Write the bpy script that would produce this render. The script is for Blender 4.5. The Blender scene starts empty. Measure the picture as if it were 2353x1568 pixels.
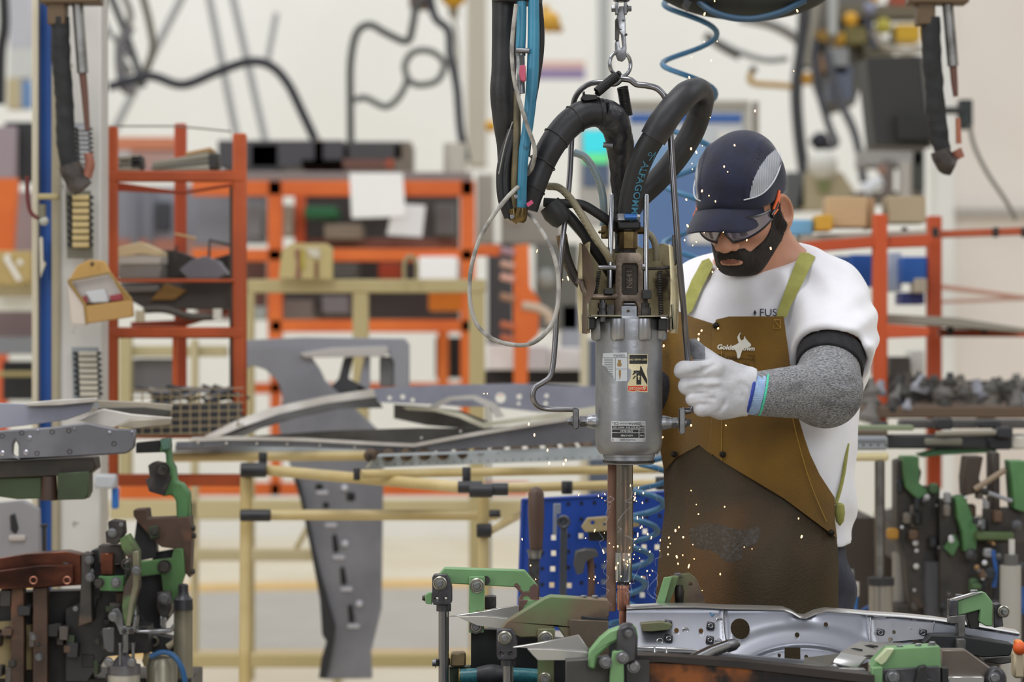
import bpy, bmesh, math, random
import numpy as np
from mathutils import Vector, Matrix, noise as mnoise
from mathutils.geometry import tessellate_polygon
random.seed(7)
SC = bpy.context.scene
COL = SC.collection
F = 2353 * 100 / 36.0
CX, CY, H = 1176.5, 784.0, 1.36
PI = math.pi

# ---------------------------------------------------------------- camera, world, lights, exposure
cam_d = bpy.data.cameras.new('camera')
cam_d.lens = 100; cam_d.sensor_width = 36; cam_d.sensor_fit = 'HORIZONTAL'
cam_d.clip_end = 200
cam_d.dof.use_dof = True
cam_d.dof.focus_distance = 4.72
cam_d.dof.aperture_fstop = 3.8
cam = bpy.data.objects.new('camera', cam_d)
cam.location = (0, 0, H); cam.rotation_euler = (PI / 2, 0, 0)
COL.objects.link(cam); SC.camera = cam

world = bpy.data.worlds.new('world'); SC.world = world; world.use_nodes = True
wn = world.node_tree.nodes; wl = world.node_tree.links
bg = wn['Background']
tc = wn.new('ShaderNodeTexCoord'); sx = wn.new('ShaderNodeSeparateXYZ'); rp = wn.new('ShaderNodeValToRGB')
wl.new(tc.outputs['Generated'], sx.inputs[0])
mp = wn.new('ShaderNodeMapRange'); mp.inputs[1].default_value = -1; mp.inputs[2].default_value = 1
wl.new(sx.outputs['Z'], mp.inputs[0]); wl.new(mp.outputs[0], rp.inputs[0])
rp.color_ramp.elements[0].position = 0.0; rp.color_ramp.elements[0].color = (.24, .23, .22, 1)
rp.color_ramp.elements[1].position = 1.0; rp.color_ramp.elements[1].color = (.97, .99, 1, 1)
e = rp.color_ramp.elements.new(.47); e.color = (.26, .26, .27, 1)
e = rp.color_ramp.elements.new(.62); e.color = (.50, .52, .55, 1)
wl.new(rp.outputs[0], bg.inputs[0]); bg.inputs[1].default_value = 0.62

def area(name, loc, target, sx_, sy_, power, col=(1, 1, 1)):
    l = bpy.data.lights.new(name, 'AREA'); l.shape = 'RECTANGLE'; l.size = sx_; l.size_y = sy_
    l.energy = power; l.color = col
    o = bpy.data.objects.new(name, l); o.location = loc
    o.rotation_euler = (Vector(target) - Vector(loc)).to_track_quat('-Z', 'Y').to_euler()
    COL.objects.link(o); return o
area('skylight_over_workstation', (-.9, 3.6, 5.2), (.3, 4.9, 1.0), 2.2, 2.0, 98, (1, .995, .98))
area('fill_behind_camera', (1.6, -2.2, 3.4), (.25, 4.8, 1.2), 2.2, 2.2, 105, (.95, .98, 1))  # added fill that brightens gun metal and face; no real window
area('reflection_fill_left', (-3.2, 2.0, 3.0), (.1, 4.8, 1.2), .5, 3.0, 48, (.97, .99, 1))  # unseen strip added to put reflections into the metal
area('skylight_right', (4.2, 4.6, 4.6), (.5, 5, 1.1), 1.5, 3.0, 60, (.95, .98, 1))
area('skylight_left', (-4.5, 6.5, 4.8), (-.8, 6.0, 1.0), 1.5, 4.0, 60, (1, .99, .98))
area('roof_lights_middle', (0, 11, 6.5), (0, 11, 0), 12, 4, 170, (.97, .98, 1))
area('roof_lights_far', (0, 15.5, 7.5), (0, 19.5, 2.0), 16, 3, 360, (.94, .97, 1))
SC.view_settings.view_transform = 'Standard'; SC.view_settings.look = 'None'
SC.view_settings.gamma = 1.0; SC.view_settings.exposure = 0.06
SC.view_settings.use_curve_mapping = False
SC.cycles.max_bounces = 6; SC.cycles.use_denoising = True
SC.cycles.sample_clamp_indirect = 6.0

# ---------------------------------------------------------------- helpers
def W(x, y, Y): return Vector(((x - CX) / F * Y, Y, H - (y - CY) / F * Y))
def S(Y): return Y / F            # metres per pixel at depth Y
def lin(h):
    h = h.lstrip('#'); out = []
    for i in (0, 2, 4):
        c = int(h[i:i + 2], 16) / 255
        out.append(c / 12.92 if c <= .04045 else ((c + .055) / 1.055) ** 2.4)
    return tuple(out) + (1,)
MATS = {}
def mat(key, c1, c2=None, scale=20, rough=.5, metal=0, bump=0, bscale=60, lo=.4, hi=.6, c3=None, s3=8, lo3=.55, hi3=.62,
        emit=None, es=1, trans=0, rvar=0, stretch=None, detail=4, sss=0, alpha=1, coat=0, ani=None, wave=None, sheen=0):
    if key in MATS: return MATS[key]
    m = bpy.data.materials.new(key); m.use_nodes = True
    n = m.node_tree.nodes; l = m.node_tree.links; b = n['Principled BSDF']
    b.inputs['Roughness'].default_value = rough; b.inputs['Metallic'].default_value = metal
    b.inputs['Base Color'].default_value = lin(c1)
    t = n.new('ShaderNodeTexCoord'); src = t.outputs['Object']
    if stretch:
        mm = n.new('ShaderNodeMapping'); mm.inputs['Scale'].default_value = stretch; l.new(src, mm.inputs[0]); src = mm.outputs[0]
    col = None
    if c2:
        nz = n.new('ShaderNodeTexNoise'); nz.inputs['Scale'].default_value = scale; nz.inputs['Detail'].default_value = detail
        l.new(src, nz.inputs['Vector'])
        mr = n.new('ShaderNodeMapRange'); mr.inputs[1].default_value = lo; mr.inputs[2].default_value = hi
        l.new(nz.outputs[0], mr.inputs[0])
        mx = n.new('ShaderNodeMix'); mx.data_type = 'RGBA'
        mx.inputs[6].default_value = lin(c1); mx.inputs[7].default_value = lin(c2)
        l.new(mr.outputs[0], mx.inputs[0]); col = mx.outputs[2]
        if rvar:
            mr2 = n.new('ShaderNodeMapRange'); mr2.inputs[1].default_value = lo; mr2.inputs[2].default_value = hi
            mr2.inputs[3].default_value = rough; mr2.inputs[4].default_value = rough + rvar
            l.new(nz.outputs[0], mr2.inputs[0]); l.new(mr2.outputs[0], b.inputs['Roughness'])
    if c3:
        nz = n.new('ShaderNodeTexNoise'); nz.inputs['Scale'].default_value = s3; nz.inputs['Detail'].default_value = 8
        l.new(src, nz.inputs['Vector'])
        mr = n.new('ShaderNodeMapRange'); mr.inputs[1].default_value = lo3; mr.inputs[2].default_value = hi3
        l.new(nz.outputs[0], mr.inputs[0])
        mx = n.new('ShaderNodeMix'); mx.data_type = 'RGBA'; mx.inputs[7].default_value = lin(c3)
        if col: l.new(col, mx.inputs[6])
        else: mx.inputs[6].default_value = lin(c1)
        l.new(mr.outputs[0], mx.inputs[0]); col = mx.outputs[2]
    if wave:   # (axis, scale, colour, distortion)
        wv = n.new('ShaderNodeTexWave'); wv.bands_direction = wave[0]; wv.inputs['Scale'].default_value = wave[1]
        wv.inputs['Distortion'].default_value = wave[3] if len(wave) > 3 else 0
        l.new(src, wv.inputs['Vector'])
        mx = n.new('ShaderNodeMix'); mx.data_type = 'RGBA'; mx.inputs[7].default_value = lin(wave[2])
        if col: l.new(col, mx.inputs[6])
        else: mx.inputs[6].default_value = lin(c1)
        l.new(wv.outputs[1], mx.inputs[0]); col = mx.outputs[2]
    if col: l.new(col, b.inputs['Base Color'])
    if bump:
        nz = n.new('ShaderNodeTexNoise'); nz.inputs['Scale'].default_value = bscale; nz.inputs['Detail'].default_value = 5
        l.new(src, nz.inputs['Vector'])
        bp = n.new('ShaderNodeBump'); bp.inputs['Strength'].default_value = 1; bp.inputs['Distance'].default_value = bump
        l.new(nz.outputs[0], bp.inputs['Height']); l.new(bp.outputs[0], b.inputs['Normal'])
    if emit:
        b.inputs['Emission Color'].default_value = lin(emit); b.inputs['Emission Strength'].default_value = es
    if trans: b.inputs['Transmission Weight'].default_value = trans
    if alpha < 1: b.inputs['Alpha'].default_value = alpha
    if coat: b.inputs['Coat Weight'].default_value = coat; b.inputs['Coat Roughness'].default_value = .2
    if sss:
        b.inputs['Subsurface Weight'].default_value = sss; b.inputs['Subsurface Radius'].default_value = (.012, .005, .003)
        b.inputs['Subsurface Scale'].default_value = 1.0
    if sheen: b.inputs['Sheen Weight'].default_value = sheen
    MATS[key] = m
    return m

ORG = {}
def T(name, label=None, cat=None, loc=(0, 0, 0), group=None, parent=None, kind=None):
    o = bpy.data.objects.new(name, None); COL.objects.link(o)
    o.empty_display_size = .05
    org = Vector(loc)
    if parent is not None:
        o.parent = parent; o.location = org - ORG[parent.name]
    else: o.location = org
    ORG[o.name] = org
    tagp(o, label, cat, group, kind)
    return o
def tagp(o, label, cat, group=None, kind=None):
    if label: o['label'] = label
    if cat: o['category'] = cat
    if group: o['group'] = group
    if kind: o['kind'] = kind
def O(name, pieces, m, parent=None, label=None, cat=None, group=None, kind=None, bevel=0, angle=38, seg=1, flat=False, org=None, mats=None, fix=True):
    """pieces: list of (verts, faces) in WORLD coordinates -> one mesh object"""
    if isinstance(pieces, tuple): pieces = [pieces]
    V = []; Fc = []; MI = []
    for pi_, pc in enumerate(pieces):
        v, f = pc[0], pc[1]; o_ = len(V); V.extend([tuple(p) for p in v])
        Fc.extend([tuple(i + o_ for i in q) for q in f]); MI.extend([pc[2] if len(pc) > 2 else 0] * len(f))
    A = np.array(V, dtype=np.float64)
    if parent is not None: og = np.array(ORG[parent.name])
    elif org is not None: og = np.array(org)
    else:
        mn, mx = A.min(0), A.max(0); og = np.array([(mn[0] + mx[0]) / 2, (mn[1] + mx[1]) / 2, mn[2]])
    me = bpy.data.meshes.new(name)
    me.from_pydata((A - og).tolist(), [], Fc)
    for mm in ([m] if mats is None else mats): me.materials.append(mm)
    if mats is not None: me.polygons.foreach_set('material_index', MI)
    if bevel or fix:
        bm = bmesh.new(); bm.from_mesh(me)
        if fix and len(Fc) < 20000: bmesh.ops.recalc_face_normals(bm, faces=bm.faces)
        if bevel:
            es = [e for e in bm.edges if len(e.link_faces) == 2 and e.calc_face_angle(0) > .5]
            bmesh.ops.bevel(bm, geom=es, offset=bevel, segments=seg, profile=.6, affect='EDGES', clamp_overlap=True)
        bm.to_mesh(me); bm.free()
    if not flat:
        me.shade_smooth(); me.set_sharp_from_angle(angle=math.radians(angle))
    ob = bpy.data.objects.new(name, me); COL.objects.link(ob)
    if parent is not None:
        ob.parent = parent; ob.location = (0, 0, 0); ORG[ob.name] = Vector(og)
    else:
        ob.location = og; ORG[ob.name] = Vector(og)
    tagp(ob, label, cat, group, kind)
    return ob

def box(x0, x1, y0, y1, z0, z1):
    v = [(x, y, z) for x in (x0, x1) for y in (y0, y1) for z in (z0, z1)]
    f = [(0, 1, 3, 2), (4, 6, 7, 5), (0, 4, 5, 1), (2, 3, 7, 6), (0, 2, 6, 4), (1, 5, 7, 3)]
    return v, f
def pbox(px0, py0, px1, py1, Y0, Y1):
    """box whose front face (at depth Y0) covers the pixel rectangle; real square box going back to Y1"""
    a = W(px0, py1, Y0); b = W(px1, py0, Y0)
    return box(a.x, b.x, Y0, Y1, a.z, b.z)
def rbox(c, size, rot=(0, 0, 0)):
    R = Matrix.Rotation(rot[2], 3, 'Z') @ Matrix.Rotation(rot[1], 3, 'Y') @ Matrix.Rotation(rot[0], 3, 'X')
    v, f = box(-size[0] / 2, size[0] / 2, -size[1] / 2, size[1] / 2, -size[2] / 2, size[2] / 2)
    return [tuple(R @ Vector(p) + Vector(c)) for p in v], f
def beam(a, b, w, h, up=(0, 0, 1)):
    """square bar from a to b, w across, h along up"""
    a = Vector(a); b = Vector(b); d = (b - a).normalized(); up = Vector(up)
    s = d.cross(up)
    if s.length < 1e-4: s = d.cross(Vector((0, 1, 0)))
    s.normalize(); u = s.cross(d).normalized()
    v = [p + s * (w / 2 * i) + u * (h / 2 * j) for p in (a, b) for i, j in ((-1, -1), (1, -1), (1, 1), (-1, 1))]
    return v, [(0, 1, 2, 3), (7, 6, 5, 4), (0, 4, 5, 1), (1, 5, 6, 2), (2, 6, 7, 3), (3, 7, 4, 0)]
def pbeam(x0, y0, Y0, x1, y1, Y1, w, h=None):
    """bar between two pixel/depth points; w,h in metres"""
    return beam(W(x0, y0, Y0), W(x1, y1, Y1), w, h or w)
def frame_of(d):
    d = d.normalized(); a = Vector((0, 0, 1)) if abs(d.z) < .9 else Vector((1, 0, 0))
    s = d.cross(a).normalized(); return s, s.cross(d).normalized()
def crom(P, n=6, closed=False):
    P = [Vector(p) for p in P]; N = len(P); out = []
    rng = range(N if closed else N - 1)
    for i in rng:
        p1, p2 = P[i], P[(i + 1) % N]
        p0 = P[i - 1] if (i > 0 or closed) else p1 * 2 - p2
        p3 = P[(i + 2) % N] if (i + 2 < N or closed) else p2 * 2 - p1
        for k in range(n):
            t = k / n
            out.append(.5 * ((2 * p1) + (p2 - p0) * t + (2 * p0 - 5 * p1 + 4 * p2 - p3) * t * t + (3 * p1 - p0 - 3 * p2 + p3) * t ** 3))
    if not closed: out.append(P[-1])
    return out
def tube(P, r, seg=10, n=6, closed=False, caps=True, smooth=True, wob=0, ws=30):
    """swept round tube; P world points, r radius or list per control point"""
    P = [Vector(p) for p in P]
    if smooth and len(P) > 2:
        rr = [r] * len(P) if not hasattr(r, '__len__') else list(r)
        Q = crom(P, n, closed); R = []
        M = len(Q)
        for i in range(M):
            t = i / n; a = int(t) % len(P); b_ = (a + 1) % len(P) if closed else min(a + 1, len(P) - 1)
            R.append(rr[a] + (rr[b_] - rr[a]) * (t - int(t)))
    else:
        Q = P; R = [r] * len(P) if not hasattr(r, '__len__') else list(r)
    N = len(Q); V = []; Fc = []
    s = None
    for i in range(N):
        if closed: d = Q[(i + 1) % N] - Q[i - 1]
        else: d = Q[min(i + 1, N - 1)] - Q[max(i - 1, 0)]
        if d.length < 1e-9: d = Vector((0, 0, 1))
        d.normalize()
        if s is None: s, u = frame_of(d)
        else:
            s = (s - d * s.dot(d))
            if s.length < 1e-6: s, u = frame_of(d)
            s.normalize()
        u = s.cross(d).normalized()
        for k in range(seg):
            a = 2 * PI * k / seg; rad = R[i]
            if wob: 
                q = Q[i] + (s * math.cos(a) + u * math.sin(a)) * rad
                rad *= 1 + wob * mnoise.noise(q * ws)
            V.append(Q[i] + (s * math.cos(a) + u * math.sin(a)) * rad)
    for i in range(N if closed else N - 1):
        j = (i + 1) % N
        for k in range(seg):
            k2 = (k + 1) % seg
            Fc.append((i * seg + k, i * seg + k2, j * seg + k2, j * seg + k))
    if caps and not closed:
        Fc.append(tuple(range(seg))); Fc.append(tuple((N - 1) * seg + k for k in range(seg))[::-1])
    return V, Fc
def ptube(pts, r, Y=None, **k):
    """pts as (px,py[,Y]); r in metres"""
    return tube([W(p[0], p[1], p[2] if len(p) > 2 else Y) for p in pts], r, **k)
def rod(a, b, r, seg=14, r2=None): return tube([a, b], [r, r if r2 is None else r2], seg=seg, smooth=False)
def lathe(a, b, prof, seg=20, caps=True):
    """profile [(t along a->b in metres or None, r)] around axis a->b; t in 0..1"""
    a = Vector(a); b = Vector(b); return tube([a.lerp(b, t) for t, r in prof], [r for t, r in prof], seg=seg, smooth=False, caps=caps) if len(prof) else None
def lathez(c, prof, seg=24, axis='Z'):
    """profile [(h, r)] around a vertical (or X/Y) axis through c; flat rings allowed"""
    V = []; Fc = []; c = Vector(c)
    for h, r in prof:
        for k in range(seg):
            a = 2 * PI * k / seg; p = (r * math.cos(a), r * math.sin(a), h)
            if axis == 'X': p = (h, p[0], p[1])
            elif axis == 'Y': p = (p[0], h, p[1])
            V.append(c + Vector(p))
    for i in range(len(prof) - 1):
        for k in range(seg):
            k2 = (k + 1) % seg; Fc.append((i * seg + k, i * seg + k2, (i + 1) * seg + k2, (i + 1) * seg + k))
    Fc.append(tuple(range(seg))); Fc.append(tuple((len(prof) - 1) * seg + k for k in range(seg)))
    return V, Fc
def torus(c, R, r, normal, seg=32, s2=10):
    s, u = frame_of(Vector(normal)); c = Vector(c)
    return tube([c + s * R * math.cos(2 * PI * k / seg) + u * R * math.sin(2 * PI * k / seg) for k in range(seg)], r, seg=s2, closed=True, smooth=False)
def spring(a, b, R, r, turns, seg=6, per=12):
    a = Vector(a); b = Vector(b); s, u = frame_of(b - a); N = int(turns * per)
    return tube([a.lerp(b, i / N) + (s * math.cos(2 * PI * i / per) + u * math.sin(2 * PI * i / per)) * R for i in range(N + 1)], r, seg=seg, smooth=False)
def prism(loops, Y0, Y1, axis='Y'):
    """loops: list of 2D (x,z) loops [outer, holes...] extruded Y0..Y1"""
    V = []; Fc = []; base = []
    for lp in loops:
        o_ = len(V); n_ = len(lp)
        for x, z in lp: V.append((x, Y0, z))
        for x, z in lp: V.append((x, Y1, z))
        base += [o_ + i for i in range(n_)]
        for i in range(n_):
            j = (i + 1) % n_; Fc.append((o_ + i, o_ + j, o_ + n_ + j, o_ + n_ + i))
    back = {}
    for lp_i, lp in enumerate(loops): pass
    tri = tessellate_polygon([[Vector((x, z, 0)) for x, z in lp] for lp in loops])
    nl = [len(lp) for lp in loops]
    off = []; o_ = 0
    for k in nl: off.append(o_); o_ += 2 * k
    flat_ = []
    for k, o1 in zip(nl, off):
        for i in range(k): flat_.append((o1 + i, o1 + k + i))
    for t in tri:
        Fc.append(tuple(flat_[i][0] for i in t)); Fc.append(tuple(flat_[i][1] for i in t)[::-1])
    if axis == 'X': V = [(y, x, z) for x, y, z in V]
    if axis == 'Z': V = [(x, z, y) for x, y, z in V]
    return V, Fc
def pprism(loops, Y0, Y1):
    """loops in pixels at depth Y0"""
    if not hasattr(loops[0][0], '__len__'): loops = [loops]
    return prism([[(W(x, y, Y0).x, W(x, y, Y0).z) for x, y in lp] for lp in loops], Y0, Y1)
def circ(cx, cy, r, n=14, ry=None): return [(cx + r * math.cos(2 * PI * k / n), cy + (ry or r) * math.sin(2 * PI * k / n)) for k in range(n)]
def smooth2(pts, n=5, closed=True): return [(p.x, p.y) for p in crom([(x, y, 0) for x, y in pts], n, closed)]
def arc(cx, cy, r, a0, a1, n=8, ry=None):
    return [(cx + r * math.cos(math.radians(a0 + (a1 - a0) * k / n)), cy + (ry or r) * math.sin(math.radians(a0 + (a1 - a0) * k / n))) for k in range(n + 1)]
def sheet(outline, depth, thick, step=8, Yref=5, holes=()):
    """thin curved sheet: pixel outline at reference depth, depth(x,z)->Y; thickness back; boundary follows outline"""
    pts = [(W(x, y, Yref).x, W(x, y, Yref).z) for x, y in outline]
    hl = [[(W(x, y, Yref).x, W(x, y, Yref).z) for x, y in h_] for h_ in holes]
    st = step * S(Yref)
    def dens(lp):
        out = []
        for i in range(len(lp)):
            a, b_ = lp[i], lp[(i + 1) % len(lp)]
            L = math.hypot(b_[0] - a[0], b_[1] - a[1]); n_ = max(1, int(L / st))
            for k in range(n_): out.append((a[0] + (b_[0] - a[0]) * k / n_, a[1] + (b_[1] - a[1]) * k / n_))
        return out
    loops = [dens(pts)] + [dens(h_) for h_ in hl]
    bm = bmesh.new()
    from mathutils.geometry import delaunay_2d_cdt
    VV = []; EE = []; FF = []
    for lp in loops:
        o_ = len(VV); n_ = len(lp); VV += [Vector(p) for p in lp]; EE += [(o_ + i, o_ + (i + 1) % n_) for i in range(n_)]
    FF = []
    xs = [p[0] for p in loops[0]]; zs = [p[1] for p in loops[0]]
    nx = int((max(xs) - min(xs)) / st) + 1; nz = int((max(zs) - min(zs)) / st) + 1
    arrs = [np.array(lp) for lp in loops]
    def inside(x, z, lp):
        c = False; n_ = len(lp); j = n_ - 1
        for i in range(n_):
            if (lp[i][1] > z) != (lp[j][1] > z) and x < (lp[j][0] - lp[i][0]) * (z - lp[i][1]) / (lp[j][1] - lp[i][1]) + lp[i][0]: c = not c
            j = i
        return c
    def good(x, z):
        for a in arrs:
            if ((a[:, 0] - x) ** 2 + (a[:, 1] - z) ** 2).min() < (st * .55) ** 2: return False
        if not inside(x, z, loops[0]): return False
        return not any(inside(x, z, h_) for h_ in loops[1:])
    for i in range(nx + 1):
        for j in range(nz + 1):
            x = min(xs) + (i + (.5 if j % 2 else 0)) * st; z = min(zs) + j * st
            if good(x, z): VV.append(Vector((x, z)))
    vo, eo, fo, _, _, _ = delaunay_2d_cdt(VV, EE, [], 0, 1e-6)
    keep = []
    for f in fo:
        cx_ = sum(vo[i].x for i in f) / 3; cz_ = sum(vo[i].y for i in f) / 3
        if inside(cx_, cz_, loops[0]) and not any(inside(cx_, cz_, h_) for h_ in loops[1:]): keep.append(tuple(f))
    n_ = len(vo)
    D = [depth(v.x, v.y) for v in vo]
    V = [(v.x, d, v.y) for v, d in zip(vo, D)] + [(v.x, d + thick, v.y) for v, d in zip(vo, D)]
    ec = {}
    Fc = []
    for f in keep:
        Fc.append(f); Fc.append(tuple(i + n_ for i in f)[::-1])
        for i in range(3):
            a, b_ = f[i], f[(i + 1) % 3]; k = (min(a, b_), max(a, b_)); ec.setdefault(k, []).append((a, b_))
    for k, l_ in ec.items():
        if len(l_) == 1: a, b_ = l_[0]; Fc.append((b_, a, a + n_, b_ + n_))
    return V, Fc
def bolt(c, r, h, d, washer=True, socket=False):
    """hex bolt head (or socket head) at c pointing along d"""
    d = Vector(d).normalized(); c = Vector(c); out = []
    if washer: out.append(tube([c, c + d * h * .25], r * 1.35, seg=16, smooth=False)); c = c + d * h * .25
    seg = 14 if socket else 6
    q = [(0, r), (.85, r), (1, r * .86)]
    V, Fc = tube([c + d * h * t for t, _ in q], [k for _, k in q], seg=seg, smooth=False)
    out.append((V, Fc))
    return out
_font_cache = {}
def text_pieces(s, size, fn, extrude=.0006, align='CENTER', bold=0, shear=0, spacing=1.0):
    """text -> mesh; every vertex (u,v,w) goes through fn -> world"""
    cu = bpy.data.curves.new('lettering', 'FONT'); cu.body = s; cu.size = size; cu.extrude = extrude
    cu.align_x = align; cu.align_y = 'CENTER'; cu.offset = bold; cu.shear = shear; cu.space_character = spacing; cu.resolution_u = 3
    o = bpy.data.objects.new('lettering', cu); COL.objects.link(o)
    dg = bpy.context.evaluated_depsgraph_get(); me = bpy.data.meshes.new_from_object(o.evaluated_get(dg))
    V = [fn(v.co.x, v.co.y, v.co.z) for v in me.vertices]; Fc = [tuple(p.vertices) for p in me.polygons]
    bpy.data.objects.remove(o); bpy.data.curves.remove(cu); bpy.data.meshes.remove(me)
    return V, Fc

# ---------------------------------------------------------------- signed distance modelling (for bodies, gloves, cloth)
class G:
    def __init__(s, xs, ys, zs):
        s.xs, s.ys, s.zs = [np.asarray(a, dtype=np.float32) for a in (xs, ys, zs)]
        s.X = s.xs[:, None, None]; s.Y = s.ys[None, :, None]; s.Z = s.zs[None, None, :]
        s.shape = (len(s.xs), len(s.ys), len(s.zs))
    def cap(s, a, b, ra, rb=None, flat=None):
        """tapered capsule a->b; flat=(dir, factor) squashes across dir"""
        rb = ra if rb is None else rb
        a = np.array(a, dtype=np.float32); b = np.array(b, dtype=np.float32); d = b - a; L = float((d * d).sum()) + 1e-12
        px, py, pz = s.X - a[0], s.Y - a[1], s.Z - a[2]
        h = np.clip((px * d[0] + py * d[1] + pz * d[2]) / L, 0, 1)
        qx, qy, qz = px - h * d[0], py - h * d[1], pz - h * d[2]
        r = ra + (rb - ra) * h
        if flat is not None:
            n_ = np.array(flat[0], dtype=np.float32); n_ /= np.linalg.norm(n_); k = flat[1]
            q = qx * n_[0] + qy * n_[1] + qz * n_[2]
            return np.sqrt(np.maximum(qx * qx + qy * qy + qz * qz + q * q * (1 / (k * k) - 1), 0)) - r
        return np.sqrt(qx * qx + qy * qy + qz * qz) - r
    def ell(s, c, r, M=None):
        """ellipsoid; M rows = local axes"""
        px, py, pz = s.X - c[0], s.Y - c[1], s.Z - c[2]
        if M is None: u, v, w = px, py, pz
        else: u, v, w = [px * M[i][0] + py * M[i][1] + pz * M[i][2] for i in range(3)]
        k0 = np.sqrt((u / r[0]) ** 2 + (v / r[1]) ** 2 + (w / r[2]) ** 2)
        k1 = np.sqrt((u / r[0] ** 2) ** 2 + (v / r[1] ** 2) ** 2 + (w / r[2] ** 2) ** 2) + 1e-9
        return k0 * (k0 - 1) / k1
    def rb(s, c, hs, rad, M=None):
        px, py, pz = s.X - c[0], s.Y - c[1], s.Z - c[2]
        if M is None: u, v, w = px, py, pz
        else: u, v, w = [px * M[i][0] + py * M[i][1] + pz * M[i][2] for i in range(3)]
        qx, qy, qz = np.abs(u) - hs[0] + rad, np.abs(v) - hs[1] + rad, np.abs(w) - hs[2] + rad
        return np.sqrt(np.maximum(qx, 0) ** 2 + np.maximum(qy, 0) ** 2 + np.maximum(qz, 0) ** 2) + np.minimum(np.maximum(qx, np.maximum(qy, qz)), 0) - rad
    def plane(s, p, n_):
        n_ = Vector(n_).normalized(); return (s.X - p[0]) * n_.x + (s.Y - p[1]) * n_.y + (s.Z - p[2]) * n_.z
def smin(a, b, k):
    h = np.maximum(k - np.abs(a - b), 0) / k
    return np.minimum(a, b) - h * h * k * .25
def smax(a, b, k): return -smin(-a, -b, k)
def ax(*segs):
    """axis from (start, stop, step) pieces"""
    out = []
    for a, b, st in segs: out += list(np.arange(a, b - 1e-7, st))
    out.append(segs[-1][1]); return out
def nets(g, D):
    D = np.broadcast_to(D, g.shape)
    I = D < 0; c = np.zeros(tuple(n - 1 for n in g.shape), dtype=np.int8)
    for i in (0, 1):
        for j in (0, 1):
            for k in (0, 1): c += I[i:g.shape[0] - 1 + i, j:g.shape[1] - 1 + j, k:g.shape[2] - 1 + k]
    act = (c > 0) & (c < 8); idx = np.argwhere(act); N = len(idx)
    ids = -np.ones(c.shape, dtype=np.int64); ids[act] = np.arange(N)
    x0, y0, z0 = idx.T; acc = np.zeros((N, 3)); cnt = np.zeros(N)
    A = (g.xs, g.ys, g.zs)
    for axis in range(3):
        o1, o2 = [a for a in range(3) if a != axis]
        for u in (0, 1):
            for v in (0, 1):
                p = [x0, y0, z0]; p[o1] = p[o1] + u; p[o2] = p[o2] + v
                q = list(p); q[axis] = q[axis] + 1
                da = D[tuple(p)]; db = D[tuple(q)]; m = (da < 0) != (db < 0)
                t = np.where(m, da / np.where(m, da - db, 1), 0)
                pos = [A[i][p[i]].astype(float) for i in range(3)]
                pos[axis] = pos[axis] + t * (A[axis][q[axis]] - A[axis][p[axis]])
                for i in range(3): acc[:, i] += np.where(m, pos[i], 0)
                cnt += m
    V = acc / cnt[:, None]
    faces = []
    for axis in range(3):
        o1, o2 = (axis + 1) % 3, (axis + 2) % 3
        sl0 = [slice(None)] * 3; sl1 = [slice(None)] * 3
        sl0[axis] = slice(0, -1); sl1[axis] = slice(1, None)
        sl0[o1] = sl1[o1] = slice(1, -1); sl0[o2] = sl1[o2] = slice(1, -1)
        a = I[tuple(sl0)]; b = I[tuple(sl1)]; e_ = np.argwhere(a != b)
        if not len(e_): continue
        flip = a[tuple(e_.T)]
        base = e_.copy(); base[:, o1] += 1; base[:, o2] += 1
        def cell(d1, d2):
            q = base.copy(); q[:, o1] += d1; q[:, o2] += d2; return ids[tuple(q.T)]
        Q = np.stack([cell(-1, -1), cell(0, -1), cell(0, 0), cell(-1, 0)], 1)
        Q[~flip] = Q[~flip][:, ::-1]; faces.append(Q)
    Fq = np.concatenate(faces) if faces else np.zeros((0, 4), int)
    Fq = Fq[(Fq >= 0).all(1)]
    return V, Fq
def SO(name, g, D, m, parent=None, label=None, cat=None, sm=2, disp=None, org=None, group=None, mats=None, mfn=None):
    V, Fq = nets(g, D)
    n_ = len(V)
    E = np.concatenate([Fq[:, [i, (i + 1) % 4]] for i in range(4)])
    for _ in range(sm):   # light laplacian
        a = np.zeros_like(V); c = np.zeros(n_)
        for i in range(3): a[:, i] = np.bincount(E[:, 0], V[E[:, 1], i], n_) + np.bincount(E[:, 1], V[E[:, 0], i], n_)
        c = np.bincount(E[:, 0], minlength=n_) + np.bincount(E[:, 1], minlength=n_)
        V = V * .5 + .5 * a / np.maximum(c, 1)[:, None]
    if disp is not None: V = disp(V)
    og = np.array(ORG[parent.name]) if parent is not None else (np.array(org) if org is not None else np.array([V[:, 0].mean(), V[:, 1].mean(), V[:, 2].min()]))
    me = bpy.data.meshes.new(name)
    me.vertices.add(n_); me.vertices.foreach_set('co', (V - og).ravel())
    me.loops.add(len(Fq) * 4); me.loops.foreach_set('vertex_index', Fq.ravel().astype(np.int32))
    me.polygons.add(len(Fq)); me.polygons.foreach_set('loop_start', np.arange(0, len(Fq) * 4, 4, dtype=np.int32))
    me.update(calc_edges=True); me.validate()
    for mm in (mats or [m]): me.materials.append(mm)
    if mfn is not None:
        C = V[Fq].mean(1); me.polygons.foreach_set('material_index', mfn(C).astype(np.int32))
    me.shade_smooth()
    ob = bpy.data.objects.new(name, me); COL.objects.link(ob)
    if parent is not None: ob.parent = parent
    else: ob.location = og
    ORG[ob.name] = Vector(og); tagp(ob, label, cat, group)
    return ob
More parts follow.
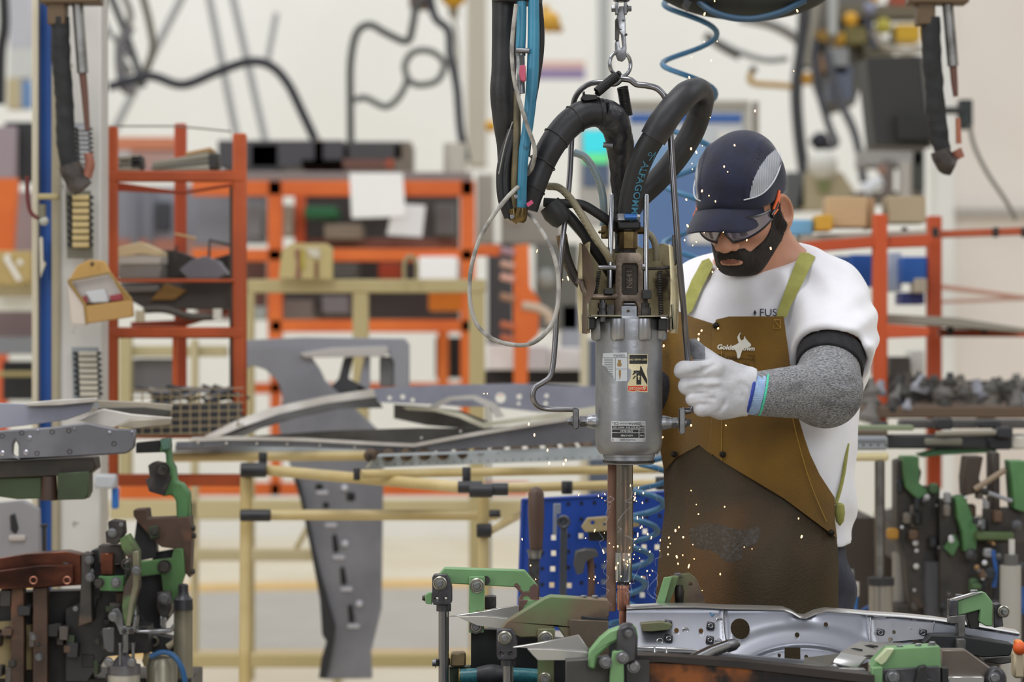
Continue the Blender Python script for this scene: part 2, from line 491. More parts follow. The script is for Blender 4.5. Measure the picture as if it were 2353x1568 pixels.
# shared materials
STEEL = mat('steel', '#8e8f92', '#6d6d70', 30, rough=.32, metal=1, rvar=.2)
CHROME = mat('chrome', '#a3a5aa', rough=.2, metal=1)
DSTEEL = mat('dark_steel', '#4b4846', '#35322f', 40, rough=.45, metal=.8, rvar=.2)
BLACK = mat('black_paint', '#121213', '#1b1b1d', 30, rough=.5)
RUBBER = mat('rubber', '#121214', '#1c1c1f', 25, rough=.55, bump=.0004, bscale=150)
# ================================================================ the hall
def zat(Y): return F * H / Y + CY
O('floor', [box(-8, 8, -1, 20.2, -.1, 0)], mat('floor_paint', '#d9ccb2', '#cdbfa3', 1.2, rough=.28, rvar=.15, detail=6, coat=.3), kind='structure')
O('wall_back', [box(-8, 8, 19.6, 19.8, 0, 8)], mat('white_wall', '#efeee9', '#e9e8e2', .6, rough=.8), kind='structure')
O('wall_left', [box(-8.2, -8, -1, 19.8, 0, 8)], mat('side_wall', '#dedcd6', rough=.8), kind='structure')
O('wall_right', [box(8, 8.2, -1, 19.8, 0, 8)], mat('side_wall', '#dedcd6', rough=.8), kind='structure')
YEL = mat('floor_yellow', '#d9a62e', '#c99a2c', 3, rough=.4)
def flr(name, pts, m, z=.003):
    v = [(x, y, 0.0) for x, y in pts] + [(x, y, z) for x, y in pts]; n_ = len(pts)
    O(name, [(v, [tuple(range(n_))[::-1], tuple(range(n_, 2 * n_))] + [(i, (i + 1) % n_, (i + 1) % n_ + n_, i + n_) for i in range(n_)])], m, kind='structure')
flr('floor_marking', [(-8, 14.0), (8, 17.6), (8, 18.1), (-8, 14.45)], YEL)
flr('floor_marking.001', [(-8, 11.9), (8, 12.6), (8, 12.85), (-8, 12.15)], YEL)
flr('floor_aisle', [(-8, 12.15), (8, 12.85), (8, 17.6), (-8, 14.0)], mat('aisle_grey', '#8f8b88', '#857f7a', 2, rough=.28, coat=.3), .002)
O('partition_wall', [box(W(2190, 0, 13).x, 8, 13, 13.1, 0, 4)], mat('partition', '#f3ece6', '#ece4dd', .8, rough=.8), kind='structure')
O('trim_1', [box(W(2188, 0, 13).x - .08, W(2190, 0, 13).x, 12.96, 13.14, 0, 4)], mat('trim_white', '#f4f5f3', rough=.5), kind='structure')
O('trim_2', [box(W(2190, 0, 13).x, 8, 12.95, 13, W(0, 500, 13).z, W(0, 480, 13).z)], mat('trim_grey', '#b5b0aa', rough=.5), kind='structure')

PAL = {}
def C(k, **kw):
    """palette material by hex"""
    if k not in PAL: PAL[k] = mat('paint_' + k.strip('#'), k, None, rough=kw.get('rough', .55), metal=kw.get('metal', 0)) if not kw.get('v') else mat('paint_' + k.strip('#'), k, kw['v'], kw.get('s', 8), rough=.55)
    return PAL[k]
C('#b04c1a', v='#9a4014', s=5); C('#e8742c', v='#d96422', s=3); C('#c2b48c', v='#b0a27a', s=6); C('#8a8b93', v='#777880', s=5)
def thing(name, label, cat, Y, th, parts, group=None):
    """parts: (part name, type, data, colour[, dY[, th]]) ; a single unnamed part makes a one-mesh thing"""
    root = None
    if len(parts) > 1 or parts[0][0]:
        xs = []; ys = []
        for p_ in parts:
            d = p_[2]
            if p_[1] == 'b': xs += [d[0], d[2]]; ys += [d[1], d[3]]
            elif p_[1] in 'tp': xs += [q[0] for q in (d[0] if p_[1] == 't' else d)]; ys += [q[1] for q in (d[0] if p_[1] == 't' else d)]
            else: xs.append(d[0]); ys.append(d[1])
        root = T(name, label, cat, tuple(W((min(xs) + max(xs)) / 2, max(ys), Y)), group)
    for p_ in parts:
        nm, ty, d, col = p_[:4]; dY = p_[4] if len(p_) > 4 else 0; t_ = p_[5] if len(p_) > 5 else th
        y = Y + dY; s = S(y); m = C(col) if isinstance(col, str) else col
        if ty == 'b': g_ = [pbox(d[0], d[1], d[2], d[3], y, y + t_)]; bv = min(.004, abs(d[2] - d[0]) * s * .2, abs(d[3] - d[1]) * s * .2)
        elif ty == 'p': g_ = [pprism(list(d), y, y + t_)]; bv = .002
        elif ty == 't': g_ = [tube([W(q[0], q[1], y + (q[2] if len(q) > 2 else 0)) for q in d[0]], d[1] * s, seg=10, n=5, smooth=len(d[0]) > 2 and (len(d) < 3))]; bv = 0
        elif ty == 'c': # disc facing the camera
            g_ = [lathez((W(d[0], d[1], y).x, y, W(d[0], d[1], y).z), [(0, d[2] * s * .6), (.004, d[2] * s), (t_, d[2] * s)], 20, axis='Y')]; bv = 0
        elif ty == 's': # ball
            q = W(d[0], d[1], y); g_ = [lathez(q, [(d[2] * s * math.cos(a), max(d[2] * s * math.sin(a), 1e-4)) for a in np.linspace(PI, 0, 9)], 14)]; bv = 0
        elif ty == 'v': # vertical cylinder x, y0, y1, r
            q = W(d[0], 0, y); g_ = [lathez((q.x, q.y, 0), [(W(0, d[2], y).z, d[3] * s), (W(0, d[1], y).z, d[3] * s)], 20)]; bv = 0
        if root: O(nm, g_, m, root, bevel=bv)
        else: O(name, g_, m, None, label=label, cat=cat, group=group, bevel=bv)
    return root
OR1, OR2, CR, GR, GD, BK_, BG = '#b04c1a', '#e8742c', '#c2b48c', '#8a8b93', '#55565c', '#232326', '#9d9684'

# ---------------- far: wall fittings, hanging lines
thing('downpipe', 'pale grey pipe running down the back wall behind the snap hook', 'pipe', 18.5, .1, [('', 'v', (1388, -300, 240, 14), '#a9aba9')])
thing('notice_board', 'white framed notice board with blue header behind the cap and right hose loop', 'board', 10.5, .05, [
    ('panel', 'b', (1440, 240, 1712, 640), '#cfd3d8', 0, .04), ('frame', 'b', (1440, 230, 1718, 250), '#a9a498', -.02, .06), ('frame', 'b', (1712, 230, 1724, 660), '#b8b4aa', -.02, .06), ('frame', 'b', (1730, 232, 1744, 1620), '#8a8278', -.02, .06),
    ('header', 'b', (1448, 262, 1704, 282), '#3a68b4', -.01, .01), ('blue_sheet', 'b', (1450, 330, 1630, 400), '#7fa3cc', -.01, .01), ('blue_sheet', 'b', (1462, 400, 1640, 640), '#5f7fb2', -.012, .01), ('white_sheet', 'b', (1580, 528, 1640, 560), '#e8e6e2', -.03, .01), ('white_sheet', 'b', (1650, 300, 1700, 400), '#e4e2dc', -.02, .01)])
thing('information_screen', 'bright turquoise and green display behind the taped cable elbow', 'screen', 11.5, .06, [('housing', 'b', (1330, 295, 1405, 520), '#b9b8b3', 0, .08), ('turquoise_area', 'b', (1340, 300, 1398, 352), mat('screen_turquoise', '#35c8d4', emit='#35c8d4', es=.5), -.01, .01), ('green_area', 'b', (1340, 352, 1398, 376), mat('screen_green', '#5fd08a', emit='#5fd08a', es=.5), -.01, .01), ('blue_area', 'b', (1340, 376, 1400, 430), '#5b6d8a', -.01, .01)])
thing('poster', 'pink and violet poster strip on the wall left of the lifting ring', 'poster', 17.5, .03, [('paper', 'b', (1235, 140, 1345, 182), '#d8b3a6', 0, .02), ('strip', 'b', (1215, 158, 1345, 182), '#8f7fa6', -.01, .02)])
for i, (a, b, c, d, lab) in enumerate(((478, -20, 545, 320, 'thin grey cable slanting down left of the dark hose hump'), (532, -20, 625, 390, 'thin grey cable slanting down through the dark hose hump'), (425, -20, 262, 300, 'thin grey cable slanting down to the left behind the dark hose'), (635, 30, 615, 140, 'short thin grey cable above the dark hose hump'))):
    thing('support_cable', lab, 'cable', 14, .05, [('', 't', ([(a, b), (c, d)], 9 - 2 * (i == 3)), '#b0b1b3')], group='support cables in front of the back wall')
thing('dark_hose', 'long dark hose humped over the left orange rack', 'hose', 12, .1, [('', 't', ([(250, 200), (300, 185), (350, 175), (420, 195), (500, 165), (570, 142), (620, 150), (660, 190), (695, 260), (730, 335)], 11), '#2c2e38')])
thing('hose_tangle', 'tangle of grey-brown hoses hanging at the top left beside the column', 'hose', 12.2, .1, [('hose', 't', ([(250, -20), (290, 80), (320, 170), (330, 200)], 9), '#4a4c50'), ('hose', 't', ([(325, -20), (345, 60), (350, 120), (320, 200)], 9), '#6b685a'), ('hose', 't', ([(280, -20), (300, 40), (270, 110), (300, 170)], 8), '#83817a'), ('hose', 't', ([(300, 60), (275, 120), (285, 200), (310, 205)], 12), '#77757a'), ('hose', 't', ([(230, -10), (245, 60), (280, 110), (300, 130)], 6), '#7c7e82')])
thing('dark_hose', 'grey hose bent in an open loop left of centre above the orange racks', 'hose', 12, .1, [('hose', 't', ([(1000, -20), (960, 10), (948, 60), (935, 95), (885, 75), (850, 57), (820, 75), (806, 140), (805, 230), (806, 330)], 9), '#50514f'), ('hose', 't', ([(815, 230), (840, 225), (885, 245), (915, 225), (935, 185), (930, 150), (950, 120), (990, 118), (1020, 145), (1005, 185), (960, 195), (935, 180)], 8), '#6a6b68'), ('hose', 't', ([(985, -20), (1000, 40), (1030, 70), (1035, 130), (1050, 200), (1058, 300), (1072, 370)], 10), '#3a3c44')])
thing('hoist', 'yellow hoist at the top edge left of the hose bundle', 'hoist', 13, .2, [('housing', 's', (1042, -14, 32), '#e0a92c'), ('bracket', 'b', (940, -20, 985, 14), '#5a3b36'), ('hook_block', 'b', (1030, 10, 1052, 30), '#8f7f60'), ('chain', 't', ([(1042, 25), (1050, 100), (1052, 180)], 5), '#a8a59a')])
thing('hoist', 'yellow pear-shaped hoist just right of the hose bundle', 'hoist', 13, .2, [('housing', 's', (1262, 50, 26), '#d9a63a'), ('housing_top', 'b', (1244, 10, 1262, 50), '#d8a944'), ('cap', 's', (1284, 66, 10), '#b5802a')])
thing('yellow_fitting', 'small yellow fitting glimpsed left of the hose bundle foot', 'fitting', 12.5, .1, [('', 's', (1128, 290, 14), '#e3aa1e')])
thing('wall_duct', 'pale beige upright duct behind the hose bundle', 'duct', 15, .3, [('', 'b', (1072, -40, 1118, 380), '#c9c2b2')])

# the cluttered tool gantry behind the worker
thing('hanging_tool_cluster', 'crowded hanging tools in dark grey and yellow, left half, behind the cap', 'tool', 12.5, .2, [
    ('mast', 't', ([(1850, -20), (1842, 100), (1830, 200), (1835, 300), (1848, 400)], 14), '#3a3b40'), ('hose', 't', ([(1870, 90), (1880, 200), (1905, 290), (1920, 330), (1890, 335), (1862, 320)], 9), '#43454e'), ('hose', 't', ([(1900, 120), (1925, 220), (1965, 310), (1985, 420)], 10), '#53545c'),
    ('beam', 't', ([(1880, -10), (1850, 150)], 9), '#9d988c'), ('rod', 'v', (1914, -60, 80, 11), '#b5b8b8'), ('yellow_cap', 's', (1955, 44, 17), '#d8a22c'), ('yellow_cap', 's', (1853, 182, 15), '#c08c30'), ('yellow_arm', 't', ([(1725, 165), (1728, 190), (1790, 196), (1825, 200)], 7), '#b48a2e'), ('cap', 's', (1731, 160, 9), '#2a2a24'),
    ('back_plate', 'p', [(1866, -20), (2010, -20), (2005, 110), (1965, 240), (1905, 262), (1872, 180)], '#75726c', .3), ('duct', 't', ([(1700, 40), (1780, 60), (1840, 100), (1850, 160)], 12), '#8d8a86', .3), ('clamp', 'b', (1872, 68, 1906, 100), '#8a6a24'), ('clamp', 'b', (1875, 92, 1900, 112), '#282420'), ('grey_block', 'b', (1905, 110, 1950, 170), '#8d8f92'), ('blue_grey_block', 'b', (1905, 150, 1960, 230), '#5a6274'), ('brown_box', 'b', (1876, 125, 1900, 165), '#8e6f52'), ('dark_pod', 's', (1885, 325, 22), '#232430')])
thing('hanging_tool_cluster', 'crowded hanging tools in olive and yellow, right half, above the dark cabinet', 'tool', 12.6, .2, [
    ('frame', 'b', (1935, 10, 2120, 40), '#6e6652'), ('yellow_cover', 'b', (2058, 55, 2116, 95), '#cba224'), ('green_cover', 's', (2030, 60, 19), '#b5aa48'), ('red_cover', 'b', (2050, -15, 2110, 15), '#a04a34'), ('olive_block', 'b', (1945, 60, 2015, 100), '#7d7444'), ('olive_block', 'b', (1985, 90, 2060, 125), '#5d5a48'),
    ('pale_drum', 's', (2000, 20, 16), '#8d90a8'), ('grey_arm', 't', ([(2005, 70), (2030, 105), (2080, 120), (2120, 110)], 10), '#a39c90'), ('rod', 't', ([(1990, 40), (2010, 110)], 8), '#4a4d5c'), ('yellow_cap', 's', (2010, -5, 12), '#c79a2a'), ('yellow_tab', 'b', (1930, 75, 1942, 100), '#d8a52e')])
thing('grey_hose_run', 'grey hose crossing the wall left of the tool gantry', 'hose', 12.8, .1, [('', 't', ([(1640, 90), (1700, 120), (1760, 138), (1810, 135)], 7), '#8d8f8f')])
thing('robot_gripper', 'small dark gripper on the wall between the coil hose and tool gantry', 'tool', 12.8, .1, [('', 't', ([(1620, 80), (1660, 108), (1700, 130)], 10), '#55524e')])
thing('control_cabinet', 'dark grey control cabinet hanging beside the right bellows arm', 'cabinet', 9.5, .25, [('cabinet_body', 'p', [(1990, 132), (2122, 128), (2140, 338), (2012, 334)], '#2d2b29'), ('knob', 's', (2073, 294, 14), '#8d8580', -.03), ('bracket', 'b', (2060, 260, 2160, 320), '#1b1a1a', -.05, .05), ('panel_edge', 'p', [(2116, 128), (2124, 128), (2144, 338), (2136, 338)], '#6d6a66', -.01, .02)])
thing('switch_box', 'black switch box on a bracket right of the bellows arm, cord hanging from it', 'switch box', 9, .06, [('box', 'b', (2206, 228, 2236, 296), '#232c2c'), ('bracket', 't', ([(2160, 254), (2210, 254)], 9), '#2f2f2f'), ('cord', 't', ([(2228, 290), (2240, 340), (2270, 400), (2310, 460), (2335, 505)], 5), '#77736c')])
thing('pale_machine', 'pale rounded machine part standing behind the worker\'s cap', 'machine', 12, .3, [('dome', 's', (1890, 380, 36), '#d8d6ce'), ('base', 'p', [(1850, 395), (1935, 395), (1990, 480), (1830, 480)], '#b5a98c'), ('side', 'b', (1806, 395, 1850, 480), '#5c5e60'), ('mark', 'b', (1880, 415, 1908, 440), '#838a5a', -.02, .02)])
thing('gripper_machine', 'grey and beige machine head above the cardboard boxes', 'machine', 11.5, .3, [('grey_top', 'b', (1985, 340, 2120, 380), '#9c9a98'), ('column', 'v', (2080, 370, 460, 16), '#b3aea8'), ('column', 'v', (2040, 370, 460, 14), '#6f6660'), ('copper_part', 's', (2030, 392, 14), '#9a7464'), ('white_cover', 't', ([(1985, 440), (2025, 415)], 15), '#d8dce2'), ('base', 'b', (1970, 440, 2125, 465), '#6b6258'), ('dark_part', 'b', (2096, 345, 2125, 440), '#3e403c')])

# ---------------- far orange rack (middle) and what is on it
thing('orange_rack', 'bright orange storage rack spanning the middle distance', 'rack', 10.8, .06, [
    ('beam', 'b', (440, 415, 1088, 450), OR2), ('beam', 'b', (440, 572, 1088, 600), OR2), ('beam', 'b', (620, 735, 1088, 764), OR2), ('post', 'b', (615, 415, 648, 780), OR2), ('post', 'b', (676, 450, 702, 560), '#d95f30', .3), ('post', 'b', (1058, 415, 1092, 1010), OR2), ('deck', 'b', (440, 395, 1085, 416), '#8d8280', .3), ('beam', 'b', (560, 880, 1215, 905), OR2, .4), ('beam', 'b', (440, 1110, 1215, 1140), OR2, .4), ('post', 'b', (620, 780, 645, 1140), OR2, .4), ('post', 'b', (1005, 755, 1030, 900), '#e27a30', .2), ('foot', 'b', (765, 1140, 785, 1605), '#b5a97f', .4), ('foot', 'b', (1088, 1140, 1104, 1605), '#b5a97f', .4),
    ('beam', 'b', (270, 1110, 440, 1150), OR2, .4), ('back_panel', 'b', (448, 450, 612, 560), '#8a8c96', .7), ('back_panel', 'b', (702, 450, 1056, 572), '#4a4645', .7), ('back_panel', 'b', (650, 600, 1056, 735), '#463f40', .7), ('back_panel', 'b', (1000, 775, 1060, 870), '#181616', .7), ('back_panel', 'b', (450, 600, 612, 735), '#6d4a40', .7), ('shelf_edge', 'b', (700, 548, 1056, 572), '#8c5a4a', .35)])
for i, (a, b, c, d, col, lab) in enumerate((
    (700, 475, 772, 500, '#2a7a50', 'green carton on the upper shelf of the far orange rack'), (745, 515, 830, 550, '#8d8676', 'tan carton right below the green one on the far rack'), (640, 470, 672, 540, '#a9a79a', 'pale carton between the two upper posts of the far rack'),
    (565, 470, 600, 545, '#7f8488', 'grey drum shape beside the near rack\'s right post'), (1000, 468, 1045, 540, '#6b6f70', 'dark grey box right of the hanging white papers'), (565, 705, 612, 735, '#a5b0ae', 'pale tray beside the near rack\'s right post'),
    (985, 670, 1062, 714, '#e58a22', 'amber plastic bin below the beige beam'), (735, 605, 820, 640, '#5d625f', 'grey parts tray under the middle orange beam'), (870, 605, 920, 640, '#a8401c', 'dark orange bin under the middle orange beam'), (640, 690, 720, 735, '#77706a', 'brown-grey tray on the lower shelf, left'), (740, 680, 800, 720, '#7d7b80', 'grey tray on the lower shelf, middle'))):
    thing('storage_box', lab, 'box', 11.0, .3, [('', 'b', (a, b, c, d), col)], group='boxes on the far orange rack')
for a, b, lab in ((702, 745, 'first'), (800, 850, 'second'), (870, 925, 'third'), (935, 1000, 'fourth')): pass
thing('paper_sheet', 'large white paper hanging on the far orange rack', 'paper', 10.7, .004, [('', 'p', [(803, 398), (925, 398), (932, 498), (808, 502)], mat('paper_white', '#ffffff', rough=.9))], group='white papers on the far orange rack')
thing('paper_sheet', 'smaller white paper hanging lower right of the large one', 'paper', 10.72, .004, [('', 'p', [(905, 468), (978, 472), (970, 545), (888, 540)], '#e8e6e6')], group='white papers on the far orange rack')
thing('paper_roll', 'white wrapped bundle standing on the beige beam', 'bundle', 10.6, .2, [('', 'b', (962, 590, 1050, 642), mat('paper_white', '#ffffff', rough=.9))])
thing('machine_block', 'dark machine block with brown top on the far rack, right of centre', 'machine', 11.3, .4, [('body', 'b', (800, 325, 925, 368), '#4b4a4c'), ('base', 'b', (690, 365, 890, 385), '#7a5348'), ('top', 'b', (680, 325, 945, 338), '#6c6056', .1), ('side', 'b', (905, 330, 945, 400), '#7d7264'), ('block', 'b', (720, 320, 745, 370), '#807568'), ('red_part', 'b', (885, 362, 905, 385), '#b5573a')])
thing('machine_block', 'dark grey machine block behind the near rack\'s right post', 'machine', 11.3, .4, [('body', 'b', (500, 322, 790, 385), '#4c4b50'), ('side', 'b', (575, 330, 640, 400), '#3b3a3e')])
thing('paint_drum', 'pale drum on the far rack behind the loop cable', 'drum', 11.5, .3, [('', 'v', (1045, 330, 405, 26), '#c9c5bb')])
thing('rack_clutter', 'blurred pale and grey parts stacked between rack and hose bundle', 'part', 11.6, .3, [('box', 'b', (1095, 400, 1135, 560), '#a9a59c'), ('box', 'b', (1120, 560, 1180, 900), '#4a4a4e'), ('box', 'b', (1150, 470, 1290, 560), '#9a9690'), ('box', 'b', (1230, 560, 1330, 760), '#6f716c'), ('drum', 's', (1180, 490, 26), '#c4beb2'), ('drum', 's', (1255, 640, 24), '#a5a7a5'), ('box', 'b', (1290, 700, 1340, 800), '#a9b0c0')])
thing('stacking_frame', 'orange stacking frame with pale curved parts inside the cable loop', 'frame', 9.6, .08, [('post', 'p', [(1180, 565), (1215, 560), (1218, 660), (1240, 690), (1238, 770), (1215, 790), (1212, 900), (1180, 900)], OR2), ('beam', 'b', (1092, 562, 1150, 588), '#d56324'),
    *[('peg', 't', ([(1150, y), (1182, y + 8)], 9), c) for y, c in ((575, '#a8828a'), (605, '#c9a090'), (635, '#d8a596'), (680, '#a88068'), (745, '#c06a48'), (775, '#c06a48'))], ('pale_hoop', 't', ([(1200, 702), (1240, 710), (1265, 730), (1262, 745)], 11), '#cbb49f')])
thing('white_sack', 'white bags standing beyond the sheet metal part, left of the hooked handle', 'bag', 9.8, .2, [('bag', 'b', (1118, 792, 1190, 850), '#eceaea'), ('bag', 'b', (1210, 795, 1260, 850), '#e2e2e6'), ('bag', 'b', (1262, 800, 1350, 850), '#f0eeee'), ('dark_base', 'b', (1110, 852, 1350, 885), '#211f20', .1), ('leg', 'b', (1120, 885, 1127, 1680), '#3a3838', .12, .03), ('leg', 'b', (1338, 885, 1345, 1680), '#3a3838', .12, .03)])
thing('beige_post', 'pale beige upright post behind the gun barrel', 'post', 9.2, .06, [('', 'b', (1334, 560, 1352, 1740), '#c9c0a8')])
thing('grey_cabinet', 'blue-grey cabinet edge right behind the gun barrel', 'cabinet', 9.4, .3, [('', 'b', (1350, 780, 1440, 1700), '#5b6478')])

# machines seen through the near rack
thing('grey_machine', 'blue-grey ribbed machine housing seen through the upper left bay of the near rack', 'machine', 12.4, .4, [('housing', 'b', (262, 430, 405, 640), '#9294a0'), ('rib', 'b', (300, 430, 318, 560), '#7f818d', -.03, .03), ('rib', 'b', (340, 430, 352, 560), '#7f818d', -.03, .03), ('dark_window', 'b', (358, 465, 392, 530), '#3b3c44', -.03, .03), ('pink_band', 'b', (262, 548, 405, 600), '#b07868', -.02, .02)])
thing('grey_machine', 'blue-grey machine housing seen through the upper right bay of the near rack', 'machine', 12.4, .4, [('housing', 'b', (422, 425, 545, 700), '#8e909c'), ('dark_window', 'b', (455, 480, 500, 530), '#62636e', -.03, .03), ('pink_band', 'b', (422, 545, 545, 600), '#a8847c', -.02, .02)])
thing('orange_rail', 'pale orange rail and pink box seen above the near rack\'s top shelf', 'rail', 12.6, .2, [('rail', 'b', (262, 315, 402, 345), '#e0906c'), ('box', 'b', (300, 348, 400, 395), '#c09a90'), ('box', 'b', (262, 345, 300, 395), '#c8c4c4')])
thing('dark_bin', 'dark bin standing behind the near rack\'s lower bay', 'bin', 8.9, .3, [('', 'b', (305, 825, 398, 905), '#6b6a6e')])
thing('dark_machine', 'dark blurred machine body behind the green-armed fixtures at the right', 'machine', 7.0, .4, [('body', 'p', [(2056, 1200), (2140, 1180), (2200, 1220), (2400, 1200), (2400, 1840), (2056, 1840)], '#2c2521'), ('rib', 'b', (2225, 1230, 2262, 1840), '#3d342e', -.04, .05), ('hose', 't', ([(2100, 1230), (2120, 1300), (2110, 1400)], 9), '#4a4540', -.05), ('hose', 't', ([(2290, 1240), (2300, 1320), (2280, 1400)], 9), '#17181a', -.05)])
# far left
thing('orange_rack', 'orange rack post at the far left edge of the hall', 'rack', 10.5, .06, [('post', 'p', [(-30, 410), (40, 410), (28, 580), (-30, 580)], OR2), ('post', 'b', (-10, 720, 14, 1000), '#e0673a', .2), ('beam', 'b', (-20, 690, 75, 712), '#dc7a50', .2), ('back_panel', 'b', (-30, 440, 75, 700), '#9a8688', .5), ('dark_back', 'b', (10, 280, 75, 420), '#2d2d30', .5), ('pale_back', 'b', (-30, 290, 35, 410), '#a0929a', .4)])
thing('number_plate', 'beige plate with a white painted figure at the left edge', 'sign', 9.6, .02, [('plate', 'b', (-20, 577, 72, 655), '#b8a066'), ('figure', 't', ([(45, 645), (25, 612), (15, 595), (22, 588)], 6), '#f2f0ec', -.008), ('dot', 's', (46, 604, 7), '#f2f0ec', 0), ('hole', 's', (62, 650, 4), '#6e5c34', 0)])
thing('beige_rack', 'beige rail and shelf behind the column at the left edge', 'rack', 9.7, .08, [('beam', 'b', (-20, 650, 80, 682), '#b3a683'), ('white_tray', 'b', (-20, 684, 80, 715), '#f0f2ee', .1), ('grey_tray', 'b', (-20, 775, 78, 815), '#84868c', .1), ('strap', 'b', (-20, 855, 78, 865), '#a89a68', -.05), ('dark_bin', 'b', (5, 830, 78, 920), '#1f1e20', .2), ('brown_back', 'b', (-20, 715, 78, 775), '#7c6a6c', .3)])
thing('wall_panel', 'pale blue and cream wall equipment at the top left edge', 'panel', 14, .1, [('upper', 'b', (20, -20, 72, 110), '#c9cbd4'), ('middle', 'b', (20, 110, 72, 180), '#d8dad8'), ('cream', 'b', (15, 180, 50, 250), '#c8bb98'), ('blue', 'b', (48, 185, 68, 248), '#6f93c4')])
thing('black_cable', 'thick dark cable at the extreme top left', 'cable', 11, .1, [('', 't', ([(8, -20), (10, 60), (2, 120), (0, 240)], 12), '#242528')])

# ---------------- beige table frame
BEI = '#b3a477'
thing('beige_table', 'beige square-tube work frame in front of the orange racks', 'table', 8.6, .06, [
    ('beam', 'b', (568, 642, 1116, 673), BEI), ('leg', 'b', (810, 673, 846, 1060), BEI), ('leg', 'b', (1078, 673, 1114, 1500), BEI), ('leg', 'b', (566, 673, 582, 1568), BEI, .3), ('beam', 'b', (250, 1150, 1200, 1195), '#c4b68c', .2), ('beam', 'b', (440, 1264, 745, 1290), '#b9ac88', .1), ('beam', 'b', (440, 1505, 1190, 1535), '#b9a878', -.3), ('brace', 't', ([(680, 1262), (720, 1190)], 7, 0), '#b0a27c'), ('post', 'b', (272, 775, 300, 1100), '#b5a97f', .2), ('beam', 'b', (300, 795, 520, 820), '#b8ac84', .25), ('post', 'b', (438, 780, 452, 1568), '#bdb08c', .2)])
thing('marked_block', 'beige plate with dark and pale lettering standing on the beige frame', 'plate', 8.55, .03, [('plate', 'p', [(640, 640), (648, 575), (668, 560), (752, 560), (764, 570), (764, 642)], '#b9a873'), ('mark', 'p', [(676, 575), (690, 572), (688, 600), (692, 640), (678, 640), (682, 605)], '#8a5a4a', -.006, .006), ('mark', 'p', [(702, 570), (735, 572), (735, 596), (712, 590)], '#c9c1b0', -.006, .006), ('mark', 'b', (722, 600, 732, 640), '#7d5a3c', -.006, .006), ('yellow_mark', 'b', (692, 575, 699, 620), '#b5a534', -.006, .006)])
thing('lifting_eye', 'tall beige ring standing on the beige frame', 'ring', 8.55, .03, [('', 't', ([(929, 642), (929, 608), (936, 592), (944, 590), (952, 594), (958, 610), (958, 642)], 5), '#958a66')])
thing('pillar_pressing', 'grey stamped car body panel with a wide head and long tapering leg', 'body panel', 7.3, .012, [
    ('leg_panel', 'p', [(676, 1100), (660, 1050), (640, 980), (660, 860), (720, 850), (880, 1000), (880, 1110), (878, 1250), (876, 1400), (852, 1500), (855, 1560), (745, 1562), (748, 1530), (762, 1480), (770, 1440)], GR, 0, .03),
    ('side_flange', 'p', [(668, 1080), (690, 1110), (716, 1230), (745, 1360), (770, 1440), (766, 1480), (750, 1560), (732, 1560), (738, 1515), (750, 1475), (740, 1460), (735, 1380), (715, 1270), (690, 1150)], '#2f2f33', -.02, .04),
    ('upper_arm', 'p', [(560, 800), (640, 795), (700, 800), (735, 850), (760, 905), (700, 960), (640, 990), (655, 930), (640, 880), (610, 850), (580, 840), (560, 850)], '#85868e', .005, .03),
    ('top_rail', 'p', [(560, 782), (700, 775), (930, 778), (940, 792), (940, 890), (905, 890), (905, 830), (890, 812), (700, 812), (640, 826), (560, 800)], '#8f9098', .01, .05),
    ('bright_lip', 'p', [(688, 812), (760, 800), (890, 796), (892, 812), (880, 820), (700, 822)], '#b9b4b2', -.01, .02), ('strut', 'p', [(790, 822), (812, 820), (800, 870), (850, 895), (790, 910), (755, 895), (778, 870)], '#3a3b40', .02, .02), ('strut', 'p', [(838, 815), (850, 815), (850, 905), (820, 905)], '#8b8c96', .02, .02), ('dark_insert', 'b', (872, 820, 906, 890), '#6d6d70', .03, .02),
    *[('slot', 'p', [(x - 7, y - 20), (x + 3, y - 22), (x + 9, y + 15), (x + 2, y + 22), (x - 4, y + 18)], '#17171a', -.004, .008) for x, y in ((770, 1250), (788, 1325), (806, 1412))],
    ('slot', 'b', (725, 1112, 742, 1126), '#1b1b1e', -.004, .008), ('slot', 'b', (796, 1132, 816, 1152), '#17171a', -.004, .008), ('slot', 'b', (742, 1155, 756, 1168), '#1b1b1e', -.004, .008),
    *[('rivet_pad', 'b', (x - 14, y - 5, x + 14, y + 5), '#c3c2cc', -.004, .008) for x, y in ((760, 1208), (778, 1282), (796, 1355), (812, 1440), (740, 1133))], *[('rivet_pad', 's', (x, y, 8), '#cfcfda', -.001) for x, y in ((793, 1250), (826, 1388), (792, 1122))]])

# ---------------- column with blue stripe
thing('steel_column', 'cream and blue striped steel column with a white side at the left', 'column', 6.3, .12, [
    ('cream_edge', 'b', (73, -60, 87, 1900), '#bdb49f', .0, .10), ('blue_stripe', 'b', (80, -60, 124, 1900), mat('blue_stripe', '#1b4f9c', '#174488', 4, rough=.4), .03, .08), ('beige_edge', 'b', (118, -60, 136, 1900), '#9d937c', -.004, .10), ('white_face', 'b', (134, -60, 232, 1900), mat('column_white', '#c9c6c2', '#c0bdb9', 2, rough=.6, c3='#8f8c88', s3=30, lo3=.68, hi3=.72), .01, .12),
    ('scraped_paint', 'p', [(90, 545), (98, 545), (99, 600), (106, 605), (92, 640)], '#c9c2b2', -.002, .01)])
thing('pipe_tap', 'small valve with a long dark red lever on the striped column', 'valve', 6.2, .03, [('lever', 't', ([(62, 405), (64, 460), (72, 490), (88, 502)], 5), '#5e1c1c'), ('body', 's', (101, 508, 11), '#a8a79f'), ('upper_body', 'v', (97, 470, 500, 9), '#6f6a58'), ('clamp', 'b', (86, 445, 132, 458), '#a89a70')])
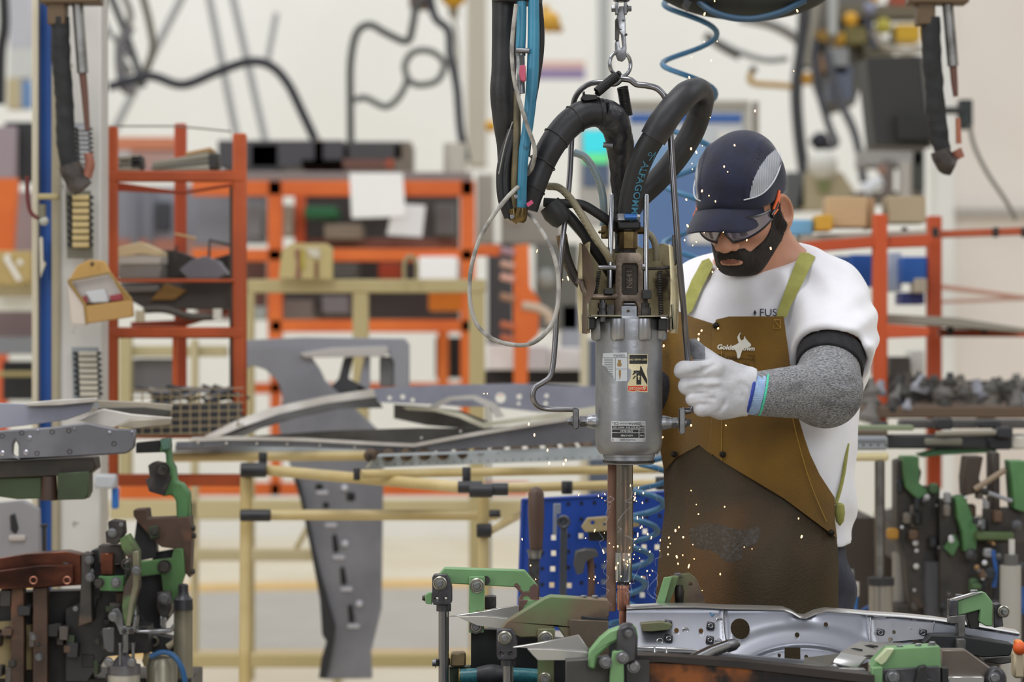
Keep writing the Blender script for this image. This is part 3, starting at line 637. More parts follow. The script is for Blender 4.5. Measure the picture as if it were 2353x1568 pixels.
def strip(label, x0, y0, x1, y1, n, slant, back, blk, Yc=6.24):
    root = T('terminal_strip', label, 'terminal strip', tuple(W((x0 + x1) / 2, y1, Yc)), 'terminal strips on the striped column')
    O('back_plate', [pprism([(x0 - 8, y0 - 10), (x1 - 8, y0 - 10), (x1 - 2, y1 + 22), (x0 - 4, y1 + 22)], Yc, Yc + .02)], C(back), root)
    for i in range(n):
        y = y0 + (y1 - y0) * i / n; dx = slant * i / n; h_ = (y1 - y0) / n
        O('terminal', [pprism([(x0 + 8 + dx, y), (x1 - 10 + dx, y), (x1 - 10 + dx, y + h_ * .78), (x0 + 8 + dx, y + h_ * .78)], Yc - .02, Yc)], C(blk), root, bevel=.002)
        O('terminal_clip', [pprism([(x0 - 4 + dx, y), (x0 + 6 + dx, y + 2), (x0 + 6 + dx, y + h_ * .6), (x0 - 4 + dx, y + h_ * .6)], Yc - .014, Yc)], BLACK, root)
        O('terminal_clip', [pprism([(x1 - 9 + dx, y), (x1 - 1 + dx, y + 2), (x1 - 1 + dx, y + h_ * .6), (x1 - 9 + dx, y + h_ * .6)], Yc - .014, Yc)], BLACK, root)
strip('terminal strip of cream blocks above the wooden label holder', 158, 448, 214, 572, 8, 0, '#6e6a5c', '#c4ae7c')
strip('terminal strip of white blocks below the wooden label holder', 172, 808, 232, 914, 8, 4, '#8f9498', '#b9b2a4')
strip('small terminal strip of white blocks behind the left bellows arm', 172, 292, 212, 378, 8, 4, '#a5a7aa', '#a8a9ad')
thing('label_holder', 'tilted wooden label holder with papers hung on the column', 'holder', 6.15, .02, [
    ('back_board', 'p', [(157, 645), (178, 610), (205, 597), (240, 600), (252, 625), (300, 690), (305, 725), (180, 745), (165, 700)], '#b58d4c', .02, .02), ('paper', 'p', [(162, 648), (250, 630), (285, 688), (195, 698)], '#a9a19c', .0, .01), ('white_card', 'p', [(195, 672), (240, 665), (250, 695), (210, 697)], '#b9babd', -.006, .006), ('red_mark', 'p', [(250, 680), (280, 674), (284, 690), (256, 694)], '#8a3038', -.008, .006), ('red_mark', 'p', [(188, 684), (198, 678), (202, 698), (192, 698)], '#8a3038', -.008, .006),
    ('frame_edge', 't', ([(157, 645), (250, 627), (302, 690)], 4, 0), '#8d7038', -.01), ('frame_edge', 't', ([(157, 645), (195, 700), (200, 745)], 4, 0), '#8d7038', -.01), ('pocket', 'p', [(198, 703), (303, 690), (306, 728), (200, 744)], '#a8834a', -.015, .02), ('side_flap', 'p', [(155, 650), (196, 702), (198, 748), (163, 745)], '#c4b8ae', -.01, .02), ('screw', 's', (212, 607, 5), '#3a2c1a', .0)])
thing('wall_socket', 'white junction box with a blue tape mark at the foot of the column', 'junction box', 6.2, .05, [('box', 'b', (216, 1092, 264, 1124), '#b3b5ba'), ('blue_tape', 'b', (256, 1122, 271, 1170), '#2b6fc0', .03, .02)])
def bellows(label, dx, seg, cyl, red, head):
    r = T('hanging_weld_arm', label, 'welding arm', tuple(W(dx + 160, 440, 6.1)), 'hanging welding arms with black sleeves')
    Y = 6.1; s = S(Y)
    O('sleeve', [ptube([(a, b, Y) for a, b in seg], [r_ * s for r_ in (22, 22, 21, 22, 20)], seg=16, n=16, wob=.12, ws=55)], mat('bellows_black', '#191a1c', '#26272a', 40, rough=.7, wave=('Z', 60, '#101012', 2)), r)
    O('top_bracket', [pbox(seg[0][0] - 48, -30, seg[0][0] + 90, 6, Y - .03, Y + .04), pbox(seg[0][0] - 30, 4, seg[0][0] + 12, 56, Y - .02, Y + .03)], C('#5b4730'), r, bevel=.003)
    O('cylinder', [ptube([(a, b, Y) for a, b in cyl], 13 * s, seg=16, smooth=False)], mat('cylinder_grey', '#8a8886', '#6b6866', 20, rough=.35, metal=.8), r)
    O('piston_rod', [ptube([(a, b, Y) for a, b in red], [9 * s, 8 * s, 6 * s][:len(red)], seg=12, smooth=False)], C('#5f3f34'), r)
    for nm, kind, d, col in head:
        if kind == 't': O(nm, [ptube([(a, b, Y) for a, b in d[0]], d[1] * s, seg=12, wob=.25, ws=40)], C(col), r)
    return r
C('#8a5442'); C('#2b2522', v='#433a36', s=40)
bellows('black-sleeved welding arm hanging in front of the striped column at the left', 0, [(138, 40), (140, 130), (148, 230), (152, 330), (162, 395)], [(178, 4), (190, 168)], [(190, 168), (195, 218), (201, 300)],
        [('electrode_head', 't', ([(160, 378), (172, 410), (190, 435)], 26), '#2b2522'), ('copper_tip', 't', ([(203, 352), (206, 380), (200, 408)], 11), '#8a5442'), ('steel_finger', 't', ([(150, 395), (158, 420), (160, 442)], 8), '#6f6c68')])
bellows('black-sleeved welding arm hanging in front of the white partition at the right', 0, [(2138, 40), (2142, 130), (2148, 210), (2155, 290), (2165, 345)], [(2177, 4), (2190, 152)], [(2190, 150), (2193, 190), (2196, 222)],
        [('electrode_head', 't', ([(2160, 345), (2172, 372), (2192, 382)], 25), '#2b2522'), ('copper_tip', 't', ([(2201, 272), (2203, 330)], 6), '#a0624a'), ('copper_cap', 't', ([(2196, 345), (2206, 365)], 13), '#8a5442')])

# ---------------- near orange rack, left
thing('parts_rack', 'dark orange near rack of square tubes with trays of parts at the left', 'rack', 6.6, .02, [
    ('post', 'b', (247, 290, 270, 1115), OR1), ('post', 'b', (534, 306, 566, 955), OR1), ('post', 'b', (400, 283, 428, 900), '#a33f16', .35), ('top_wire', 't', ([(250, 290), (405, 290), (530, 302)], 2, 0), '#6e6a64', .1),
    ('beam', 'b', (247, 392, 562, 418), OR1, -.002), ('beam', 'p', [(250, 416), (420, 440), (560, 416), (560, 424), (420, 446), (250, 438)], '#9c3c14', .05), ('beam', 'b', (266, 641, 540, 649), OR1, -.002), ('beam', 'b', (250, 752, 560, 778), OR1, -.002), ('beam', 'b', (260, 1090, 560, 1118), OR1, -.002), ('beam', 'p', [(300, 740), (420, 735), (540, 700), (540, 715), (420, 752), (300, 752)], '#8f3410', .3), ('beam', 'b', (300, 1000, 540, 1008), '#c06038', -.002), ('inner_post', 'b', (396, 755, 406, 890), '#d8632a', .2), ('dark_edge', 'b', (527, 430, 538, 900), '#3b2c22', .01)])
thing('wire_basket', 'grey wire basket full of dark offcuts at the bottom of the near rack', 'basket', 6.45, .01, [
    *[('wire', 't', ([(x, 900), (x, 1000)], 1.6, 0), '#8c7c60') for x in range(305, 560, 22)], *[('wire', 't', ([(300, y), (560, y - 6)], 1.6, 0), '#8c7c60') for y in range(898, 1004, 17)], ('inner_liner', 'b', (305, 930, 548, 1000), '#2b2c30', .06, .2)])
RP = random.Random(3)
def scraps(label, name, x0, y0, x1, y1, Y, n, cols, cat='metal part', group=None, L=(40, 90), r=(5, 10)):
    for i in range(n):
        x = RP.uniform(x0, x1); y = RP.uniform(y0, y1); l = RP.uniform(*L) / 2; a = RP.uniform(-.4, .4); w = RP.uniform(*r); yy = Y + RP.uniform(0, .2); s = S(yy)
        O(name, [rbox(W(x, y, yy), (l * 2 * s, w * 2 * s, w * .8 * s), (RP.uniform(-.5, .5), a, RP.uniform(-.6, .6)))], C(RP.choice(cols)), None, label=label, cat=cat, group=group, bevel=.001)
scraps('dark metal offcut in the heap filling the wire basket', 'metal_offcut', 320, 890, 535, 915, 6.5, 26, ['#2b2c32', '#45464e', '#77777f', '#9c968e', '#33343a'], 'offcut', 'offcuts in the wire basket')
scraps('dark metal offcut behind the wires of the basket', 'metal_offcut', 320, 925, 535, 990, 6.5, 20, ['#2b2c32', '#45464e', '#1c1c20'], 'offcut', 'offcuts behind the basket wires')
thing('profile_bundle', 'grey aluminium profile bundle at the left of the rack\'s top shelf', 'profile', 6.65, .1, [('profile', 'p', [(268, 360), (320, 356), (322, 366), (268, 370)], '#8c8a7c'), ('profile', 'p', [(268, 374), (322, 368), (324, 378), (268, 382)], '#77756a'), ('profile', 'p', [(268, 384), (322, 380), (322, 390), (268, 391)], '#9a988a'), ('end_cap', 'b', (298, 356, 326, 390), '#2e2d2b', .0, .06)])
thing('profile_bundle', 'longer grey aluminium profile bundle at the right of the rack\'s top shelf', 'profile', 6.65, .1, [('profile', 'p', [(350, 372), (478, 350), (482, 362), (350, 384)], '#8c8a7c'), ('profile', 'p', [(345, 384), (480, 364), (482, 374), (350, 391)], '#76746a'), ('profile', 'p', [(360, 391), (482, 376), (482, 391)], '#9a988a'), ('end_cap', 'b', (476, 352, 502, 390), '#2e2d2b', 0, .06), ('wood_lath', 'p', [(425, 350), (485, 338), (487, 346), (428, 358)], '#b58f62', .08)])
thing('carton', 'carton with white top and grey speckled side on the rack\'s middle shelf', 'box', 6.68, .16, [('side', 'b', (272, 608, 370, 641), '#7d7670'), ('band', 'b', (271, 585, 371, 609), '#b5aea5', -.002), ('lid', 'p', [(270, 592), (272, 568), (322, 556), (370, 578), (370, 590), (322, 584)], '#c9b48c', -.004)])
thing('parts_tray', 'dark steel mesh tray of rusty parts on the rack\'s middle shelf', 'tray', 6.7, .14, [('tray', 'p', [(275, 650), (540, 648), (542, 690), (520, 712), (330, 708), (290, 685)], '#3f3833'), ('rust_plate', 'p', [(345, 690), (380, 652), (430, 668), (400, 690)], '#7d5a22', -.01, .02), ('grey_patch', 'b', (275, 655, 365, 672), '#6f6a66', -.01, .02), ('tray_back', 'p', [(370, 575), (400, 575), (470, 600), (540, 580), (540, 640), (370, 640)], '#3a3430', .1), ('handle', 't', ([(480, 600), (482, 552), (535, 565)], 4, 0), '#3e3b3c', .0), ('wood_lath', 't', ([(402, 538), (450, 548)], 3, 0), '#c9a878', 0), ('hook', 't', ([(402, 585), (405, 565), (402, 600)], 3, 0), '#3b3431', 0)])
thing('casting', 'grey rough casting lying on the mesh tray of the near rack', 'casting', 6.66, .1, [('', 'p', [(412, 620), (440, 598), (470, 588), (500, 600), (522, 630), (500, 640), (430, 640)], '#67646a')])
thing('curved_tube', 'curved dark steel tube lying on the rack\'s lower shelf', 'tube', 6.62, .05, [('', 't', ([(330, 712), (380, 712), (440, 728), (500, 728)], 9), '#4a423c')])
thing('white_cup', 'white cup-shaped part at the right of the rack\'s lower shelf', 'part', 6.6, .05, [('', 'v', (500, 710, 735, 11), '#c9c4ba')], group='white cup-shaped parts on the lower shelf')
thing('white_cup', 'white cup-shaped part at the left of the rack\'s lower shelf', 'part', 6.6, .05, [('', 'v', (322, 714, 740, 11), '#b9ad92')], group='white cup-shaped parts on the lower shelf')

# ---------------- right orange rack
thing('orange_rack', 'dark orange rack behind the worker\'s shoulder at the right', 'rack', 7.4, .05, [
    ('post', 'b', (2008, 492, 2040, 985), '#c24e1c'), ('post', 'b', (2133, 496, 2165, 1125), '#b84a1c', .5), ('beam', 'p', [(1840, 556), (2010, 543), (2010, 568), (1840, 582)], '#b8481a'), ('beam', 'p', [(2036, 545), (2140, 538), (2140, 566), (2036, 570)], '#b8481a', .02), ('top_deck', 'p', [(1840, 540), (2130, 528), (2130, 540), (1840, 558)], '#a8a093', .1, .3), ('beam', 'p', [(2160, 530), (2400, 520), (2400, 538), (2160, 546)], '#b0512c', .3),
    *[('hook', 'b', (x, 522, x + 12, 545), '#2b2625', .25, .03) for x in (2074, 2145, 2284, 2350)], ('beam', 'p', [(2036, 745), (2135, 752), (2135, 774), (2036, 778)], '#c85428'), ('shelf', 'p', [(2036, 722), (2200, 730), (2360, 755), (2360, 765), (2200, 752), (2036, 742)], '#8f897c', .1, .2), ('beam', 'p', [(2160, 755), (2360, 762), (2360, 775), (2160, 774)], '#a84a26', .25), ('hook', 'b', (2178, 745, 2192, 770), '#2b2625', .2, .03), ('hook', 'b', (2258, 745, 2270, 768), '#2b2625', .2, .03),
    ('beam', 'p', [(2160, 652), (2360, 680), (2360, 688), (2160, 664)], '#b98d7c', 1.2), ('beam', 'p', [(2160, 690), (2360, 680), (2360, 690), (2160, 698)], '#b08a7c', 1.6), ('beam', 'b', (1940, 928, 2070, 944), '#c2582c', .3)])
for a, b, c, d, col, Y, lab in ((1900, 452, 1992, 522, '#c0a27a', 7.5, 'light cardboard box on top of the right rack, nearer the worker'), (1992, 455, 2010, 525, '#a88460', 7.6, 'narrow brown cardboard box behind the rack post top'), (2040, 450, 2128, 512, '#a8977a', 7.6, 'wide tan cardboard box on top of the right rack beside the partition'), (1806, 505, 1868, 540, '#6fa6cc', 7.5, 'light blue box on the right rack just behind the ear'), (1876, 494, 1914, 530, '#c99a2e', 7.45, 'amber box between the blue box and the cardboard'),
                               (1955, 585, 2008, 660, '#1c4fa0', 7.9, 'deep blue bin left of the right rack\'s front post'), (2074, 590, 2130, 650, '#1d5bb0', 7.9, 'bright blue bin seen between the two rack posts'), (1920, 588, 1952, 620, '#3c5a94', 7.95, 'dull blue bin behind the shirt\'s shoulder'), (2070, 672, 2125, 700, '#40488c', 7.95, 'violet blue tray below the bright blue bin'), (2042, 580, 2072, 670, '#b3bccb', 8.0, 'pale grey-blue box beside the right rack\'s front post'), (2105, 640, 2130, 672, '#d0c4b0', 7.85, 'small cream box in front of the blue bins'),
                               (2044, 820, 2092, 900, '#4a4744', 8.1, 'dark crate under the right rack\'s middle shelf'), (2092, 805, 2125, 860, '#dfe0dc', 8.2, 'white box under the right rack\'s middle shelf'), (1980, 815, 2008, 860, '#d6d3ce', 8.0, 'pale box peeping between the sleeve and the orange post')):
    O('storage_box', [pbox(a, b, c, d, Y, Y + .12)], C(col), None, label=lab, cat='box', group='boxes on the right orange rack', bevel=.003)
for j in range(84):
    x = RP.uniform(1990, 2390); y = RP.uniform(868, 945) + (8 if x < 2060 else 0); Y = 7.0 + RP.uniform(0, .7); s = S(Y); r_ = RP.uniform(10, 24)
    O('metal_part', [lathe(W(x - 4, y + r_, Y), W(x + RP.uniform(-14, 14), y - r_, Y), [(0, r_ * s), (.3, r_ * s * 1.1), (.6, r_ * .6 * s), (1, r_ * .45 * s)], 9)], C(RP.choice(['#35332f', '#4f4c48', '#66625e', '#3a3a40', '#8c8d96', '#2a2725', '#5b544c'])), None, label='dark cast metal part in the long heap on the right rack', cat='metal part', group='cast parts heaped on the right rack')
thing('cast_parts_bin', 'long dark bin behind the heap of cast parts on the right rack', 'bin', 7.75, .1, [('', 'b', (1985, 876, 2400, 950), '#35322f')])
thing('parts_shelf', 'brown shelf edge carrying the heap of cast parts', 'shelf', 7.0, .7, [('', 'b', (1985, 935, 2400, 962), '#5a4636')])

# ---------------- right: conveyor end, fixtures
thing('conveyor', 'grey perforated steel rail end with cream pipe right behind the worker', 'conveyor', 6.0, .03, [('rail', 'b', (1860, 1003, 2040, 1035), '#8d9196'), ('rail_groove', 'b', (1860, 1012, 2038, 1016), '#6a6d72', -.003, .005), ('pipe', 't', ([(1860, 1052), (2030, 1050)], 10, 0), '#cdbf94'), ('end_cap', 's', (2032, 1050, 11), '#cdbf94'), ('roller_track', 'b', (1860, 990, 2040, 1004), '#5b4c3a', .03, .1), ('green_rail', 'b', (1940, 978, 2100, 990), '#7f8a6c', .1, .05), *[('rail_hole', 's', (x, 1023, 3), '#4a4c50', .001) for x in range(1950, 2036, 17)]])
thing('copper_bus', 'black and grey bar run crossing the right side above the fixtures', 'bar', 6.3, .06, [('bar', 'b', (2038, 1000, 2360, 1032), '#2b2a2c'), ('grey_section', 'b', (2125, 1008, 2212, 1024), '#7a7668', -.006, .02), ('bar', 'b', (2070, 965, 2360, 985), '#4a4644', .1), ('joint', 'b', (2008, 970, 2042, 992), '#232226', -.02), ('joint', 'b', (2150, 962, 2190, 988), '#262528', -.02), ('joint', 'b', (2250, 966, 2300, 985), '#2a292c', -.01), ('pale_pipe', 't', ([(2150, 998), (2290, 994)], 7, 0), '#8d8778', -.03), ('joint', 'b', (2290, 982, 2328, 1008), '#26252a', -.04), ('white_end', 'b', (2325, 1003, 2360, 1033), '#c4beb4', -.02), ('joint', 'b', (2272, 1005, 2325, 1034), '#1f1d24', -.02), ('green_strip', 'p', [(2110, 1045), (2160, 1032), (2290, 1030), (2290, 1040), (2170, 1046), (2120, 1052)], '#4a7a52', .02)])
thing('pneumatic_cylinder', 'steel cylinder with a tall rod standing right behind the apron', 'cylinder', 6.0, .1, [('rod', 'v', (2022, 1058, 1335, 8), mat('cylinder_grey', '#8a8886', rough=.3, metal=.8)), ('rod_sleeve', 'b', (2012, 1058, 2034, 1335), '#4b4039', .03, .02), ('cap', 'v', (2024, 1328, 1345, 31), '#26262a'), ('barrel', 'v', (2024, 1344, 1800, 28), mat('barrel_grey', '#9d978f', rough=.3, metal=.7))])
thing('pneumatic_cylinder', 'grey cylinder half hidden behind the tall-rod cylinder', 'cylinder', 6.3, .1, [('barrel', 'v', (2072, 1270, 1800, 22), '#8f8a84'), ('neck', 'v', (2066, 1150, 1270, 9), '#6e655a')])
thing('pneumatic_cylinder', 'pale upright cylinder at the right edge', 'cylinder', 6.0, .1, [('barrel', 'v', (2322, 1300, 1800, 24), '#a29e98'), ('rod', 'v', (2325, 1240, 1300, 7), '#c0bdb8'), ('neck', 'v', (2323, 1275, 1302, 16), '#5a5856')])
thing('air_fitting', 'white air fitting with blue hose tails at the worker\'s hip', 'fitting', 6.1, .05, [('valve', 'v', (1965, 1338, 1370, 9), '#cfcac0'), ('tail', 't', ([(1965, 1368), (1963, 1400), (1970, 1420)], 8), '#2f68a8'), ('tail', 't', ([(1975, 1410), (2000, 1395), (2010, 1400)], 6), '#274a80'), ('cylinder', 'v', (1950, 1310, 1500, 12), '#8c9090')])
DKF = mat('fixture_dark', '#2b2826', '#3d3631', 16, rough=.55, c3='#5b4636', s3=9, lo3=.58, hi3=.68)
GRN = mat('fixture_green', '#4f7f4c', '#456f42', 12, rough=.5, c3='#3d3a2c', s3=14, lo3=.60, hi3=.70)
def fixture(label, Y, parts, group='green and black welding fixtures at the right'):
    xs = [q[0] for p_ in parts for q in (p_[2] if p_[1] == 'p' else [])]; x0, x1 = min(xs), max(xs); parts = list(parts)
    for k in range(20):
        x, y = RP.uniform(x0, min(x1, 2350)), RP.uniform(1110, 1400); a, b = RP.uniform(4, 11), RP.uniform(5, 18); col = RP.choice(['#4a443f', '#171719', '#6d665e', '#5c4534', '#34343a', '#8b8a8c', '#3f5a38', '#23262c'])
        parts.append(('link_plate', 'b', (x - a, y - b, x + a, y + b), col, -RP.uniform(.01, .06), .03) if k % 3 else ('bolt_head', 's', (x, y, RP.uniform(4, 8)), RP.choice(['#a9a8aa', '#5a5a5e', '#c9c8cc', '#8a6a44']), -.05))
    return thing('welding_fixture', label, 'fixture', Y, .08, parts, group)
fixture('dark fixture with a green arm and black upright right of the tall-rod cylinder', 6.2, [('bracket', 'p', [(2060, 1060), (2100, 1050), (2118, 1085), (2110, 1120), (2160, 1120), (2158, 1290), (2130, 1400), (2090, 1400), (2080, 1290), (2060, 1230), (2060, 1170)], DKF), ('green_arm', 'p', [(2075, 1050), (2112, 1050), (2112, 1110), (2135, 1130), (2110, 1150), (2080, 1120)], GRN, -.03), ('amber_lever', 'b', (2040, 1215, 2066, 1240), '#b07f2a', -.03, .03), ('bolt_head', 's', (2104, 1248, 7), '#c9c8c8', -.03), ('bolt_head', 's', (2106, 1302, 7), '#c9c8c8', -.03), ('grey_link', 'b', (2092, 1160, 2118, 1215), '#5d564e', -.02, .03), ('base', 'b', (2060, 1390, 2200, 1800), DKF, .02, .3)])
fixture('black fixture with a long bright green arm in the middle of the right side', 6.15, [('green_arm', 'p', [(2196, 1145), (2218, 1140), (2232, 1180), (2246, 1215), (2244, 1265), (2215, 1268), (2212, 1220), (2200, 1190)], GRN, -.04), ('green_link', 'p', [(2170, 1260), (2195, 1228), (2206, 1250), (2190, 1280)], GRN, -.02), ('rod_end', 's', (2232, 1275, 14), '#3d3d40', -.05), ('body', 'p', [(2160, 1150), (2196, 1150), (2200, 1230), (2270, 1230), (2280, 1400), (2160, 1400)], DKF), ('grey_cylinder', 'v', (2150, 1290, 1420, 28), '#4d4d52', .05), ('grey_cylinder', 'v', (2185, 1290, 1420, 20), '#45454c', .02), ('base', 'b', (2150, 1395, 2300, 1800), DKF, .03, .3)])
fixture('dark fixture with a ball-ended lever near the right edge', 6.1, [('lever', 't', ([(2268, 1132), (2325, 1152)], 5, 0), '#86868c', -.06), ('ball_knob', 's', (2264, 1130, 9), '#141416', -.06), ('post', 'b', (2280, 1040, 2298, 1180), '#3a302b'), ('post', 'p', [(2222, 1050), (2260, 1050), (2250, 1100), (2262, 1130), (2218, 1140), (2216, 1100)], '#3a2c22'), ('green_block', 'p', [(2322, 1060), (2360, 1060), (2360, 1180), (2330, 1170)], GRN, -.03), ('brace', 't', ([(2240, 1125), (2310, 1080)], 7, 0), '#8c7a66', -.02), ('body', 'b', (2270, 1170, 2360, 1250), DKF), ('green_beam', 'b', (2245, 1224, 2330, 1242), '#4d5f38', -.03), ('blue_hose', 't', ([(2282, 1265), (2288, 1310), (2284, 1350)], 5), '#23569c', -.04), ('blue_hose', 't', ([(2352, 1350), (2345, 1380), (2353, 1410)], 9), '#23569c', -.04), ('clevis', 's', (2336, 1208, 13), '#46464b', -.05)])
thing('rusty_machine', 'dark rusty machine base behind the worker\'s hip', 'machine base', 6.5, .4, [('', 'p', [(1930, 1210), (1960, 1190), (2010, 1190), (2010, 1260), (2060, 1290), (2060, 1800), (1930, 1800)], '#3a2f28')])
# ================================================================ the worker
def build_person():
    SKIN = mat('skin', '#c9957a', '#b07a62', 14, rough=.5, lo=.35, hi=.7, bump=.0005, bscale=420, sss=.12)
    person = T('person', 'person in a white t-shirt, brown leather apron and navy cap, bent over the welding gun', 'person', W(1740, 1500, 5.05) * 1)
    ORG[person.name] = Vector((W(1740, 0, 5.05).x, 5.05, 0)); person.location = ORG[person.name]
    ph, th = math.radians(26), math.radians(34)
    f = np.array([-math.sin(ph) * math.cos(th), -math.cos(ph) * math.cos(th), -math.sin(th)])
    u = np.array([-math.sin(ph) * math.sin(th), -math.cos(ph) * math.sin(th), math.cos(th)])
    r = np.array([math.cos(ph), -math.sin(ph), 0])
    HM = (r, f, u); HC = np.array(W(1700, 441, 4.98))
    def L(a, b, c): return HC + r * a + f * b + u * c
    pt = math.radians(20)
    TM = (np.array([math.cos(pt), -math.sin(pt), 0]), np.array([-math.sin(pt), -math.cos(pt), 0]), np.array([0, 0, 1.]))
    p = lambda x, y, Y: np.array(W(x, y, Y))

    def head(g):
        d = g.ell(L(0, -.012, .010), (.067, .094, .080), HM)
        d = smin(d, g.ell(L(0, .026, -.045), (.055, .066, .074), HM), .03)
        d = smin(d, g.ell(L(0, .066, -.100), (.030, .026, .022), HM), .035)
        for s in (-1, 1):
            d = smin(d, g.ell(L(s * .040, .055, -.036), (.019, .027, .021), HM), .02)
            d = smin(d, g.cap(L(s * .052, .0, -.075), L(s * .024, .064, -.105), .018, .015), .02)
        d = smin(d, g.cap(L(-.030, .076, .000), L(.030, .076, .000), .011), .015)      # brow
        for s in (-1, 1): d = smax(d, -g.ell(L(s * .031, .1, -.014), (.017, .014, .012), HM), .012)
        for s in (-1, 1): d = smin(d, g.ell(L(s * .031, .078, -.014), (.012, .012, .012), HM), .004)
        d = smin(d, g.cap(L(0, .090, -.004), L(0, .113, -.041), .008, .0130), .010)     # nose
        for s in (-1, 1): d = smin(d, g.ell(L(s * .0145, .104, -.047), (.0080, .011, .0085), HM), .005)
        for s in (-1, 1): d = smax(d, -g.ell(L(s * .008, .112, -.0565), (.0036, .006, .0035), HM), .002)
        d = smin(d, g.ell(L(0, .088, -.078), (.026, .018, .020), HM), .014)
        d = smin(d, g.cap(L(-.018, .099, -.0705), L(.018, .099, -.0705), .0052), .004)
        d = smin(d, g.cap(L(-.015, .1005, -.0815), L(.015, .1005, -.0815), .0062), .004)
        d = smax(d, -g.cap(L(-.024, .107, -.0760), L(.024, .107, -.0760), .0022), .002)
        for s in (-1, 1):                                                            # ears
            ec = L(s * .0725, .002, -.040)
            er = r * s * .84 + f * .54; ef = np.cross(er, u)
            EM = (er, ef, u * .98 + f * -.12)
            e_ = g.ell(ec, (.010, .0215, .034), EM)
            e_ = smax(e_, -g.ell(ec + er * .010 + u * .005 - ef * s * .002, (.0155, .0150, .0245), EM), .0025)
            e_ = smin(e_, g.ell(ec - u * .026 + er * -.001, (.006, .010, .012), EM), .006)
            e_ = smin(e_, g.cap(ec - er * .002 - u * .008, ec - er * .001 + u * .012 + ef * s * .004, .0042, .0032), .003)
            d = smin(d, e_, .006)
        return d
    neckA, neckB = L(.0, -.035, -.06), p(1765, 668, 5.07)
    def body(g, big=0):
        d = g.ell(p(1762, 810, 5.10), (.165 + big, .115 + big, .19 + big), TM)
        d = smin(d, g.cap(p(1615, 690, 5.15), p(1900, 690, 5.04), .058 + big), .06)
        d = smin(d, g.ell(p(1752, 1090, 5.08), (.147 + big, .115 + big, .22 + big), TM), .08)
        return smin(d, g.ell(p(1738, 1330, 5.08), (.148 + big, .122 + big, .17 + big), TM), .08)
    shL, elL, wrL = p(1922, 745, 4.99), p(1898, 898, 4.86), p(1745, 906, 4.715)
    shR, elR, wrR = p(1585, 705, 5.20), p(1462, 905, 5.06), p(1452, 870, 4.86)
    g = G(ax((.235, .325, .006), (.325, .52, .0021), (.52, .68, .006)), ax((4.66, 4.84, .006), (4.84, 5.06, .0022), (5.06, 5.3, .007)),
          ax((-.01, 1.42, .009), (1.42, 1.60, .0020), (1.60, 1.74, .0034)))
    D = head(g)
    D = smin(D, g.cap(neckA, neckB, .055, .064), .03)
    D = smin(D, body(g), .05)
    for s, e_, w_ in ((shL, elL, wrL), (shR, elR, wrR)):
        D = smin(D, g.cap(s, e_, .052, .040), .04); D = smin(D, g.cap(e_, w_, .034, .020), .008)
    hipz = .90
    legs = []
    for sx_ in (-1, 1):
        h = p(1738 + sx_ * 105, 1380, 5.08 - sx_ * .03); k = (h[0] + sx_ * .01, 5.06 - sx_ * .03, .49); a = (h[0] + sx_ * .015, 5.12 - sx_ * .03, .09)
        legs.append((h, k, a)); D = smin(D, g.cap(h, k, .08, .055), .04); D = smin(D, g.cap(k, a, .054, .036), .03)
        D = smin(D, g.cap(a, (a[0] - .03, a[1] - .15, .04), .036, .03), .03)
    wrD = wrL
    D = smin(D, g.cap(wrL, p(1660, 890, 4.70), .022, .018), .008)
    D = smin(D, g.cap(wrR, p(1430, 850, 4.85), .022, .02), .008)
    SO('body', g, D, SKIN, person, sm=1)

    # beard, hair: thin layers over the same head surface
    g = G(ax((.30, .50, .0018)), ax((4.80, 5.08, .0022)), ax((1.40, 1.66, .0018)))
    hd = head(g)
    region = None
    for s in (-1, 1):
        chain = [((.068, .014, .000), .010), ((.065, .018, -.03), .012), ((.060, .020, -.062), .021), ((.050, .040, -.090), .029), ((.022, .078, -.104), .030), ((0, .088, -.106), .026)]
        for (a, ra), (b, rb_) in zip(chain[:-1], chain[1:]):
            c = g.cap(L(a[0] * s, a[1], a[2]), L(b[0] * s, b[1], b[2]), ra, rb_); region = c if region is None else np.minimum(region, c)
        region = smin(region, g.cap(L(0, .106, -.062), L(s * .022, .099, -.068), .0092, .0105), .003)
        region = smin(region, g.cap(L(s * .026, .097, -.068), L(s * .031, .088, -.088), .0095, .013), .005)
    region = smin(region, g.cap(L(-.014, .098, -.094), L(.014, .098, -.094), .0115), .004)
    lips = g.ell(L(0, .104, -.0782), (.0185, .02, .0040), HM)
    region = smax(region, -lips, .002)
    region = region + .0018 * np.sin(g.X * 1900 + g.Z * 700) * np.sin(g.Z * 1700 + g.Y * 900)
    BEARD = mat('beard_hair', '#191310', '#33261e', 260, rough=.75, bump=.0022, bscale=700, stretch=(1, 1, .35), lo=.42, hi=.75)
    nz = .0006 * np.sin(g.X * 1500 + 300 * g.Z) * np.sin(g.Y * 1300 + 900 * g.Z)
    SO('lips', g, smax(hd - .0010, g.ell(L(0, .104, -.0782), (.0185, .02, .0046), HM), .002), mat('lip_skin', '#8f5c4c', '#7d4c40', 60, rough=.45, sss=.1), person, sm=1)
    SO('beard', g, smax(hd - .0032 + nz, region, .003), BEARD, person, sm=1, label='short dark full beard')
    g2 = G(ax((.31, .50, .003)), ax((4.88, 5.10, .003)), ax((1.50, 1.70, .003)))
    px_, py_, pz_ = g2.X - HC[0], g2.Y - HC[1], g2.Z - HC[2]
    uu = px_ * u[0] + py_ * u[1] + pz_ * u[2]; ff = px_ * f[0] + py_ * f[1] + pz_ * f[2]
    hreg = smax(smax(uu - .03, ff - .045 + uu * .3, .01), -(uu + .065 - np.maximum(-ff - .02, 0) * -.3), .005)
    earcut = -g2.ell(L(.080, .002, -.040), (.016, .024, .035), HM)
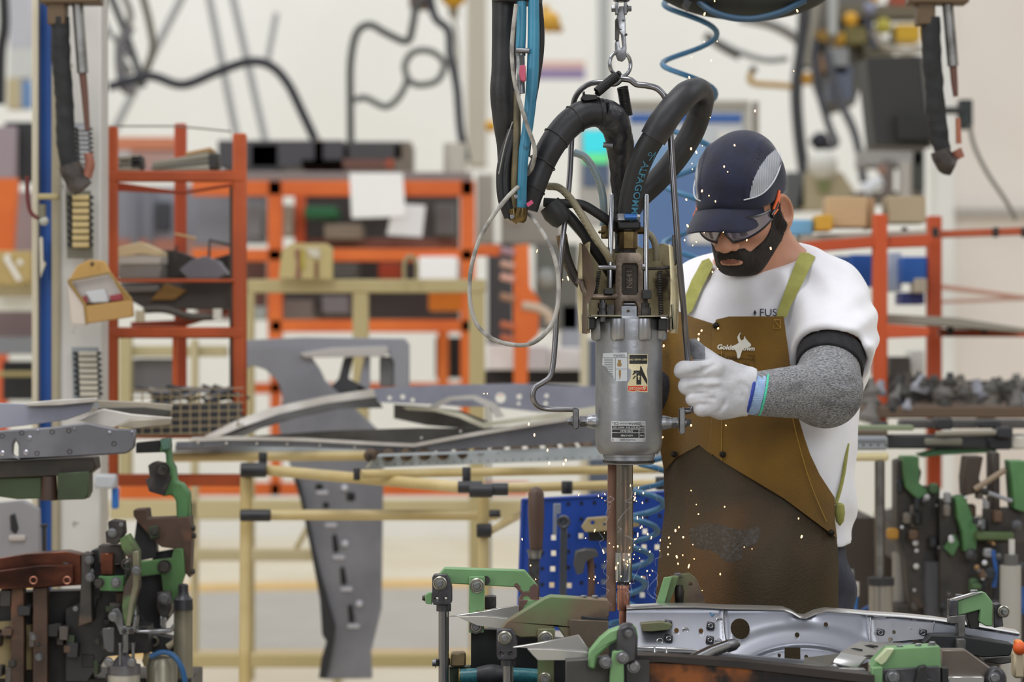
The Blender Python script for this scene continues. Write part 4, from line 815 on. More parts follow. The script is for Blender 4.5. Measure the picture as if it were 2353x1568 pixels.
    ears2 = -g2.ell(L(-.080, .002, -.040), (.016, .024, .035), HM)
    cran = smin(g2.ell(L(0, -.012, .010), (.0695, .097, .082), HM), g2.cap(neckA, L(0, -.05, -.09), .05), .03)
    SO('hair', g2, np.maximum(np.maximum(np.maximum(cran, hreg), earcut), ears2), mat('cropped_hair', '#241a15', '#4a3a30', 300, rough=.8, bump=.001, bscale=600), person, sm=1)

    # cap: crown shell, visor, mesh side panels
    NAVY = mat('navy_cloth', '#181b37', '#13162c', 30, rough=.85, bump=.0006, bscale=90, sheen=.15)
    GREYM = mat('grey_mesh', '#b9bcc4', '#a6a9b2', 40, rough=.8, wave=('X', 95, '#8c8f98', 0), bump=.0003, bscale=500)
    cap_ = T('cap', None, None, tuple(L(0, 0, .03)), parent=person, kind=None)
    cap_['label'] = 'navy cap with grey mesh side panels and short visor'
    g3 = G(ax((.28, .52, .0026)), ax((4.86, 5.11, .0026)), ax((1.56, 1.75, .0022)))
    px_, py_, pz_ = g3.X - HC[0], g3.Y - HC[1], g3.Z - HC[2]
    rr = px_ * r[0] + py_ * r[1] + pz_ * r[2]; ff = px_ * f[0] + py_ * f[1] + pz_ * f[2]; uu = px_ * u[0] + py_ * u[1] + pz_ * u[2]
    cro = g3.ell(L(0, -.010, .014), (.0760, .106, .0855), HM)
    cro = cro - .0022 * np.clip(1 - np.abs(np.abs(rr) - .040 - .12 * (uu - .02)) / .006, 0, 1) * (ff > -.07) * (uu > .035)      # panel seams
    cro = cro + .0022 * np.sin(ff * 75 + rr * 18) * np.clip((np.abs(rr) - .02) * 30, 0, 1) + .0020 * np.sin(uu * 130 + np.abs(rr) * 60) * np.clip(ff * 18, 0, 1) * np.clip((.06 - uu) * 30, 0, 1)
    lowp = (-.013 + .25 * ff) - uu
    crown = smax(smax(cro, lowp, .002), -(cro + .005), .001)
    PL = [(1785, 340), (1765, 357), (1745, 385), (1731, 415), (1724, 440), (1721, 455), (1738, 451), (1757, 440), (1775, 420), (1788, 395), (1794, 370), (1792, 350)]
    def onell(x, y, off=.0015, s=1):
        o_ = np.array((0, 0, H)); d_ = p(x, y, 5.0) - o_; d_ = d_ / np.linalg.norm(d_)
        c_ = L(0, -.010, .014); rad = np.array((.0760, .106, .0855)) + off
        q = np.array([np.dot(o_ - c_, a) for a in HM]) / rad; e_ = np.array([np.dot(d_, a) for a in HM]) / rad
        A_, B_, C_ = e_ @ e_, q @ e_, q @ q - 1; t = (-B_ - math.sqrt(max(B_ * B_ - A_ * C_, 0))) / A_
        w = o_ + d_ * t - HC
        return L(s * (w @ r), w @ f, w @ u)
    def panel(C):
        q = C - HC; a = np.abs(q @ r); q2 = HC + a[:, None] * r + (q @ f)[:, None] * f + (q @ u)[:, None] * u
        X_ = CX + q2[:, 0] / q2[:, 1] * F; Y_ = CY - (q2[:, 2] - H) / q2[:, 1] * F; ins = np.zeros(len(C), bool); j = len(PL) - 1
        for i in range(len(PL)):
            (x1, y1), (x2, y2) = PL[i], PL[j]
            ins ^= ((y1 > Y_) != (y2 > Y_)) & (X_ < (x2 - x1) * (Y_ - y1) / (y2 - y1 + 1e-9) + x1); j = i
        return (ins & ((q @ f) > -.07)).astype(int)
    SO('crown', g3, crown, NAVY, cap_, sm=1, mats=[NAVY, GREYM], mfn=panel)
    V = []; Fc = []; nu, nv = 28, 10
    for side in (0, 1):
        for i in range(nu + 1):
            a = -1 + 2 * i / nu
            for j in range(nv + 1):
                t = j / nv; rr_ = .0600 * a * (1 + .14 * t) - .009 * t
                f0 = -.010 + .104 * math.sqrt(max(0, 1 - (min(abs(.0600 * a), .075) / .076) ** 2)) - .004
                ln = .060 * (1 - abs(a) ** 5) ** .5 if abs(a) < 1 else 0
                ff_ = f0 + ln * t
                uu_ = .034 + .16 * (f0 - .06) - .034 * abs(a) ** 2 * (.5 + .5 * t) - t * t * .012 * (1 - .4 * abs(a)) - side * .0028
                V.append(L(rr_, ff_, uu_ - .014))
    n1 = (nu + 1) * (nv + 1)
    for i in range(nu):
        for j in range(nv):
            a = i * (nv + 1) + j; Fc.append((a, a + 1, a + nv + 2, a + nv + 1)); Fc.append((a + n1, a + n1 + nv + 1, a + n1 + nv + 2, a + n1 + 1))
    for i in range(nu):
        a = i * (nv + 1) + nv; Fc.append((a, a + n1, a + n1 + nv + 1, a + nv + 1)); a -= nv; Fc.append((a, a + nv + 1, a + n1 + nv + 1, a + n1))
    O('visor', [(V, Fc)], NAVY, cap_, angle=60)
    PIPE = mat('grey_piping', '#c3c5cc', rough=.6)
    for s in (-1, 1):
        pts = [(1709, 460), (1721, 457), (1738, 452), (1757, 441), (1775, 421), (1788, 396), (1795, 370), (1793, 350)]
        O('piping', [tube([onell(x, y, .001, s) for x, y in pts], .0013, seg=6)], PIPE, cap_)

    # safety glasses
    gl = T('safety_glasses', None, None, tuple(L(0, .08, -.02)), parent=person)
    gl['label'] = 'wraparound safety glasses with orange and black temples'
    LENS = mat('tinted_lens', '#8f8999', rough=.05, metal=.5, alpha=.78, coat=1)
    V = []; Fc = []; nu = 36; nv = 6
    for i in range(nu + 1):
        a = math.radians(-77 + 154 * i / nu); x = .0705 * math.sin(a); y = .028 + .084 * math.cos(a)
        notch = max(0, 1 - abs(x) / .013)
        lo_ = .004 -.036 * (1 - (abs(x) / .086) ** 3) * (1 - .72 * notch ** .7) - .004; hi_ = .010
        for j in range(nv + 1): 
            t = j / nv; V.append(L(x, y, lo_ + (hi_ - lo_) * t - .022 * (abs(x) / .0705) ** 2.6 * (.55 + .45 * t)))
    for i in range(nu):
        for j in range(nv): a = i * (nv + 1) + j; Fc.append((a, a + nv + 1, a + nv + 2, a + 1))
    ob = O('lens', [(V, Fc)], LENS, gl, fix=False)
    md = ob.modifiers.new('thick', 'SOLIDIFY'); md.thickness = .0018
    FR = mat('glasses_frame', '#131315', rough=.25); OR = mat('orange_plastic', '#e0602a', rough=.4)
    low = [Vector(V[i * (nv + 1)]) for i in range(nu + 1)]; top = [Vector(V[i * (nv + 1) + nv]) for i in range(nu + 1)]
    O('frame', [tube(low, .0014, seg=6, smooth=False), tube(top, .0022, seg=6, smooth=False)], FR, gl)
    for s in (-1, 1):
        a = [L(s * .0690, .050, -.020), L(s * .0715, .038, -.018), L(s * .0745, .020, -.010), L(s * .0745, .002, -.002)]
        O('temple', [tube(a[:3], [.0052, .0038, .003], seg=8)], FR, gl, label='black and orange glasses temple')
        O('temple_tip', [tube([q + (L(0, 0, .0035) - HC) for q in a[1:]], [.0022, .0026, .0026], seg=6), tube([q + (L(0, 0, -.0035) - HC) for q in a[1:]], [.0018, .0026, .0022], seg=6),
                         tube([a[1] + r * s * .004 + f * .012, a[1] + r * s * .006 - f * .006], .0012, seg=6)], OR, gl)

    # t-shirt
    WHITE = mat('white_cotton', '#e9e8ee', '#dcdbe2', 6, rough=.9, bump=.0012, bscale=26, sheen=.2)
    g = G(ax((.225, .68, .0042)), ax((4.80, 5.30, .0048)), ax((.86, 1.56, .0042)))
    t_ = body(g, .013)
    t_ = smin(t_, g.ell(p(1845, 1100, 5.06), (.068, .08, .18), TM), .06)
    t_ = smin(t_, g.cap(neckB, p(1765, 640, 5.07), .078, .075), .05)
    sl = smin(g.cap(shL, p(1910, 822, 4.925), .068, .074), g.cap(p(1925, 770, 5.0), p(1925, 850, 5.0), .060, .050), .03)
    sr = g.cap(shR, p(1500, 830, 5.16), .066, .066)
    armdir = (elL - shL) / np.linalg.norm(elL - shL)
    x_, y_, z_ = g.X, g.Y, g.Z
    # folds
    fold = .0075 * np.sin((x_ * .75 + z_ * .62) * 105 + 3 * np.sin(z_ * 16)) * np.exp(-(((x_ - .50) / .10) ** 2 + ((z_ - 1.42) / .09) ** 2))
    fold += .0055 * np.sin((x_ * .85 - z_ * .55) * 95 + 2 * np.sin(x_ * 25)) * np.exp(-(((x_ - .43) / .07) ** 2 + ((z_ - 1.43) / .06) ** 2))
    fold += .0085 * np.sin((x_ * .9 - z_ * .25) * 85 + 2 * np.sin(z_ * 22)) * np.exp(-(((x_ - .555) / .045) ** 2 + ((z_ - 1.34) / .12) ** 2))
    fold += .0075 * np.sin((z_ - x_ * .42) * 120) * np.exp(-(((x_ - .61) / .05) ** 2 + ((z_ - 1.37) / .06) ** 2))
    fold += .0065 * np.sin((z_ + x_ * .3) * 55 + 2 * np.sin(x_ * 40)) * np.clip((1.22 - z_) * 4, 0, 1)
    slc = smax(sl, g.plane(shL + armdir * .088, armdir), .010)
    slc = smin(slc, g.cap(p(1950, 780, 5.03), p(1950, 850, 5.04), .045, .028), .03)
    tt = smin(t_ + fold, slc + fold * .6, .035)
    tt = smin(tt, smax(sr, g.plane(p(1530, 885, 5.10), (-.2, -.3, -1)), .01), .03)
    tt = smax(tt, -(g.cap(shL + armdir * .09, elL, .060, .058)), .004)
    # neckline
    nA, nB, nC = p(1690, 662, 4.93), p(1842, 574, 5.06), p(1622, 602, 5.10)
    nn = np.cross(nB - nA, nC - nA); nn = nn / np.linalg.norm(nn); nn = nn if nn[2] > 0 else -nn
    ncap = g.cap(neckB, L(.0, -.035, -.05), .072, .070)
    tt = smin(tt, ncap, .03)
    tt = smax(tt, g.plane(nA, nn), .003)
    tt = smax(tt, -smax(ncap + .009, -g.plane(nA - nn * .006, nn), .002), .002)
    tt = np.maximum(tt, 1.018 - z_ + .02 * np.sin(x_ * 30))
    SO('t_shirt', g, tt, WHITE, person, sm=2, label='white short sleeved cotton t-shirt')
    # collar rib
    # arm sleeves and band
    KNIT = mat('grey_knit', '#a3a3a6', '#54545a', 330, rough=.95, lo=.35, hi=.65, bump=.0014, bscale=420, stretch=(.5, 1, 2.2), c3='#3a3938', s3=9, lo3=.60, hi3=.78)
    g = G(ax((.40, .66, .0034)), ax((4.66, 5.0, .0034)), ax((1.19, 1.42, .0034)))
    wr2 = p(1722, 906, 4.712)
    a = smin(smin(g.cap(shL, elL, .055, .053), g.cap(elL, wr2, .051, .0355), .03), g.ell(p(1895, 905, 4.87), (.054, .052, .05)), .03)
    a = a + .0018 * np.sin(np.sqrt((g.X - .57) ** 2 + (g.Z - 1.33) ** 2) * 210) * np.exp(-(((g.X - .56) / .035) ** 2 + ((g.Z - 1.28) / .03) ** 2))
    fa = (wr2 - elL) / np.linalg.norm(wr2 - elL)
    slv = smax(a, -g.plane(shL + armdir * .110, armdir), .003)
    slv = np.maximum(slv, g.plane(wr2, fa))
    arm_s = SO('arm_sleeve', g, slv, KNIT, person, sm=1, label='grey knitted cut-resistant arm sleeve on the near arm')
    bandd = np.maximum(np.maximum(a - .005, -g.plane(shL + armdir * .082, armdir)), g.plane(shL + armdir * .120, armdir))
    SO('sleeve_band', g, bandd, mat('black_elastic', '#19181b', '#222126', 90, rough=.9, bump=.0006, bscale=300), arm_s, sm=1)
    g = G(ax((.12, .36, .005)), ax((4.76, 5.18, .005)), ax((1.18, 1.42, .005)))
    a2 = smin(g.cap(shR, elR, .056, .050), g.cap(elR, wrR, .049, .034), .03)
    SO('arm_sleeve', g, np.maximum(a2, -g.plane(p(1530, 845, 5.02), (-.1, -.3, -1))), mat('dark_knit', '#3f4250', '#1d1f28', 330, rough=.95, bump=.001, bscale=400), person, sm=1, label='dark sleeve on the far arm')

    # glove on the near hand
    GL = mat('glove_leather', '#c9c9cf', '#b0b0b5', 16, rough=.75, bump=.0016, bscale=70, c3='#8d8a88', s3=22, lo3=.60, hi3=.75)
    GD = mat('glove_dark', '#6c6d73', '#8b8d94', 60, rough=.7, bump=.001, bscale=160)
    g = G(ax((.262, .424, .0017)), ax((4.625, 4.775, .0020)), ax((1.225, 1.375, .0017)))
    hand = None; fing = None
    FY = [(1640, 849, 1570, 851, .0148), (1640, 885, 1577, 888, .0140), (1647, 916, 1593, 917, .0125), (1655, 936, 1611, 940, .0125)]
    for x0, y0, x1, y1, r_ in FY:
        m_, q, t1, t2 = p(x0, y0, 4.672), p(x1, y1, 4.676), p(x1 + 3, y1 + 2, 4.712), p(x1 + 34, y1 + 3, 4.730)
        d = smin(g.cap(m_, q, r_ * 1.05, r_), smin(g.cap(q, t1, r_, r_ * .92), g.cap(t1, t2, r_ * .92, r_ * .8), .003), .003)
        fing = d if fing is None else smin(fing, d, .0022)
    back = None
    for k, (x0, y0, x1, y1, r_) in enumerate(FY):
        d = g.cap(p(x0, y0, 4.682), p(1722, 886 + k * 11, 4.715), .0205 - (.002 if k == 0 else 0), .026); back = d if back is None else smin(back, d, .016)
    back = smin(back, g.cap(p(1672, 868, 4.70), p(1722, 895, 4.72), .024, .030), .02)
    hand = smin(back, fing, .007)
    th1 = smin(g.cap(p(1668, 862, 4.715), p(1622, 830, 4.735), .023, .018), g.cap(p(1622, 830, 4.735), p(1594, 796, 4.738), .0165, .0125), .010)
    hand = smin(hand, th1, .008)
    hand = smax(hand, -g.cap(p(1572, 700, 4.70), p(1598, 1000, 4.70), .0088), .002)
    cr = lambda pts, rad: [smax_line for smax_line in ()]
    for pts, rad in ((((1560, 872), (1585, 866), (1606, 858)), .0022), (((1570, 908), (1590, 897), (1612, 892)), .0022), (((1590, 922), (1612, 916), (1640, 916)), .0015),
                     (((1606, 893), (1635, 893), (1665, 889)), .0014), (((1612, 862), (1618, 850), (1640, 838)), .0012), (((1650, 952), (1665, 930), (1680, 905)), .0012), (((1690, 944), (1705, 925), (1716, 900)), .0014)):
        for (xa, ya), (xb, yb) in zip(pts[:-1], pts[1:]):
            hand = smax(hand, -g.cap(p(xa, ya, 4.6575), p(xb, yb, 4.6575), rad * 2.4), .005)
    wp, wn_ = p(1728, 905, 4.715), (p(1728, 905, 4.715) - p(1660, 890, 4.70))
    wn_ = wn_ / np.linalg.norm(wn_)
    wtilt = wn_ + np.array([0, -.28, .0])
    wq = np.sin(g.X * 90 + 2.2 * np.sin(g.Z * 70)) + np.sin(g.Z * 130 + 2.5 * np.sin(g.X * 60)) ; hand = hand + .00045 * wq + .0005 * np.sin((g.X * .8 + g.Z) * 330 + 3 * np.sin(g.X * 110)) * np.clip((g.X - .355) * 30, 0, 1)
    hand = smax(hand, g.plane(wp, wtilt), .002)
    glove = SO('glove', g, hand, GL, person, sm=1, label='pale grey leather work glove gripping the handle bar', mats=[GL, GD],
               mfn=lambda C: ((C[:, 2] > W(0, 826, 4.7).z) & (C[:, 1] > 4.700) & (C[:, 0] < W(1622, 0, 4.7).x)).astype(int))
    g = G(ax((.38, .47, .002)), ax((4.65, 4.79, .002)), ax((1.21, 1.32, .002)))
    cuff = g.cap(p(1690, 903, 4.70), p(1770, 908, 4.735), .0345, .036)
    def slab(o0, o1): return np.maximum(np.maximum(cuff, -g.plane(wp + wn_ * o0, wtilt)), g.plane(wp + wn_ * o1, wtilt))
    SO('cuff', g, slab(-.001, .018), mat('cuff_knit', '#a9c4e6', '#86a3cc', 50, rough=.9, wave=('Z', 90, '#8fa9d0', 0), bump=.0006, bscale=300), glove, sm=1, label='pale blue ribbed cuff')
    SO('cuff_trim', g, np.maximum(np.maximum(cuff - .0014, -g.plane(wp + wn_ * -.006, wtilt)), g.plane(wp + wn_ * -.0005, wtilt)), mat('cuff_blue', '#2a3f97', rough=.8), glove, sm=1, label='dark blue cuff band')
    SO('cuff_hem', g, np.maximum(np.maximum(cuff - .001, -g.plane(wp + wn_ * .018, wtilt)), g.plane(wp + wn_ * .0225, wtilt)), mat('cuff_green', '#4fc7a4', rough=.8), glove, sm=1, label='mint green cuff hem')
    # far hand glove, holding the rear grip behind the gun
    g = G(ax((.13, .25, .004)), ax((4.79, 4.90, .004)), ax((1.24, 1.36, .004)))
    hb = g.cap(wrR, p(1425, 850, 4.85), .034, .036)
    for k in range(4): hb = smin(hb, g.cap(p(1420, 828 + 18 * k, 4.84), p(1398, 828 + 18 * k, 4.83), .013, .011), .006)
    SO('glove', g, hb, GL, person, sm=1, label='glove on the far hand behind the gun')

    # trousers and shoes
    TR = mat('trouser_cloth', '#3a3b48', '#2c2d38', 20, rough=.9, bump=.001, bscale=60)
    g = G(ax((.22, .66, .008)), ax((4.85, 5.30, .008)), ax((.05, 1.08, .01)))
    tr = np.maximum(body(g, .007), g.Z - 1.06)
    for h, k, a in legs: tr = smin(tr, g.cap(h, k, .095, .072), .03); tr = smin(tr, g.cap(k, a, .072, .062), .03)
    tr = tr + .004 * np.sin(g.Z * 60 + g.X * 30)
    SO('trousers', g, smax(tr, g.Z - 1.045 + 0 * g.X, .01), TR, person, sm=1)
    for h, k, a in legs:
        g = G(ax((a[0] - .12, a[0] + .08, .006)), ax((a[1] - .24, a[1] + .09, .006)), ax((-.01, .14, .006)))
        s_ = smin(g.cap((a[0], a[1], .09), (a[0], a[1] + .01, .05), .045, .045), g.cap((a[0], a[1], .045), (a[0] - .04, a[1] - .16, .035), .048, .042), .03)
        SO('work_shoe', g, smax(s_, -g.Z + 0.0 * g.X, .004), BLACK, person, sm=1)

    # leather apron: lower skirt, upper bib laid over the torso
    gt = G(ax((.20, .66, .006)), ax((4.80, 5.12, .005)), ax((.62, 1.56, .008)))
    bt = body(gt, .016)
    bt = smin(bt, gt.cap(neckB, p(1765, 640, 5.07), .078, .075), .05)
    bt = smin(bt, gt.cap(p(1740, 1330, 5.07), p(1740, 1600, 5.05), .15), .05)
    ins = np.broadcast_to(bt, gt.shape) < 0
    anyh = ins.any(1); first = gt.ys[ins.argmax(1)]
    dm = np.where(anyh, first, 5.055).astype(float)
    def blur(m, n_):
        for _ in range(n_):
            q = np.pad(m, 1, mode='edge'); m = (q[1:-1, 1:-1] * 2 + q[:-2, 1:-1] + q[2:, 1:-1] + q[1:-1, :-2] + q[1:-1, 2:]) / 6
        return m
    dm1 = blur(dm, 2); dm2 = np.minimum(blur(dm, 14), dm1 + .004)
    def samp(m, off, fold=0):
        def fn(x, z):
            i = min(max((x - .20) / .006, 0), m.shape[0] - 1.001); j = min(max((z - .62) / .008, 0), m.shape[1] - 1.001)
            a, b_ = int(i), int(j); s, t = i - a, j - b_
            v = (m[a, b_] * (1 - s) * (1 - t) + m[a + 1, b_] * s * (1 - t) + m[a, b_ + 1] * (1 - s) * t + m[a + 1, b_ + 1] * s * t)
            if fold: v += fold * (math.sin(x * 38 + z * 9) + .6 * math.sin(x * 71 - z * 22) + .5 * mnoise.noise(Vector((x * 9, 0, z * 6))) * 2)
            return v - off
        return fn
    LEA = mat('apron_leather', '#7e5a0e', '#523b0a', 7, rough=.85, bump=.0009, bscale=240, lo=.3, hi=.7, c3='#4a3212', s3=5, lo3=.52, hi3=.70, detail=8, sheen=.3)
    LEB = mat('apron_skirt_leather', '#40300f', '#2c200c', 7, rough=.6, bump=.0010, bscale=260, lo=.3, hi=.7, c3='#583a0e', s3=3.5, lo3=.52, hi3=.70, detail=8)
    SCUFF = mat('scuffed_leather', '#382a14', '#504c48', 200, rough=.5, lo=.45, hi=.75, bump=.0008, bscale=260)
    ap = T('leather_apron', None, None, tuple(p(1730, 1100, 4.92)), parent=person); ap['label'] = 'brown suede leather welding apron'
    YR = 4.93
    sk = [(1533, 1086), (1536, 1180), (1520, 1300), (1514, 1395), (1512, 1520), (1512, 1680), (1935, 1680), (1933, 1500), (1931, 1395), (1932, 1300), (1927, 1236), (1890, 1190), (1800, 1120), (1715, 1070), (1610, 1008), (1560, 1040)]
    O('apron_skirt', [sheet(sk, samp(dm2, .012, .0022), .003, step=11, Yref=YR)], LEB, ap, label='dark worn lower part')
    O('scuffed_area', [sheet(smooth2([(1590, 1222), (1640, 1205), (1700, 1218), (1745, 1212), (1738, 1245), (1708, 1262), (1700, 1285), (1668, 1290), (1640, 1268), (1600, 1262)], 4), samp(dm2, .0125, .0022), .0004, step=8, Yref=YR)], SCUFF, ap, label='grey worn shiny patch')
    bibL = [(1560, 748), (1566, 712), (1600, 728), (1650, 745), (1668, 748), (1660, 900), (1640, 1050), (1612, 1026), (1560, 1060), (1534, 1090), (1519, 1010), (1515, 960), (1517, 830), (1530, 775)]
    O('bib_panel', [sheet(bibL, samp(dm2, .016, .0016), .003, step=9, Yref=YR)], LEA, ap)
    bibR = [(1652, 734), (1680, 727), (1803, 727), (1812, 800), (1820, 870), (1832, 950), (1848, 1005), (1862, 1045), (1885, 1092), (1922, 1146), (1922, 1200), (1927, 1240), (1890, 1212), (1800, 1145), (1715, 1094), (1665, 1064), (1632, 1040), (1640, 960), (1640, 850), (1643, 760)]
    O('bib', [sheet(bibR, samp(dm2, .021, .0016), .003, step=9, Yref=YR)], LEA, ap)
    STW = mat('stitching', '#b08a3a', rough=.8)
    d3 = samp(dm2, .0228, .0016)
    def onap(x, y, off=0):
        w = W(x, y, YR); return Vector((w.x, d3(w.x, w.z) - off, w.z))
    for pts in (((1800, 860), (1830, 1000), (1862, 1110), (1900, 1200)), ((1660, 1060), (1662, 960), (1662, 870), (1663, 790)), ((1780, 735), (1795, 735), (1796, 755), (1779, 755), (1780, 735), (1796, 755))):
        O('seam', [tube([onap(*q) for q in pts], .0007, seg=5, smooth=len(pts) == 4)], STW, ap)
    for (x, y) in ((1651, 748), (1663, 1046), (1557, 1050), (1912, 1226)):
        O('snap', [tube([onap(x, y, -.002), onap(x, y, .003), onap(x, y, .0045)], [.0058, .0054, .003], seg=14, smooth=False)], mat('snap_metal', '#2d2926', rough=.4, metal=.8), ap)
    # printed emblem: bull's head, words, faint stamp
    PR = mat('white_print', '#e6e2d8', rough=.8); ST = mat('stamp_print', '#3c280d', rough=.9)
    def em(pts): 
        def dd(x, z): return d3(x, z) - .0008
        return sheet(pts, dd, .0005, step=4, Yref=YR)
    bull = [(1684, 797), (1695, 792), (1701, 788), (1699, 782), (1698, 775), (1702, 767), (1707, 764), (1703, 770), (1703, 777), (1707, 783), (1712, 780), (1714, 772), (1717, 779), (1723, 786), (1728, 791), (1728, 796), (1722, 799), (1715, 800), (1709, 805), (1706, 812), (1703, 822), (1699, 826), (1697, 822), (1696, 812), (1692, 803)]
    O('emblem', [em(bull)], PR, ap, label='white bull head emblem')
    sc_ = S(YR)
    def onw(cx, cy, ang=0):
        def fn(a, b_, c):
            x = cx + (a * math.cos(ang) - b_ * math.sin(ang)) / sc_; y = cy - (a * math.sin(ang) + b_ * math.cos(ang)) / sc_
            q = onap(x, y, .001); return (q.x, q.y - c, q.z)
        return fn
    O('emblem_lettering', [text_pieces('Golden', 15.5 * sc_, onw(1675, 799, -.05), .0002, bold=.0003, shear=.2), text_pieces('Brown', 15.5 * sc_, onw(1715, 801, -.05), .0002, bold=.0003, shear=.2)], PR, ap)
    st = [(1654, 815), (1735, 818), (1735, 819), (1655, 816.5)]
    O('stamp', [tube([onap(*q) for q in ((1654, 815), (1736, 818), (1736, 850), (1654, 848), (1654, 815))], .0005, seg=4, smooth=False),
                text_pieces('WELDAS', 13 * sc_, onw(1672, 823, -.04), .0002), text_pieces('Golden Brown', 6 * sc_, onw(1706, 825, -.04), .0002), text_pieces('CE', 9 * sc_, onw(1729, 826, -.04), .0002),
                text_pieces('EN ISO 11611:2015', 8 * sc_, onw(1692, 837, -.03), .0002)], ST, ap)
    # straps
    STR = mat('strap_webbing', '#b3b268', '#9b9a52', 40, rough=.9, wave=('Z', 300, '#8f8e4c', 0), bump=.0004, bscale=500)
    ds = samp(dm1, .010)
    O('strap', [sheet([(1786, 728), (1811, 729), (1822, 700), (1848, 652), (1870, 610), (1884, 588), (1868, 578), (1848, 578), (1836, 600), (1815, 648), (1796, 700)], samp(dm1, .0085), .0016, step=7, Yref=YR)], STR, ap)
    O('strap', [sheet([(1574, 705), (1590, 722), (1600, 712), (1620, 665), (1650, 605), (1642, 588), (1626, 594), (1600, 640), (1580, 690)], samp(dm1, .0095), .0016, step=7, Yref=YR)], STR, ap)
    O('waist_strap', [tube([p(1921, 1158, 4.965), p(1932, 1120, 4.97), p(1940, 1080, 4.985), p(1948, 1020, 5.0)], .0032, seg=8), lathez(p(1930, 1180, 4.962), [(-.022, .001), (-.014, .007), (0, .009), (.014, .008), (.018, .003)], 12)], STR, ap)
    # shirt print
    w_ = samp(dm1, .0095)
    def onsh(cx, cy):
        def fn(a, b_, c):
            v = W(cx + a / sc_, cy - b_ / sc_, YR); return (v.x, w_(v.x, v.z) - c - .0015, v.z)
        return fn
    O('shirt_print', [text_pieces('FUS', 25 * sc_, onsh(1769, 719), .0003, spacing=1.0), ([onsh(0, 0)(a * sc_, -b_ * sc_, c) for c in (0, .0004) for a, b_ in ((1739, 711), (1742.5, 718.5), (1739, 726), (1735.5, 718.5))], [(0, 1, 2, 3), (7, 6, 5, 4), (0, 4, 5, 1), (1, 5, 6, 2), (2, 6, 7, 3), (3, 7, 4, 0)])],
      mat('print_navy', '#2b2d44', rough=.8), person)
build_person()
# ================================================================ the hanging spot-welding gun
CAST = mat('cast_aluminium', '#a1a3a9', '#888a90', 10, rough=.34, metal=.85, bump=.0006, bscale=60, rvar=.15, c3='#66676b', s3=14, lo3=.64, hi3=.78, detail=6)
BRONZE = mat('brown_steel', '#7d6f62', '#5c5148', 22, rough=.38, metal=.75, bump=.0006, bscale=90)
BRASS = mat('brass', '#75633f', '#58482f', 50, rough=.35, metal=.9, bump=.0004, bscale=70)
COPPER = mat('copper', '#b58270', '#94604e', 25, rough=.32, metal=.7, rvar=.2)
COPB = mat('dull_copper_bar', '#8d7262', '#76594b', 14, rough=.5, metal=.6)
ROD = mat('grey_rod', '#8b8a8e', '#6e6d71', 12, rough=.3, metal=.9, stretch=(1, 1, .1))
GUARD = mat('cream_guard', '#d4c9a6', '#a89b7a', 14, rough=.6, bump=.0004, bscale=60, c3='#4a4036', s3=26, lo3=.58, hi3=.68)
GUARDB = mat('brown_guard', '#5d4a3a', '#372b22', 18, lo=.35, hi=.65, rough=.6, bump=.0005, bscale=60, stretch=(1, 1, .4))
TAPE = mat('black_tape', '#1d1d21', '#29292e', 12, rough=.5, bump=.0016, bscale=34, stretch=(1, 1, 1))
BHOSE = mat('black_hose', '#151517', '#1c1c1f', 16, rough=.55, bump=.0003, bscale=90)
YG = 4.70
